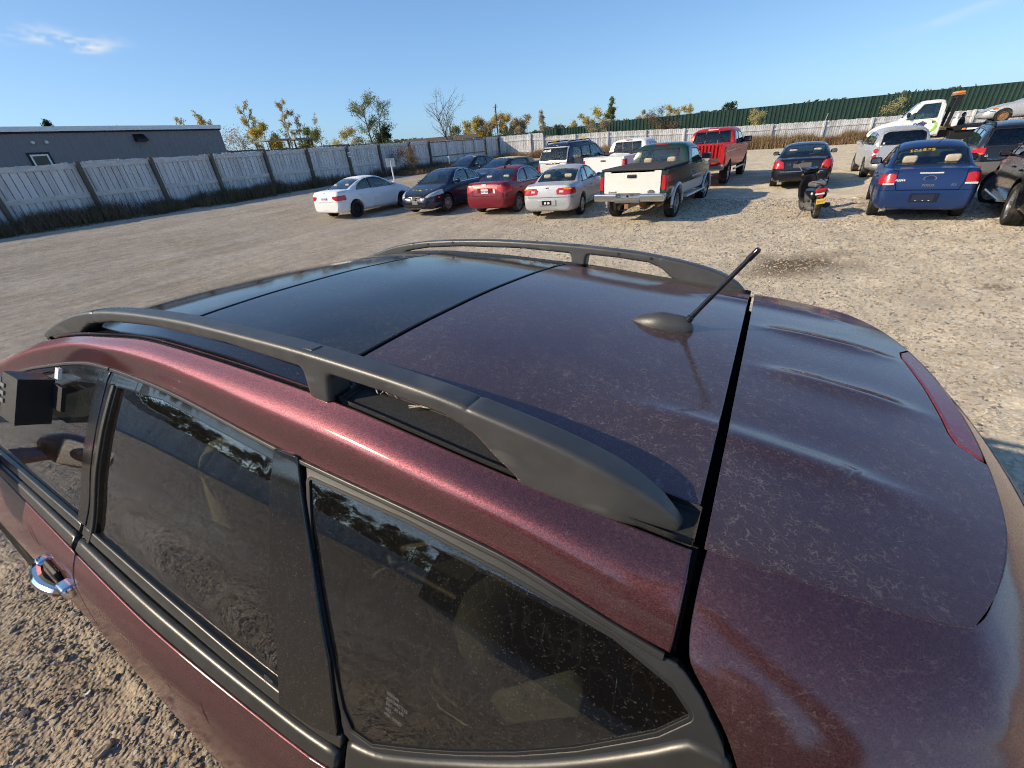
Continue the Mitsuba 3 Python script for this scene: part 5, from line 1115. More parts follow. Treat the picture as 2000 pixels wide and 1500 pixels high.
# ------------------------------------------------------------------ fences
def wood_col(light, white):
    def f(p, n, uv):
        h = p.x * .507 + p.y * .862; w = p.x * .862 - p.y * .507; q = dr.floor(h * 3.9 + w * 3.9)
        g = fbm(h * 55 + w * 55, 0., p.z * 2.2, 3); s_ = fbm(h * 5, w * 5, p.z * 1.3, 4); tone = cell_rand(q, 3, 1)
        c = mix(mi.Color3f(.40, .395, .385), mi.Color3f(.70, .695, .675), .35 * g + .45 * tone + .2 * s_) * light
        wash = smoothstep(.30, .75, s_ * .5 + g * .3 + .25 * tone) * white
        return mix(c, mi.Color3f(.76, .77, .77) * light, wash)
    return f


B('m_fencewood', {'type': 'diffuse', 'reflectance': proc(wood_col(1.0, .45))}); B('m_fencewhite', {'type': 'diffuse', 'reflectance': proc(wood_col(1.05, .95))})
B('m_railwood', {'type': 'diffuse', 'reflectance': proc(lambda p, n, uv: mi.Color3f(.62, .61, .58) * (.75 + .4 * fbm(p.x * 3 + p.y * 3, p.z * 9, 1., 3)))})
B('m_post', {'type': 'diffuse', 'reflectance': proc(lambda p, n, uv: mix(mi.Color3f(.085, .07, .06), mi.Color3f(.19, .165, .14), fbm(p.x * 9 + p.y * 9, p.z * 1.2, 1., 4)))}); B('m_galv', princ((.42, .42, .42), .5, .6))
LA, LD = A([-19.6, 23.3]), A([.507, .862]); RA = A([.98, 58.3]); RD = A([33.8, 48.0]) - RA; RD = RD / np.hypot(*RD)
rf = random.Random(8)


def bar(a, da, s0, s1, z0, z1, off0, off1, nrm):
    """a box along a fence: s along it, off towards the viewer; z0,z1 may be pairs for the two ends"""
    z0 = z0 if isinstance(z0, tuple) else (z0, z0); z1 = z1 if isinstance(z1, tuple) else (z1, z1); P = []
    for s, i in ((s0, 0), (s1, 1)):
        for o in (off0, off1):
            for z in (z0[i], z1[i]): P.append([*(a + da * s + nrm * o), z])
    return tm(hullpts(P))


def fence(name, label, a, da, posts, base, top, bw, mats, rails, vis, postfn=None, rag=.03):
    k = thing(name, label, 'fence'); nrm = A([da[1], -da[0]]); nrm = nrm if nrm @ (-a) > 0 else -nrm
    for i in range(len(posts) - 1):
        s0, s1 = posts[i], posts[i + 1]; n = max(2, round((s1 - s0) / bw)); w = (s1 - s0) / n
        for j in range(n):
            u = s0 + j * w; t0 = top(u + w / 2) + rf.uniform(-rag, rag); b = base(u + w / 2); o = rf.uniform(-.008, .008)
            if vis(u): obj('board', pl(bar(a, da, u + .014, u + w - .014, b, t0, -.03 + o, .0 + o, nrm), mats[0], False), k)
        if not vis(s0) and not vis(s1): continue
        obj('backing', pl(bar(a, da, s0, s1, (base(s0), base(s1)), (top(s0) - .05, top(s1) - .05), -.075, -.045, nrm), 'm_post', False), k)
        for h0, h1 in rails: obj('rail', pl(bar(a, da, s0 + .02, s1 - .02, (base(s0) + (top(s0) - base(s0)) * h0, base(s1) + (top(s1) - base(s1)) * h0), (base(s0) + (top(s0) - base(s0)) * h1, base(s1) + (top(s1) - base(s1)) * h1), .012, .052, nrm), mats[1], False), k)
    for i, s in enumerate(posts):
        if vis(s): obj('post', *[pl((postfn or (lambda s, i: bar(a, da, s - .085, s + .085, base(s) - .2, top(s) + .02, .02, .20, nrm)))(s, i), mats[2], 30)], k)
    return k, nrm


Lp = [-3.3, -.05, 3.05, 6.2, 9.64, 12.9, 16.6, 20.1, 24.0, 26.9]; Ltop = lambda s: 3.06 + .02 * math.sin(s); Lbase = lambda s: float(gzs(*(LA + LD * s))) - .05
fl_, LN = fence('board_fence', 'long weathered grey board fence with thick posts along the left side of the yard', LA, LD, [-13.6, -10.2, -6.8] + Lp, Lbase, Ltop, .262, ('m_fencewood', 'm_railwood', 'm_post'), ((.42, .50), (.90, .985)), lambda s: s > -8)
obj('number_board', pl(bar(LA, LD, 16.5, 16.78, 2.3, 2.62, .205, .215, LN), 'm_white', False), fl_)
t = meshkit.text_mesh('B5', .17, .004, True); v = t.vertices; w = v[:, 0].max() / 2; q = A([np.r_[LA + LD * (16.64 + (x - w)) + LN * (.216 + z), y + 2.375] for x, y, z in v]); obj('number', pl(trimesh.Trimesh(q, t.faces, process=False), 'm_black', False), fl_)
obj('board_remainder', pl(cat([bar(LA, LD, -70, -13.7, (.5, .5), (3.0, 3.05), -.03, 0, LN)] + [bar(LA, LD, s - .09, s + .09, .4, 3.05, .02, .2, LN) for s in np.arange(-69, -14, 3.5)]), 'm_fencewood', False), fl_); labels[fl_ + '__board_remainder'] = {'label': 'the same fence beyond the left edge of the picture', 'kind': 'stuff'}
pipe = lambda s, i: tube([(*(LA + LD * s + LN * .08), Lbase(s) - .2), (*(LA + LD * s + LN * .08), 3.08)], .045, 10)
gk, _ = fence('yard_gate', 'double gate of grey boards in steel frames near the far corner', LA, LD, [27.0, 29.85, 32.8, 35.0, 37.2], Lbase, lambda s: 3.02, .42, ('m_fencewood', 'm_post', 'm_galv'), ((.45, .475), (.955, .98)), lambda s: True, pipe, .0)
fence('corner_fence', 'last short bay of grey boards at the far corner of the yard', LA, LD, [37.3, 40.5], Lbase, lambda s: 3.08, .30, ('m_fencewood', 'm_fencewood', 'm_post'), ((.42, .50), (.90, .985)), lambda s: True)
Rb = lambda s: float(gzs(*(RA + RD * s))) - .08; _rt = PC([0, 5.4, 5.5, 7, 10.4, 17, 21, 25.5, 30, 36, 46, 70], [3.05, 3.05, 2.62, 2.60, 2.58, 2.37, 2.18, 1.97, 1.86, 1.72, 1.6, 1.5]); Rtop = lambda s: float(_rt(s))
RN = A([RD[1], -RD[0]])
fr, RN = fence('white_board_fence', 'sunlit fence of narrow whitish boards along the far side of the yard', RA, RD, [.1, 3.9, 5.45, 9.2, 12.9, 17.0, 21.0, 25.4, 29.5, 34.2, 38.3, 42.3, 46.3, 50.3], Rb, Rtop, .20, ('m_fencewhite', 'm_fencewhite', 'm_fencewhite'), ((.76, .83), (.28, .34)), lambda s: True,
              lambda s, i: bar(RA, RD, s - (.14 if i == 1 else .07), s + (.14 if i == 1 else .07), Rb(s) - .2, Rtop(s) + .03, .02, .17, RN), .03)
for s, h in ((6.9, 2.05), (10.1, 2.1)): obj('notice', pl(bar(RA, RD, s - .16, s + .16, h - .28, h + .22, .06, .066, RN), 'm_yellow', False), fr)
obj('thin_pole', pl(tube([(*(RA + RD * 34.2 + RN * .1), Rtop(34.2)), (*(RA + RD * 34.3 + RN * .1), Rtop(34.2) + .65)], .03, 8), 'm_galv'), fr)

# green corrugated screen behind
B('m_greensheet', princ(proc(lambda p, n, uv: mi.Color3f(.026, .058, .043) * (.8 + .5 * fbm(p.x * .8, p.y * .8, p.z * 1.5, 4))), .5, spec=.4)); B('m_greenfabric', princ((.013, .05, .035), .8))
gf = thing('green_metal_screen', 'tall dark green corrugated metal screen rising behind the whitish board fence', 'fence')
GA = RA - RN * 6; gtop = lambda s: 3.62 if s > 11 else (3.42 if s > 4.6 else 3.30)


def sheet(s0, s1, z0, z1, rib=.42):
    pr = []; s = s0
    while s < s1 - 1e-6:
        for d, o in ((0, 0.), (rib * .62, 0.), (rib * .70, .07), (rib * .92, .07), (rib, 0.)):
            pr.append((min(s + d, s1), o))
        s += rib
    V = []
    for s_, o in pr: V += [[*(GA + RD * s_ + RN * o), z0], [*(GA + RD * s_ + RN * o), z1]]
    V = A(V); n = len(pr); F = [];
    for i in range(n - 1): F += [(2 * i, 2 * i + 2, 2 * i + 3), (2 * i, 2 * i + 3, 2 * i + 1)]
    F = A(F); Vb = V - np.r_[RN * .03, 0]; F2 = F[:, ::-1] + len(V)
    return trimesh.Trimesh(np.vstack([V, Vb]), np.vstack([F, F2]), process=False)


s = -64.
while s < 66:
    L_ = 6.5 if (s < 4.6 or s > 11) else 3.2
    if s < 4.6 and s + L_ > 4.6: L_ = 4.6 - s
    if s < 11 and s + L_ > 11: L_ = 11 - s
    z1 = gtop(s + .1); obj('panel', pl(sheet(s, s + L_ - .015, .2, z1, .42 if s > 11 else .36), 'm_greenfabric' if 5.4 < s < 9 else 'm_greensheet', False), gf); s += L_
obj('end_post', pl(bar(GA, RD, 6.0, 6.25, 0, 3.75, .08, .3, RN), 'm_black', False), gf)

# ------------------------------------------------------------------ buildings
B('m_bluewall', princ(proc(lambda p, n, uv: mi.Color3f(.20, .205, .215) * (.92 + .16 * fbm(p.x * .6, p.y * .6, p.z * 1.5, 4))), .6, spec=.3)); B('m_fascia', princ((.80, .80, .78), .5)); B('m_window', {'type': 'roughplastic', 'diffuse_reflectance': rgb(.01, .012, .014), 'alpha': .03})
bd = thing('metal_building', 'long low grey blue metal building with a white roof edge behind the left fence', 'building')
BA = LA - LN * 14; bb = lambda s0, s1, z0, z1, o0, o1: bar(BA, LD, s0, s1, z0, z1, o0, o1, LN)
s = -30.
while s < 15.9:      # wall sheets with standing ribs
    e_ = min(s + 2.3, 15.9); obj('wall_panel', pl(cat([bb(s, e_ - .008, .3, 5.28, -.2, 0)] + [bb(u, u + .06, .3, 5.26, -.01, .014) for u in np.arange(s + .2, e_ - .05, .46)]), 'm_bluewall', False), bd); s = e_
obj('end_wall', pl(bb(15.7, 15.88, .3, 5.3, -14, -.21), 'm_bluewall', False), bd)
rk = obj('roof', pl(tm(hullpts([[*(BA + LD * u + LN * o), z] for u, o, z in ((-30, .25, 5.34), (15.98, .25, 5.34), (-30, .25, 5.62), (15.98, .25, 5.62), (-30, -7, 6.0), (15.98, -7, 6.0), (-30, -14, 5.4), (15.98, -14, 5.4))])), 'm_fascia', False), bd)
obj('eaves_strip', pl(bb(-30, 15.95, 5.24, 5.335, .0, .10), 'm_black', False), rk)
for s0 in (2.6, -1.35):
    wk = obj('window', pl(cat([bb(s0, s0 + 1.15, z0, z1, .0, .10) for z0, z1 in ((2.9, 3.0), (4.05, 4.16))] + [bb(u, u + .10, 3.0, 4.05, .0, .10) for u in (s0, s0 + 1.05)]), 'm_black', False), bd)
    obj('frame', pl(cat([bb(s0 + .1, s0 + 1.05, z0, z1, .0, .08) for z0, z1 in ((3.0, 3.1), (3.95, 4.05))] + [bb(u, u + .1, 3.1, 3.95, .0, .08) for u in (s0 + .1, s0 + .95)]), 'm_white', False), wk); obj('pane', pl(bb(s0 + .2, s0 + .95, 3.1, 3.95, .01, .04), 'm_window', False), wk)
obj('vent_hood', pl(tm(hullpts([[*(BA + LD * u + LN * o), z] for u in (9.1, 9.85) for o, z in ((.03, 5.08), (.03, 4.58), (.45, 4.58), (.45, 4.72))])), 'm_black', False), bd)
for s0 in (3.2, 3.9): obj('wall_lamp', pl(cat([trimesh.creation.icosphere(2, .10).apply_translation([*(BA + LD * s0 + LN * .12), 4.72]), bb(s0 - .06, s0 + .06, 4.66, 4.78, .0, .08)]), 'm_white'), bd)
ds = thing('dark_shed', 'dark metal shed seen only as a reflection in the rear quarter window', 'building')
_sa, _sd = A([-15.5, -8.2]), A([.80, -.60]); _sn = A([.60, .80])
B('m_shed', princ((.03, .035, .04), .6))
for i in range(6): obj('wall_panel', pl(bar(_sa, _sd, i * 2.6, i * 2.6 + 2.58, 0., 4.6, -.1, 0, _sn), 'm_shed', False), ds)
obj('roof', pl(tm(hullpts([[*(_sa + _sd * u + _sn * o), z] for u in (-.3, 15.9) for o, z in ((.3, 4.62), (.3, 4.75), (-4, 6.2), (-8, 4.7))])), 'm_shed', False), ds)
# screened compound beyond the building
sf = thing('screened_fence', 'grey fabric screened fence beyond the end of the metal building', 'fence')
B('m_fabric', princ(proc(lambda p, n, uv: mi.Color3f(.15, .145, .135) * (.7 + .6 * fbm(p.x * .5, p.y * .5, p.z * 2, 4))), .9)); S2 = LA - LN * 19
for i in range(7): obj('screen_panel', pl(bar(S2, LD, 15 + i * 4, 18.95 + i * 4, .2, 3.75 + .05 * math.sin(i * 2.), -.02, .02, LN), 'm_fabric', False), sf); obj('post', pl(bar(S2, LD, 14.96 + i * 4, 15.04 + i * 4, .2, 3.9, .02, .08, LN), 'm_black', False), sf)
ls = thing('loading_shelter', 'small open shelter with a flat roof above the screened fence', 'shelter')
for u in (26.5, 30.0): obj('roof', pl(bar(LA - LN * 24, LD, u, u + 3.0, 4.72, 4.86, -1.5, 1.5, LN), 'm_grey', False), ls)
for u in (26.7, 29.3, 30.2, 32.8): obj('post', pl(bar(LA - LN * 24, LD, u - .07, u + .07, .2, 4.715, .9, 1.04, LN), 'm_post', False), ls)
wh2 = thing('distant_hangar', 'low distant shed with a brown roof between the trees', 'building')
obj('wall', pl(tm(box(-20, -4, 118, 130, .2, 3.4)), 'm_tan', False), wh2); obj('roof', pl(tm(hullpts([(-21, 117, 3.42), (-3, 117, 3.42), (-21, 131, 3.42), (-3, 131, 3.42), (-21, 124, 5.1), (-3, 124, 5.1)])), 'm_post', False), wh2)
lp = thing('light_pole', 'slender wooden light pole standing behind the far corner of the fence', 'pole')
obj('shaft', pl(tube([(1.1, 62, .3), (1.05, 62, 3.5), (1.0, 62, 6.55)], [.11, .095, .08], 10), 'm_post'), lp); obj('lamp_bracket', pl(cat([tube([(.7, 62, 6.3), (1.0, 62, 6.25), (1.3, 62, 6.3)], .035, 6), tm(rbox(.84, 1.0, 61.88, 62.02, 5.75, 6.0, .03)), tm(rbox(.95, 1.15, 61.85, 62.1, 6.4, 6.62, .04))]), 'm_galv'), lp)
sg = thing('leaning_sign', 'small grey sign on a leaning white post before the left fence', 'sign')
obj('board', pl(tm(rbox(-.27, .27, -.012, .012, -.24, .24, .01)), 'm_fencewood'), sg, pose(-6.35, 30.0, 1.78, 12)); obj('post', pl(tube([(-6.33, 30.02, .2), (-6.35, 30.02, 1.9)], .045, 8), 'm_white'), sg)
bo = thing('white_marker_post', 'short white marker post at the foot of the gate', 'post'); obj('shaft', pl(tube([(-4.05, 45.6, .4), (-4.1, 45.6, 1.6)], .07, 10), 'm_white'), bo)
obj('cap', pl(tm(Manifold.sphere(.075, 12).translate([-4.1, 45.6, 1.6])), 'm_white'), bo)

# ------------------------------------------------------------------ trees
def leafmat(name, c0, c1, f=.8):
    scene[name] = {'type': 'principledthin', 'base_color': proc(lambda p, n, uv: mix(mi.Color3f(*c0), mi.Color3f(*c1), smoothstep(.3, .7, fbm(p.x * f, p.y * f, p.z * f, 3)))), 'roughness': .7, 'diff_trans': .7}


leafmat('m_leaf_yellow', (0.62, 0.46, 0.1), (0.46, 0.42, 0.14)); leafmat('m_leaf_gold', (0.62, 0.49, 0.18), (0.55, 0.44, 0.22)); leafmat('m_leaf_pale', (0.5, 0.47, 0.22), (0.58, 0.46, 0.22)); leafmat('m_leaf_green', (0.17, 0.2, 0.08), (0.27, 0.29, 0.11)); leafmat('m_leaf_dark', (.03, .055, .03), (.07, .085, .035)); leafmat('m_leaf_tan', (0.52, 0.4, 0.25), (0.44, 0.37, 0.23))
B('m_bark', {'type': 'diffuse', 'reflectance': rgb(.16, .14, .115)}); B('m_barkpale', {'type': 'diffuse', 'reflectance': rgb(.42, .40, .36)})


def quads(P, s, r):
    n = len(P); d = r.normal(size=(n, 3)); d /= np.linalg.norm(d, axis=1, keepdims=True); e = np.cross(d, r.normal(size=(n, 3))); e /= np.linalg.norm(e, axis=1, keepdims=True); s = (s * r.uniform(.6, 1.3, n))[:, None]
    V = np.stack([P - d * s, P + e * s * .5, P + d * s, P - e * s * .5], 1).reshape(-1, 3); i = np.arange(n)[:, None] * 4
    return trimesh.Trimesh(V, np.vstack([i + [0, 1, 2], i + [0, 2, 3]]), process=False)


def tree(name, label, x, y, h, w, leaf, n=1600, ls=.13, seed=0, kind='round', bark='m_bark', limbs=9, group=None, z0=None, bare=0., low=.25):
    r = np.random.default_rng(seed); k = thing(name, label, 'tree', group); z = gzs(x, y) - .1 if z0 is None else z0; tr, tw, tips = [], [], []
    top = A([x + r.normal() * .02 * h, y, z + h * .93]); b = A([x, y, z])
    if kind == 'spruce':
        tr.append(tube([b, b * .4 + top * .6, top], [.018 * h, .012 * h, .004 * h], 7))
        for i in range(int(16 + h * 2)):
            t = r.uniform(low * .5, .99) ** .85; a = r.uniform(0, 6.28); L = w * .5 * (1.06 - t) * r.uniform(.75, 1.15); p = b + (top - b) * t; q = p + A([math.cos(a) * L, math.sin(a) * L, -.12 * L])
            tw.append(tube([p, q], [.004 * h, .001 * h], 4)); m = max(4, int(n / 40)); u = r.uniform(.08, 1, m)[:, None]; tips.append(p + (q - p) * u + r.normal(size=(m, 3)) * [.10 * L + .05, .10 * L + .05, .05 + .04 * L])
    else:
        stems = 3 if kind in ('multi', 'bare') else 1
        for s_ in range(stems):
            lean = r.normal(size=2) * (.13 * w if stems > 1 else .03 * w); t_ = top + A([lean[0] * 2, lean[1] * 2, -.12 * h * r.random() * (stems > 1)]); mid = b + (t_ - b) * .45 + A([lean[0] * .3, lean[1] * .3, 0]); tr.append(tube([b + A([lean[0], lean[1], 0]) * .15, mid, t_], [.016 * h, .010 * h, .002 * h], 7))
            for i in range(limbs):
                t = low + (1 - low) * (i + r.random()) / limbs; a = r.uniform(0, 6.28); p = (b + (mid - b) * t / .45) if t < .45 else mid + (t_ - mid) * (t - .45) / .55
                prof = {'poplar': .9 * (1 - abs(t - .55)), 'round': math.sqrt(max(.05, 1 - ((t - .6) / .45) ** 2)), 'multi': math.sqrt(max(.08, 1 - ((t - .6) / .5) ** 2)), 'bare': .5 + .5 * t}.get(kind, .8)
                L = w * .5 * prof * r.uniform(.7, 1.15); rise = {'poplar': 1.6, 'round': .5, 'multi': .9, 'bare': 1.3}.get(kind, .6)
                d = A([math.cos(a), math.sin(a), rise * r.uniform(.6, 1.2)]); d /= np.linalg.norm(d); q = p + d * L * (1.3 if kind in ('poplar', 'bare') else 1.); mid2 = (p + q) / 2 + r.normal(size=3) * .05 * L; tr.append(tube([p, mid2, q], [.006 * h, .004 * h, .001 * h], 5))
                for j in range(4 if kind != 'bare' else 7):
                    u = r.uniform(.35, 1); p2 = p + (q - p) * u; d2 = d + r.normal(size=3) * .6; q2 = p2 + d2 / np.linalg.norm(d2) * L * .4; tw.append(tube([p2, q2], [.0022 * h, .0008 * h], 4)); m = max(2, int(n / (limbs * stems * 4))); uu = r.uniform(.2, 1.15, m)[:, None]; tips.append(p2 + (q2 - p2) * uu + r.normal(size=(m, 3)) * .10 * w * (.35 if kind == 'poplar' else .6))
    obj('trunk', pl(cat(tr), bark, True), k); obj('twigs', pl(cat(tw), bark, False), k)
    tp = np.vstack(tips); tp = tp[r.random(len(tp)) > bare]
    if len(tp): tp = np.vstack([tp, tp + r.normal(size=tp.shape) * ls]); obj('crown', pl(quads(tp, ls * .72, r), leaf, False), k)


tree('spruce_tree', 'dark spruce tip showing over the left end of the metal building', -61.9, 72, 10.6, 4.5, 'm_leaf_dark', 2600, .2, 1, 'spruce')
tree('spruce_tree', 'two small dark tops right of the spruce over the building roof', -54, 74, 9.4, 4, 'm_leaf_dark', 1500, .2, 2, 'spruce')
tree('poplar_tree', 'small orange poplar top peeping over the building roof', -41.8, 68.2, 8.5, 3.2, 'm_leaf_gold', 500, .16, 3, 'poplar', 'm_barkpale'); tree('poplar_tree', 'green and yellow poplar top near the right end of the building roof', -34.2, 61.1, 7.9, 3.2, 'm_leaf_pale', 1100, .14, 4, 'poplar', 'm_barkpale')
tree('poplar_tree', 'tall yellow poplar just right of the metal building', -36.2, 76.9, 10.3, 3.2, 'm_leaf_yellow', 1300, .15, 5, 'poplar', 'm_barkpale', 12); tree('yellow_tree', 'dense rounded golden green tree between two tall poplars', -33.1, 72.8, 7.0, 3.6, 'm_leaf_yellow', 3600, .17, 6, 'round', low=.1)
tree('poplar_tree', 'tallest pale poplar with bare white limbs and a leafy top', -31.8, 78.8, 10.7, 3.0, 'm_leaf_pale', 1300, .15, 7, 'poplar', 'm_barkpale', 13); tree('poplar_tree', 'thin pale poplar leaning right of the tallest one', -29.8, 79.4, 9.0, 2.8, 'm_leaf_tan', 700, .14, 8, 'poplar', 'm_barkpale', 10); tree('poplar_tree', 'sparse nearly leafless poplar behind the dark green bush', -29, 84.7, 8.4, 3.4, 'm_leaf_tan', 350, .14, 9, 'poplar', 'm_barkpale', 10)
tree('bush', 'dark green bushy tree right of the poplars', -25.3, 70.6, 6.0, 3.4, 'm_leaf_green', 3600, .16, 10, 'round', low=.1); tree('bush', 'low pale thicket at the end of the metal building', -38.5, 75, 6.2, 6.5, 'm_leaf_tan', 1500, .15, 11, 'multi', low=.15)
tree('green_tree', 'large loose green tree with several stems standing alone above the left fence', -14.1, 60.4, 7.9, 3.7, 'm_leaf_green', 5000, .10, 12, 'multi', limbs=14, low=.15); tree('bush', 'dark bush at the foot of the large green tree', -12.6, 58.6, 4.4, 2.4, 'm_leaf_dark', 2600, .12, 13, 'round', low=.05); tree('bush', 'low greenish bush left of the large green tree', -19.3, 67.3, 5.0, 4.0, 'm_leaf_pale', 2600, .14, 14, 'round', low=.05)
tree('bare_tree', 'nearly leafless grey tree spreading above the gate', -4.7, 71.8, 7.4, 5.2, 'm_leaf_tan', 900, .09, 15, 'bare', limbs=14, low=.12, bare=.55)
_g = [(-4.4, 130, 7.4, 6), (-1.2, 131, 8.4, 6), (1.9, 130, 8.3, 5), (4.6, 131, 8.3, 6), (7.2, 130, 7.2, 5), (9.6, 131, 7.7, 6), (-7, 134, 6.6, 6)]
_gl = ['leftmost yellow tree of the far grove', 'tan yellow tree left of the light pole', 'bright yellow tree just behind the light pole', 'golden tree right of the light pole', 'pale thin tree in the right half of the far grove', 'rightmost tan tree of the far grove', 'low olive tree behind the bare grey tree']
for i, ((x, y, h, w), l) in enumerate(zip(_g, _gl)): tree('yellow_tree', l, x, y, h, w, ['m_leaf_yellow', 'm_leaf_tan', 'm_leaf_gold', 'm_leaf_gold', 'm_leaf_tan', 'm_leaf_tan', 'm_leaf_green'][i], 2600, .26, 20 + i, 'round', 'm_barkpale', low=.1, bare=.0 if i < 4 else .3)
tree('pale_tree', 'single pale tan tree right of the far grove', 11.6, 109.4, 7.3, 3.6, 'm_leaf_tan', 1200, .16, 30, 'poplar', 'm_barkpale', 12)
for i, (x, y, h, w, m, l) in enumerate([(16, 88.6, 4.8, 2.2, 'm_leaf_gold', 'small orange treetop over the lower end of the green screen'), (17.4, 88.3, 5.6, 2.6, 'm_leaf_gold', 'second orange treetop left of the spruce'), (20, 87.8, 5.9, 4.2, 'm_leaf_yellow', 'olive yellow tree left of the tall spruce'), (33, 104.9, 5.9, 2.5, 'm_leaf_tan', 'faint tan treetop over the middle of the green screen'), (38.1, 103.2, 6.2, 3.5, 'm_leaf_gold', 'orange yellow treetop over the green screen'), (41, 102.2, 6.2, 3.6, 'm_leaf_yellow', 'olive rounded treetop over the green screen'), (43.8, 89.9, 5.5, 3.4, 'm_leaf_dark', 'dark green treetop behind the green screen')]): tree('yellow_tree' if i < 6 else 'bush', l, x, y, h, w, m, 1800, .16, 40 + i, 'round', low=.2)
tree('spruce_tree', 'tall blue green spruce standing over the green screen', 21.8, 87.3, 8.2, 4.0, 'm_leaf_green', 5200, .15, 50, 'spruce')
# along the left and behind, seen only in the burgundy car's glass
for i, (x, y, h, w) in enumerate([(-52, 14, 9, 8), (-58, 6, 10, 9), (-55, -4, 9, 8), (-60, -12, 11, 9), (-54, -20, 9, 8), (-60, -30, 11, 10), (-47, -36, 10, 9), (-62, 22, 9, 8), (-53, 4, 7, 9), (-57, 12, 7, 9), (-52, -12, 7, 10), (-54, -27, 8, 10), (-60, 0, 8, 9), (-57, 28, 8, 9), (-50, -44, 9, 10), (-40, -50, 9, 10)]): tree('dark_tree', 'dark leafy tree seen only as a reflection in the side windows of the burgundy car', x, y, h, w, 'm_leaf_dark', 2600, .32, 60 + i, 'round', low=.08, group='trees mirrored in the side windows')

# far tree line
r_ = np.random.default_rng(77); P = []
for az in np.arange(-70, 75, .12):
    a = math.radians(az); d = 330 + 60 * math.sin(az * .7) + r_.uniform(-15, 15); hh_ = 5 + 3.5 * meshkit.fbm(A([[az * .35, 1, 2]]), 4, 3)[0] * 1.6
    m = 26; P.append(np.c_[d * math.sin(a) + r_.normal(size=m) * 3, d * math.cos(a) + r_.normal(size=m) * 3, .2 + hh_ * r_.random(m) ** .8])
leafmat('m_leaf_far', (.10, .115, .085), (.16, .15, .10), .05); obj('far_tree_line', pl(quads(np.vstack(P), 1.2, r_), 'm_leaf_far', False)); tag('far_tree_line', 'hazy dark line of far trees on the horizon', None, None, 'stuff')

# ------------------------------------------------------------------ tow truck, its load and the man behind it
TX, TY, TA = 26.19, 27.69, 143.6; TM = pose(TX, TY, 0., TA)
tw_ = dict(paint='m_pickupwhite', axles=(2.25,), belt=1.60, k=.16, wbk=.97, shoulder=.93, wr=.44, ww=.28, wy=1.0, rr=.16, cabin=(.12, 1.75), seatmat='m_char', seatrows=(.75,), cat='tow truck', wkind='steel', rimmat='m_white', rimr=.26, mirrormat='m_black', mirror=(1.55, 1.85), mirror_size=1.9, handle_z=1.35,
           W=[(-.03, .97), (0, 1.0), (1.2, 1.02), (1.9, 1.0), (2.6, .98), (2.95, .90), (3.12, .74), (3.18, .6)], zb=[(-.03, .70), (1.5, .66), (2.2, .62), (3.0, .60), (3.18, .68)], top=[(-.03, 1.58), (.0, 1.62), (1.5, 1.62), (1.8, 1.60), (2.3, 1.50), (2.8, 1.34), (3.08, 1.14), (3.18, 1.0)],
           roof=[(-.03, 1.5), (.0, 2.2), (.10, 2.44), (.4, 2.49), (.9, 2.48), (1.15, 2.40), (1.5, 2.0), (1.85, 1.58)], rear_glass=[(-.6, 1.75), (.6, 1.75), (.55, 2.25), (-.55, 2.25)], rear_axis='x', rear_depth=.3, front_glass=[(1.16, -.62), (1.16, .62), (1.72, .76), (1.72, -.76)],
           side_glass=[[(.24, 1.64), (1.20, 1.62), (1.18, 2.0), (.98, 2.32), (.26, 2.34)], [(1.27, 1.62), (1.60, 1.62), (1.26, 1.98)]],
           doors=[('door', [(.14, .72), (.14, 2.38), (1.0, 2.38), (1.24, 2.12), (1.68, 1.62), (1.66, .72)], 'm_pickupwhite')],
           carve=lamp2('headlamp', [(.55, 1.0), (1.1, 1.0), (1.1, 1.2), (.6, 1.16)], 2.7, 3.3, 'm_headlamp') + [('front_bumper', 'y', P4((2.7, .5), (2.7, .88), (3.3, .88), (3.3, .5)), -1.2, 1.2, 'm_bumperchrome', .01)])
car, P_, out = build_car('tow_truck', 'white flatbed tow truck with an orange beacon and a swirl logo on its door', tw_, TM)
P_('bed', cat([tm(box(-6.4, -.62, -1.22, 1.22, 1.02, 1.14)), tm(rbox(-6.4, -.62, 1.16, 1.25, .92, 1.17, .015)), tm(rbox(-6.4, -.62, -1.25, -1.16, .92, 1.17, .015))]), 'm_black'); P_('chassis', cat([tm(box(-6.2, .5, y - .06, y + .06, .62, .95)) for y in (.42, -.42)] + [tm(rbox(-1.9, -.5, .5, 1.1, .45, .92, .05)), tm(rbox(-3.0, -2.1, .6, 1.08, .5, .88, .04))]), 'm_black')
for i in range(9): P_('marker_tape', tm(box(-1.2 - i * .52 - .46, -1.2 - i * .52 + .06, 1.251, 1.256, .945, 1.03)), 'm_white' if i % 2 == 0 else 'm_red')
P_('marker_lamp', tm(rbox(-1.10, -.95, 1.24, 1.27, .94, 1.03, .015)), 'm_amber')
hb = P_('head_board', cat([tm(hullpts([(-.36, y + d, 1.14) for y in (.82,) for d in (-.06, .06)] + [(-.22, .82 + d, 1.14) for d in (-.06, .06)] + [(-.52, .82 + d, 2.62) for d in (-.06, .06)] + [(-.34, .82 + d, 2.62) for d in (-.06, .06)])), tm(hullpts([(-.36, -.82 + d, 1.14) for d in (-.06, .06)] + [(-.22, -.82 + d, 1.14) for d in (-.06, .06)] + [(-.52, -.82 + d, 2.62) for d in (-.06, .06)] + [(-.34, -.82 + d, 2.62) for d in (-.06, .06)])), tm(box(-.5, -.36, -.85, .85, 2.50, 2.60))]), 'm_black')
P_('beacon_bar', cat([tm(rbox(-.62, -.24, -.88, .88, 2.63, 2.70, .02))]), 'm_rust', hb); P_('beacon_lens', tm(rbox(-.60, -.26, -.84, .84, 2.695, 2.82, .05)), 'm_amber', hb)
P_('hydraulic_post', cat([tube([(-.55, 1.02, 1.12), (-.62, 1.02, 1.75)], .045, 10), tm(rbox(-.70, -.46, .92, 1.12, 1.14, 1.48, .04))]), 'm_white')
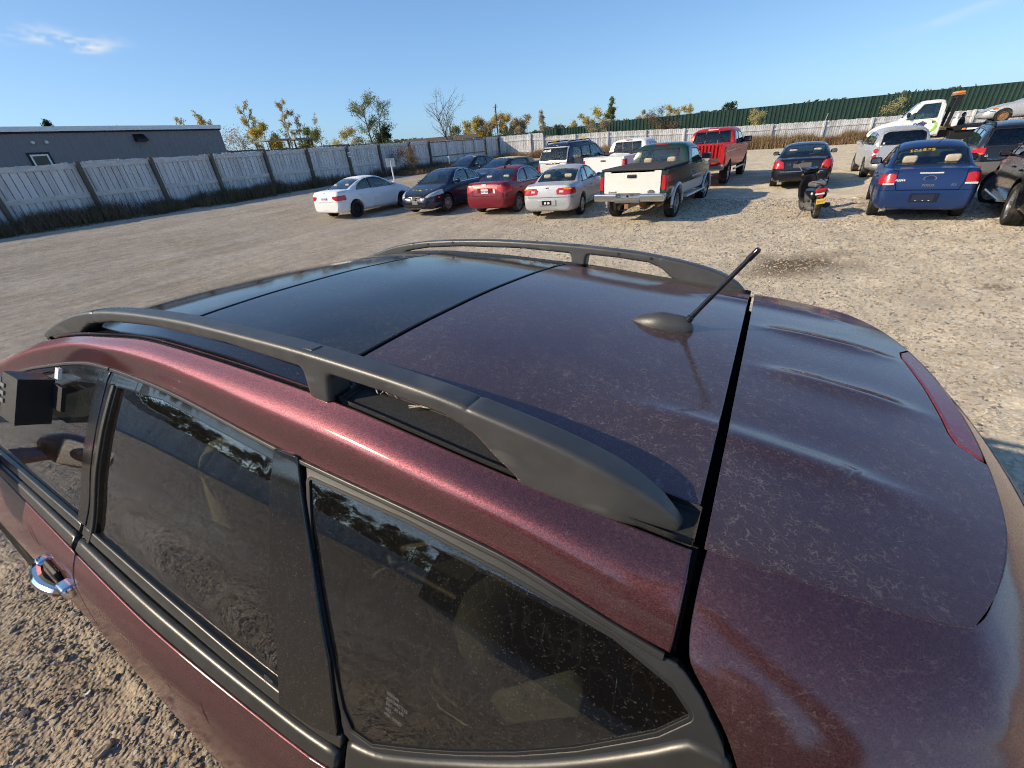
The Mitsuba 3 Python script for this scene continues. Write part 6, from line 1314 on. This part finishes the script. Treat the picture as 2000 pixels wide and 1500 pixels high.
for s in (1, -1):
    for dx in (0, ): add_wheel(car, TM, -3.6, s * 1.0, .44, .28, 'steel', 8, 'm_white', 0, .26)
# door logo: a swirl of green, a grey wedge and letters
DY = float(PC(*A(tw_['W']).T)(.8)) + .004; W_ = PC(*A(tw_['W']).T)
on_door = lambda poly, d=.004: slab(poly, lambda q: np.c_[q[:, 0], W_(q[:, 0]) * 1.0 - .0 + q[:, 2] + .012 - .035 * np.clip((q[:, 1] - 1.25) / .3, 0, 1), q[:, 1]], d, .001, .08)
ell = lambda cx, cz, a, b: affinity.scale(Point(cx, cz).buffer(1, 32), a, b)
P_('logo_swirl', on_door(ell(.62, 1.22, .50, .36).difference(ell(.74, 1.25, .50, .34)).intersection(sbox(.1, .8, .8, 1.65))), 'm_greenprint'); P_('logo_wedge', on_door(P4((.82, 1.52), (1.02, 1.40), (.80, 1.26), (.60, 1.38))), 'm_greyplast')
t = meshkit.text_mesh('pmr', .23, .005, True); v = t.vertices; w = v[:, 0].max(); xx = 1.22 - v[:, 0] * .98; P_('logo_letters', trimesh.Trimesh(np.c_[xx, W_(xx) + .016 + v[:, 2], v[:, 1] * .9 + 1.27], t.faces[:, ::-1], process=False), 'm_blueprint')
P_('door_sticker', on_door(sbox(.26, 1.36, .40, 1.48)), 'm_black')
cp = dict(wh); cp.update(paint='m_silver', top=[(-.87, .55), (-.85, .7), (-.8, .90), (-.7, .98), (-.2, 1.0), (1.6, .96), (2.2, .93), (2.7, .86), (3.1, .76), (3.4, .62), (3.56, .5), (3.62, .42)], roof=[(-.3, .92), (0, 1.05), (.4, 1.22), (.8, 1.29), (1.1, 1.30), (1.5, 1.22), (2.0, 1.02), (2.3, .88)], belt=.93, rear_glass=[(-.1, -.55), (-.1, .55), (.5, .48), (.5, -.48)], front_glass=[(1.35, -.50), (1.35, .50), (2.05, .62), (2.05, -.62)],
                         side_glass=[[(.3, .95), (1.7, .95), (1.35, 1.15), (1.0, 1.23), (.5, 1.2)]], doors=[('door', [(.5, .30), (.4, .9), (.5, 1.22), (1.1, 1.24), (1.45, 1.15), (1.85, .95), (1.8, .30)], 'm_silver')], carve=lamp2('tail_lamp', [(.45, .86), (.95, .86), (.95, .74), (.45, .74)], -1, -.5, 'm_red') + lamp2('headlamp', [(.48, .58), (.95, .66), (.95, .80), (.52, .70)], 2.9, 3.7, 'm_headlamp', .008) + [('front_bumper', 'y', P4((3.05, .1), (3.05, .56), (3.3, .60), (3.7, .52), (3.7, .1)), -1, 1, 'm_silver', .02)], wkind='steel', rimmat='m_rust', wr=.31, seatrows=(1.2,))
car, P_, out = build_car('silver_coupe', 'dented silver coupe with rusty steel wheels loaded on the flatbed', cp, TM @ pose(-5.15, 0, 1.145, 0))
P_('marker', tm(rbox(3.0, 3.2, .80, .84, .68, .74, .01)), 'm_amber')


def figure(joints, bones, ref=.03, it=8):
    ms = []
    for a, b in bones:
        (pa, ra), (pb, rb) = joints[a], joints[b]
        ms.append(Manifold.batch_hull([Manifold.sphere(ra, 14).translate(list(pa)), Manifold.sphere(rb, 14).translate(list(pb))]))
    m = Manifold.batch_boolean(ms, m3.OpType.Add).refine_to_length(ref); t = tm(m); t.merge_vertices(); trimesh.smoothing.filter_taubin(t, iterations=it); return t


B('m_skin', princ((.45, .28, .20), .5)); B('m_jacket', princ((.010, .011, .016), .75)); B('m_jeans', princ((.03, .045, .08), .8)); B('m_hair', princ((.02, .014, .01), .6))
mp = thing('person', 'person in a black jacket with back turned, standing behind the flatbed', 'person'); PM = TM @ pose(-1.25, -1.75, 0, 160)
body_j = dict(p=((0, 0, .95), .15), c=((0, 0, 1.28), .17), n=((.01, 0, 1.47), .075), sl=((0, .19, 1.42), .075), sr=((0, -.19, 1.42), .075), el=((.05, .27, 1.16), .055), er=((.05, -.27, 1.16), .055), wl=((.28, .18, 1.02), .042), wr=((.28, -.18, 1.02), .042), hl=((0, .10, .90), .105), hr=((0, -.10, .90), .105))
obj('jacket', pl(figure(body_j, [('p', 'c'), ('c', 'n'), ('c', 'sl'), ('c', 'sr'), ('sl', 'sr'), ('sl', 'el'), ('sr', 'er'), ('el', 'wl'), ('er', 'wr'), ('p', 'hl'), ('p', 'hr')]), 'm_jacket', True), mp, PM)
obj('trousers', pl(figure(dict(a=((0, .10, .90), .10), b=((.02, .11, .50), .068), c=((-.02, .12, .10), .05), d=((0, -.10, .90), .10), e=((.02, -.11, .50), .068), f=((-.02, -.12, .10), .05), g=((.10, .12, .06), .045), h=((.10, -.12, .06), .045)), [('a', 'b'), ('b', 'c'), ('d', 'e'), ('e', 'f'), ('a', 'd'), ('c', 'g'), ('f', 'h')]), 'm_jeans', True), mp, PM)


def head_mesh(z=1.63):
    h = trimesh.creation.icosphere(4, 1.0); v = h.vertices * [.098, .076, .122]
    v[:, 0] += .022 * np.exp(-(v[:, 1] / .016) ** 2 - ((v[:, 2] + .012) / .026) ** 2) * (v[:, 0] > 0) + .01 * np.exp(-(v[:, 1] / .03) ** 2 - ((v[:, 2] + .085) / .025) ** 2) * (v[:, 0] > 0)
    v[:, 0] -= .010 * (np.exp(-((np.abs(v[:, 1]) - .032) / .016) ** 2 - ((v[:, 2] - .012) / .016) ** 2)) * (v[:, 0] > 0) + .004 * np.exp(-(v[:, 1] / .022) ** 2 - ((v[:, 2] + .055) / .006) ** 2) * (v[:, 0] > 0)
    v[:, 1] *= 1 - .25 * np.clip(-(v[:, 2] + .03) / .09, 0, 1); h.vertices = v + [.015, 0, z]
    ears = [trimesh.creation.icosphere(2, 1.0).apply_transform(np.diag([.018, .008, .032, 1.])).apply_translation([.005, s * .078, z - .005]) for s in (1, -1)]
    return cat([h] + ears + [tube([(0, 0, z - .17), (.005, 0, z - .07)], .052, 12)])


def hair_mesh(z=1.63):
    h = trimesh.creation.icosphere(4, 1.0); v = h.vertices * [.106, .084, .128]; v[:, 0] = np.minimum(v[:, 0], .085); v[:, 2] = np.maximum(v[:, 2], np.where(v[:, 0] > .03, .055, -.055)); v += .004 * (meshkit.fbm(v * 60, 2, 4)[:, None] - .5); h.vertices = v + [.008, 0, z + .004]; return h


def hand_mesh(p, d, side, curl=.5, s=1.0):
    """palm and five separate bent fingers; p the wrist, d the way the fingers point, side the way the thumb leaves"""
    d = A(d, float) / np.linalg.norm(d); sd = A(side, float); sd -= d * (sd @ d); sd /= np.linalg.norm(sd); nn = np.cross(d, sd); ms = []
    q = lambda a, b, c: A(p) + s * (d * a + sd * b + nn * c); S = lambda a, r: Manifold.sphere(r * s, 10).translate(list(a))
    ms.append(Manifold.batch_hull([S(q(.01, .026, 0), .016), S(q(.01, -.026, 0), .015), S(q(.088, .034, 0), .012), S(q(.084, -.036, 0), .011)]))
    for i, (b, L) in enumerate(((.033, .074), (.011, .082), (-.012, .076), (-.034, .060))):
        a0 = q(.086, b, 0); a1 = q(.086 + L * .48 * math.cos(curl * .6), b * 1.06, L * .48 * math.sin(curl * .6)); a2 = a1 + s * (d * L * .30 * math.cos(curl * 1.5) + nn * L * .30 * math.sin(curl * 1.5)); a3 = a2 + s * (d * L * .24 * math.cos(curl * 2.2) + nn * L * .24 * math.sin(curl * 2.2))
        for u, v_, r0, r1 in ((a0, a1, .0095, .0088), (a1, a2, .0088, .0082), (a2, a3, .0082, .0072)): ms.append(Manifold.batch_hull([S(u, r0), S(v_, r1)]))
    t0, t1, t2 = q(.022, .030, .004), q(.052, .060, .014), q(.080, .066, .024)
    for u, v_, r0, r1 in ((t0, t1, .013, .0105), (t1, t2, .0105, .0085)): ms.append(Manifold.batch_hull([S(u, r0), S(v_, r1)]))
    t = tm(Manifold.batch_boolean(ms, m3.OpType.Add).refine_to_length(.006)); t.merge_vertices(); trimesh.smoothing.filter_taubin(t, iterations=4); return t


obj('head', pl(head_mesh(), 'm_skin', True), mp, PM); obj('hair', pl(hair_mesh(), 'm_hair', True), mp, PM)
for s in (1, -1): obj('hand', pl(hand_mesh((.28, s * .18, 1.02), (.9, -.2 * s, -.3), (0, -s, .2), .7), 'm_skin', True), mp, PM)

# the person taking the picture, mirrored in the burgundy paint: stands right behind the lens, phone held overhead
pp = thing('person', 'person holding a phone overhead, seen only as a dark reflection in the burgundy tailgate', 'person')
bx_, by_ = -.02, -.52; g0 = gzs(bx_, by_); QM = pose(bx_, by_, g0, 72); qi = np.linalg.inv(QM); Lc = lambda w: (qi @ np.r_[w, 1])[:3]
UPV = UP; RIV = np.cross(FWD, UPV); ph = EYE - FWD * .035
hl_, hr_ = Lc(ph - RIV * .085 - FWD * .06 - UPV * .05), Lc(ph + RIV * .085 - FWD * .06 - UPV * .05)
pj = dict(body_j); pj.update(el=((.22, .26, 1.55), .055), er=((.22, -.26, 1.55), .055), wl=(hl_ + [-.02, .02, -.06], .040), wr=(hr_ + [-.02, -.02, -.06], .040))
obj('jacket', pl(figure(pj, [('p', 'c'), ('c', 'n'), ('c', 'sl'), ('c', 'sr'), ('sl', 'sr'), ('sl', 'el'), ('sr', 'er'), ('el', 'wl'), ('er', 'wr'), ('p', 'hl'), ('p', 'hr')]), 'm_jacket', True), pp, QM)
obj('trousers', pl(figure(dict(a=((0, .10, .90), .10), b=((.02, .11, .50), .068), c=((-.02, .12, .10), .05), d=((0, -.10, .90), .10), e=((.02, -.11, .50), .068), f=((-.02, -.12, .10), .05), g=((.10, .12, .06), .045), h=((.10, -.12, .06), .045)), [('a', 'b'), ('b', 'c'), ('d', 'e'), ('e', 'f'), ('a', 'd'), ('c', 'g'), ('f', 'h')]), 'm_jeans', True), pp, QM)
obj('head', pl(head_mesh(), 'm_skin', True), pp, QM); obj('hair', pl(hair_mesh(), 'm_hair', True), pp, QM)
for s, h_ in ((1, hl_), (-1, hr_)): obj('hand', pl(hand_mesh(h_ + [-.02, s * .02, -.06], (.1, -s * .1, 1), (.2, -s, 0), .8), 'm_skin', True), pp, QM)
fm = np.eye(4); fm[:3, :3] = np.stack([RIV, UPV, -FWD], 1); fm[:3, 3] = ph
fk = thing('phone', 'dark phone held overhead by the person reflected in the tailgate', 'phone'); obj('body', pl(tm(rbox(-.075, .075, -.037, .037, -.004, .004, .0035)), 'm_black'), fk, fm)
obj('screen', pl(tm(box(-.070, .070, -.033, .033, .0041, .0046)), 'm_window', False), fk, fm)

# ------------------------------------------------------------------ scooter
sc = thing('motor_scooter', 'black motor scooter with a yellow plate parked before the black saloon', 'scooter')
SM = pose(8.02, 10.95, gzs(8.1, 11.2) - .01, 68, 0, -7)
O_ = lambda nm, m, mat, par=sc, sm=35: obj(nm, pl(tm(m), mat, sm), par, SM)
S_ = lambda x, y, z, r: Manifold.sphere(r, 14).translate([x, y, z]); H_ = Manifold.batch_hull
for nm, x in (('rear_wheel', 0.), ('front_wheel', 1.27)):
    wk = sc + '__' + nm; obj('tyre', pl(tyre_mesh(.235, .11, .15), 'm_tyre', 40), wk, SM @ pose(x, 0, .235, 12 if x else 0)); obj('rim', pl(rim_mesh(.15, .10, 5), 'm_alloy', 35), wk, SM @ pose(x, 0, .235, 12 if x else 0))
O_('rear_body', H_([S_(-.22, 0, .74, .07), S_(-.20, .10, .66, .05), S_(-.20, -.10, .66, .05), S_(.30, .15, .62, .07), S_(.30, -.15, .62, .07), S_(.42, .12, .40, .06), S_(.42, -.12, .40, .06), S_(-.05, .13, .52, .05), S_(-.05, -.13, .52, .05)]), 'm_blackcar')
O_('seat', H_([S_(-.14, .08, .80, .05), S_(-.14, -.08, .80, .05), S_(.28, .11, .78, .06), S_(.28, -.11, .78, .06), S_(.50, .07, .74, .05), S_(.50, -.07, .74, .05)]), 'm_greyplast')
O_('floor_board', rbox(.42, .98, -.17, .17, .29, .40, .04), 'm_black')
O_('leg_shield', H_([S_(1.02, .16, .42, .05), S_(1.02, -.16, .42, .05), S_(1.00, .18, .66, .05), S_(1.00, -.18, .66, .05), S_(.98, .09, .92, .05), S_(.98, -.09, .92, .05), S_(1.14, 0, .60, .06)]), 'm_blackcar')
O_('front_mudguard', H_([S_(1.10, .05, .42, .035), S_(1.10, -.05, .42, .035), S_(1.32, .05, .50, .03), S_(1.32, -.05, .50, .03), S_(1.50, 0, .36, .03)]), 'm_blackcar')
O_('fork', cat([tube([(1.0, s * .07, .86), (1.24, s * .075, .25)], .022, 8) for s in (1, -1)]), 'm_steel')
hbk = O_('handlebar', cat([tube([(.82, .34, 1.03), (.90, .16, 1.04), (.93, 0, 1.02), (.90, -.16, 1.04), (.82, -.34, 1.03)], .016, 8), tm(H_([S_(.92, .13, 1.02, .05), S_(.92, -.13, 1.02, .05), S_(1.04, 0, .96, .08)]))]), 'm_black')
O_('speedometer', rbox(.84, .92, -.085, .085, 1.055, 1.085, .02), 'm_window', hbk); O_('dial_rim', cat([tube([(.83, -.10, 1.075), (.83, .10, 1.075), (.90, .12, 1.09), (.94, 0, 1.095), (.90, -.12, 1.09), (.83, -.10, 1.075)], .010, 6)]), 'm_chrome', hbk)
for s in (1, -1):
    O_('grip', tube([(.86, s * .25, 1.03), (.81, s * .36, 1.03)], .021, 8), 'm_rubber', hbk); mk = O_('mirror_stem', tube([(.90, s * .20, 1.05), (.90, s * .28, 1.18), (.88, s * .30, 1.24)], .008, 6), 'm_chrome', hbk); O_('mirror', H_([S_(.885, s * .27, 1.26, .02), S_(.885, s * .37, 1.27, .02), S_(.885, s * .32, 1.31, .02)]), 'm_black', sc)
    O_('indicator', S_(-.17, s * .15, .62, .035), 'm_clearlens'); O_('front_indicator', S_(.92, s * .17, .96, .03), 'm_amber')
O_('tail_lamp', H_([S_(-.275, .085, .70, .03), S_(-.275, -.085, .70, .03), S_(-.265, .075, .66, .03), S_(-.265, -.075, .66, .03)]), 'm_red'); O_('reflector', rbox(-.29, -.27, -.05, .05, .52, .57, .008), 'm_red'); O_('sticker', rbox(-.272, -.262, -.08, .11, .585, .625, .003), 'm_white')
O_('rear_rack', cat([tube([(.10, s * .13, .87), (-.16, s * .12, .88), (-.30, s * .07, .88)], .011, 6) for s in (1, -1)] + [tube([(-.30, .07, .88), (-.30, -.07, .88)], .011, 6), tube([(-.12, .12, .88), (-.12, -.12, .88)], .009, 6)]), 'm_chrome')
O_('rear_mudguard', H_([S_(-.24, .05, .56, .03), S_(-.24, -.05, .56, .03), S_(-.32, .05, .36, .02), S_(-.32, -.05, .36, .02)]), 'm_black'); pk = O_('licence_plate', rbox(-.345, -.335, -.09, .09, .38, .50, .004), 'm_yellow')
O_('number', text_rear('MN 07', .035, -.346, 0, .44, .001), 'm_greyplast', pk)
O_('engine', H_([S_(.36, .10, .30, .09), S_(.10, .11, .26, .09), S_(.02, .10, .24, .06), S_(.40, -.02, .30, .08)]), 'm_greyplast'); O_('silencer', cat([tube([(.20, -.17, .26), (-.10, -.18, .30), (-.24, -.18, .33)], [.05, .065, .05], 12)]), 'm_black'); O_('shock_absorber', tube([(.02, .12, .28), (-.02, .12, .56)], .028, 8), 'm_steel'); O_('kick_stand', cat([tube([(.35, .12, .26), (.22, .36, .02)], .012, 6), tube([(.22, .36, .02), (.16, .40, .015)], .018, 6)]), 'm_steel')

# ------------------------------------------------------------------ the black box on the front window
lb = thing('window_key_box', 'black plastic box hanging by a pale clip on the front side window', 'box')
nb = A([0, .91, .415]); ub = A([0, -.415, .91])


def on_glass(x, h, o):      # x along the car, h up the glass from its top edge, o outwards
    base = side(xz([(x, float(ZD(x)) - .035)])[:1])[0] if False else A([x, PLN(float(ZD(x)) - .035), float(ZD(x)) - .035]); return base + ub * h + nb * o


gb = lambda x0, x1, h0, h1, o0, o1, r=.005: hullpts(np.vstack([on_glass((x0 + x1) / 2, 0, 0) + A([x - (x0 + x1) / 2, 0, 0]) + ub * h + nb * o + .0 for x in (x0, x1) for h in (h0, h1) for o in (o0, o1)]))
K_ = lambda nm, m, mat: obj(nm, pl(tm(m), mat, 30), lb, MM)
bxm = gb(2.445, 2.575, -.130, .002, .012, .085)
K_('case', bxm, 'm_black'); K_('lid', gb(2.577, 2.625, -.133, .005, .010, .088), 'm_grey')
for i in range(3): K_('rib', gb(2.54, 2.576, -.03 - i * .022, -.018 - i * .022, .085, .089), 'm_greyplast')
K_('latch', gb(2.625, 2.631, -.05, -.012, .03, .06), 'm_rubber'); K_('clip', gb(2.42, 2.445, -.01, .022, .006, .014), 'm_white'); K_('clip_arm', gb(2.36, 2.43, -.10, -.03, .010, .02), 'm_black')

# ------------------------------------------------------------------ wheels and black trim of the near car
for ax in (1.0, 3.83):
    for s in (1, -1): add_wheel(MV, MM, ax, s * .83, .365, .23, 'alloy', 5, 'm_alloy')
bc = thing('bumper_cover', 'loose black plastic bumper cover lying on the shaded gravel behind the tailgate', 'car part')
_a = np.linspace(0, 1.0, 16); _w = [(MO + MR @ A([-.96 + .12 * a + .10 * a * a, -2.24 + 1.0 * a, 0]))[:2] for a in _a]
_V = []; 
for (x, y), a in zip(_w, _a):
    z = gzs(x, y)
    for o, h in ((0, .01), (.03, .06), (.02, .10), (-.04, .13), (-.06, .12), (-.01, .09), (.0, .06), (-.03, .01)): _V.append([x - o * .8, y - o * .5, z + h])
_V = A(_V); _F = []
for i in range(len(_a) - 1):
    for j in range(8): q = (i * 8 + j, i * 8 + (j + 1) % 8, (i + 1) * 8 + (j + 1) % 8, (i + 1) * 8 + j); _F += [(q[0], q[1], q[2]), (q[0], q[2], q[3])]
obj('skin', pl(trimesh.Trimesh(_V, A(_F), process=False), 'm_rubber', 40), bc)

# ------------------------------------------------------------------ weeds
def blades(P, h, lean, r, wdt=.012):
    n = len(P); a = r.uniform(0, 6.28, n); hh = h * r.uniform(.45, 1.15, n); d = np.stack([np.cos(a), np.sin(a), 0 * a], 1); s_ = np.stack([-np.sin(a), np.cos(a), 0 * a], 1) * (wdt * r.uniform(.6, 1.4, n))[:, None]; l = (lean * hh * r.uniform(.2, 1.2, n))[:, None]
    m = P + d * l * .35 + A([0, 0, 1]) * (hh * .6)[:, None]; t = P + d * l + A([0, 0, 1]) * hh[:, None]
    V = np.stack([P - s_, P + s_, m - s_ * .7, m + s_ * .7, t], 1).reshape(-1, 3); i = np.arange(n)[:, None] * 5
    return trimesh.Trimesh(V, np.vstack([i + [0, 1, 2], i + [2, 1, 3], i + [2, 3, 4]]), process=False)


leafmat('m_weed_dark', (.21, .155, .105), (.12, .105, .065), 1.5); leafmat('m_weed_dry', (.44, .33, .19), (.30, .20, .11), 1.2); leafmat('m_weed_brown', (.20, .135, .085), (.30, .21, .12), 1.0)
rw = np.random.default_rng(12)


def strip_pts(a, da, nrm, s0, s1, w0, w1, n, clump=.5):
    s = rw.uniform(s0, s1, n * 3); o = w0 + (w1 - w0) * rw.random(n * 3) ** 1.4; k = meshkit.noise(np.stack([s * .9, o * 1.5, s * 0], -1), 5) > clump * rw.random(n * 3) + .15; s, o = s[k][:n], o[k][:n]
    p = a + da * s[:, None] + nrm * o[:, None]; return np.c_[p, gzr(p[:, 0], p[:, 1])], s, o


def weeds(name, label, mat, lst):
    ms = []
    for (a, da, nrm, s0, s1, w0, w1, n, h, lean, wd) in lst:
        P, s, o = strip_pts(a, da, nrm, s0, s1, w0, w1, n); hv = h * (.35 + 1.1 * meshkit.fbm(np.stack([s * .55, o * .4, s * 0 + 3], -1), 3, 9)); ms.append(blades(P, hv, lean, rw, wd))
    obj(name, pl(cat(ms), mat, False)); tag(name, label, None, None, 'stuff')


weeds('dark_weeds', 'dark shaded weeds along the foot of the left board fence', 'm_weed_dark', [(LA, LD, LN, -12, 28, .15, 1.3, 10000, .85, .55, .013), (LA, LD, LN, -12, 10, .15, 2.2, 7000, .75, .7, .013)])
weeds('dry_grass', 'dry tan grass along the foot of the whitish fence', 'm_weed_dry', [(RA, RD, RN, .5, 52, .1, 2.6, 30000, .95, .5, .016), (LA, LD, LN, 26, 40, .3, 3.0, 7000, .55, .6, .014), (RA, RD, RN, 22, 52, .2, 1.6, 14000, 1.15, .35, .014)])
weeds('brown_weeds', 'brown seeding weeds mixed into the dry grass by the whitish fence', 'm_weed_brown', [(RA, RD, RN, 26, 52, .2, 2.2, 9000, 1.25, .4, .02), (RA, RD, RN, 2, 20, .3, 2.0, 3000, .8, .5, .016), (LA, LD, LN, 20, 34, 1.0, 3.4, 5000, .5, .7, .016)])
tree('bush', 'dry brown bush left of the leaning sign post at the fence foot', -7.2, 41.2, 1.9, 2.6, 'm_weed_brown', 2600, .06, 80, 'round', low=.02)
for i, (s, w, h, m, l) in enumerate([(11.6, 2.6, 2.2, 'm_leaf_tan', 'tangled vine over the lower green screen panels'), (18.5, 3.6, 2.6, 'm_weed_brown', 'brown creeper climbing the green screen above the pickups'), (29.2, 2.0, 2.3, 'm_leaf_pale', 'pale green bush before the green screen'), (42.5, 3.6, 2.6, 'm_leaf_pale', 'yellow green shrub behind the beacon of the tow truck')]):
    p = RA + RD * s - RN * 4.6; tree('shrub', l, p[0], p[1], h + 1.4, w, m, 1100 if i == 3 else 2400, .07, 90 + i, 'round', z0=gzs(*p) - (.6 if i == 3 else 0), low=.2)

# ------------------------------------------------------------------ gravel
B('m_stone', {'type': 'diffuse', 'reflectance': {'type': 'mesh_attribute', 'name': 'vertex_color'}})
_ic = trimesh.creation.icosphere(1, 1.0); _oc = trimesh.creation.icosphere(0, 1.0)


def stones(P, R, base, r):
    bv, bf = base.vertices, base.faces; n, k = len(P), len(bv)
    q = r.normal(size=(n, 4)); q /= np.linalg.norm(q, axis=1, keepdims=True); w, x, y, z = q.T
    M_ = np.stack([1 - 2 * (y * y + z * z), 2 * (x * y - z * w), 2 * (x * z + y * w), 2 * (x * y + z * w), 1 - 2 * (x * x + z * z), 2 * (y * z - x * w), 2 * (x * z - y * w), 2 * (y * z + x * w), 1 - 2 * (x * x + y * y)], -1).reshape(n, 3, 3)
    V = bv[None] * r.uniform(.55, 1.25, (n, 1, 3)) * (1 + .22 * r.normal(size=(n, k, 1))); V = np.einsum('nij,nkj->nki', M_, V) * [1, 1, .62] * R[:, None, None] + P[:, None]
    c = A([[.42, .36, .28], [.34, .31, .27], [.22, .20, .19], [.50, .45, .38], [.37, .29, .20], [.14, .13, .13], [.58, .55, .50]])[r.choice(7, n, p=[.28, .22, .12, .16, .14, .04, .04])] * r.uniform(.8, 1.15, (n, 1))
    return V.reshape(-1, 3), (bf[None] + (np.arange(n) * k)[:, None, None]).reshape(-1, 3), np.repeat(c, k, 0)


rs = np.random.default_rng(31); Ls = []
def inside_car(x, y): c = (x - MO[0]) * MR[0, 0] + (y - MO[1]) * MR[1, 0]; d = (x - MO[0]) * MR[0, 1] + (y - MO[1]) * MR[1, 1]; return (c > .2) & (c < 4.6) & (np.abs(d) < .75)
x, y = rs.uniform(-4.6, .4, 60000), rs.uniform(-.4, 4.2, 60000); k = ~inside_car(x, y) & (meshkit.fbm(np.stack([x * 2.2, y * 2.2, x * 0], -1), 3, 2) > rs.uniform(.25, .62, len(x))); x, y = x[k], y[k]; R_ = .0035 + .009 * rs.random(len(x)) ** 3 + .012 * (rs.random(len(x)) > .988); Ls.append(stones(np.c_[x, y, gzr(x, y) + R_ * .25], R_, _oc, rs))
x, y = rs.uniform(-3.6, 0, 60), rs.uniform(-.2, 2.6, 60); k = ~inside_car(x, y); x, y = x[k], y[k]; R_ = .014 + .016 * rs.random(len(x)); Ls.append(stones(np.c_[x, y, gzr(x, y) + R_ * .2], R_, _ic, rs))
th, rr_ = rs.uniform(math.radians(-8), math.radians(56), 60000), rs.uniform(3.2, 17, 60000); x, y = rr_ * np.sin(th), rr_ * np.cos(th); k = ~inside_car(x, y) & (rs.random(len(x)) < np.clip(.35 + .12 * (x - .15 * y), .08, 1)); x, y, r3 = x[k], y[k], rr_[k]; R_ = (.006 + .012 * rs.random(len(x)) ** 2) * (.8 + r3 / 16); Ls.append(stones(np.c_[x, y, gzr(x, y) + R_ * .15], R_, _oc, rs))
V, F, Cc, n0 = [], [], [], 0
for v, f, c in Ls: V.append(v); F.append(f + n0); Cc.append(c); n0 += len(v)
_m = trimesh.Trimesh(np.vstack(V), np.vstack(F), process=False)
obj('gravel', mikit.ply(_m, 'm_stone', smooth=False, color=np.vstack(Cc))); tag('gravel', 'loose gravel and pebbles scattered over the yard', None, None, 'stuff')

# fallen seeds and twigs on the near car
fs = thing('fallen_seeds', 'dry seed husks and twigs caught along the gutter under the near roof rail', 'debris'); r9 = np.random.default_rng(6); ms = []
for i in range(26):
    x = r9.uniform(.99, 1.28); p = A([x, .556 + r9.normal() * .006, float(ZC(x) - DROP(.556)) + .004]); d = r9.normal(size=3) * [.016, .008, .005]; ms.append(tube([p - d, p + d * .3 + [0, 0, .002], p + d], [.0012, .0022, .0008], 5))
obj('husks', pl(cat(ms), 'm_tan', True), fs, MM); labels[fs + '__husks'] = {'label': 'dry husks', 'kind': 'stuff'}
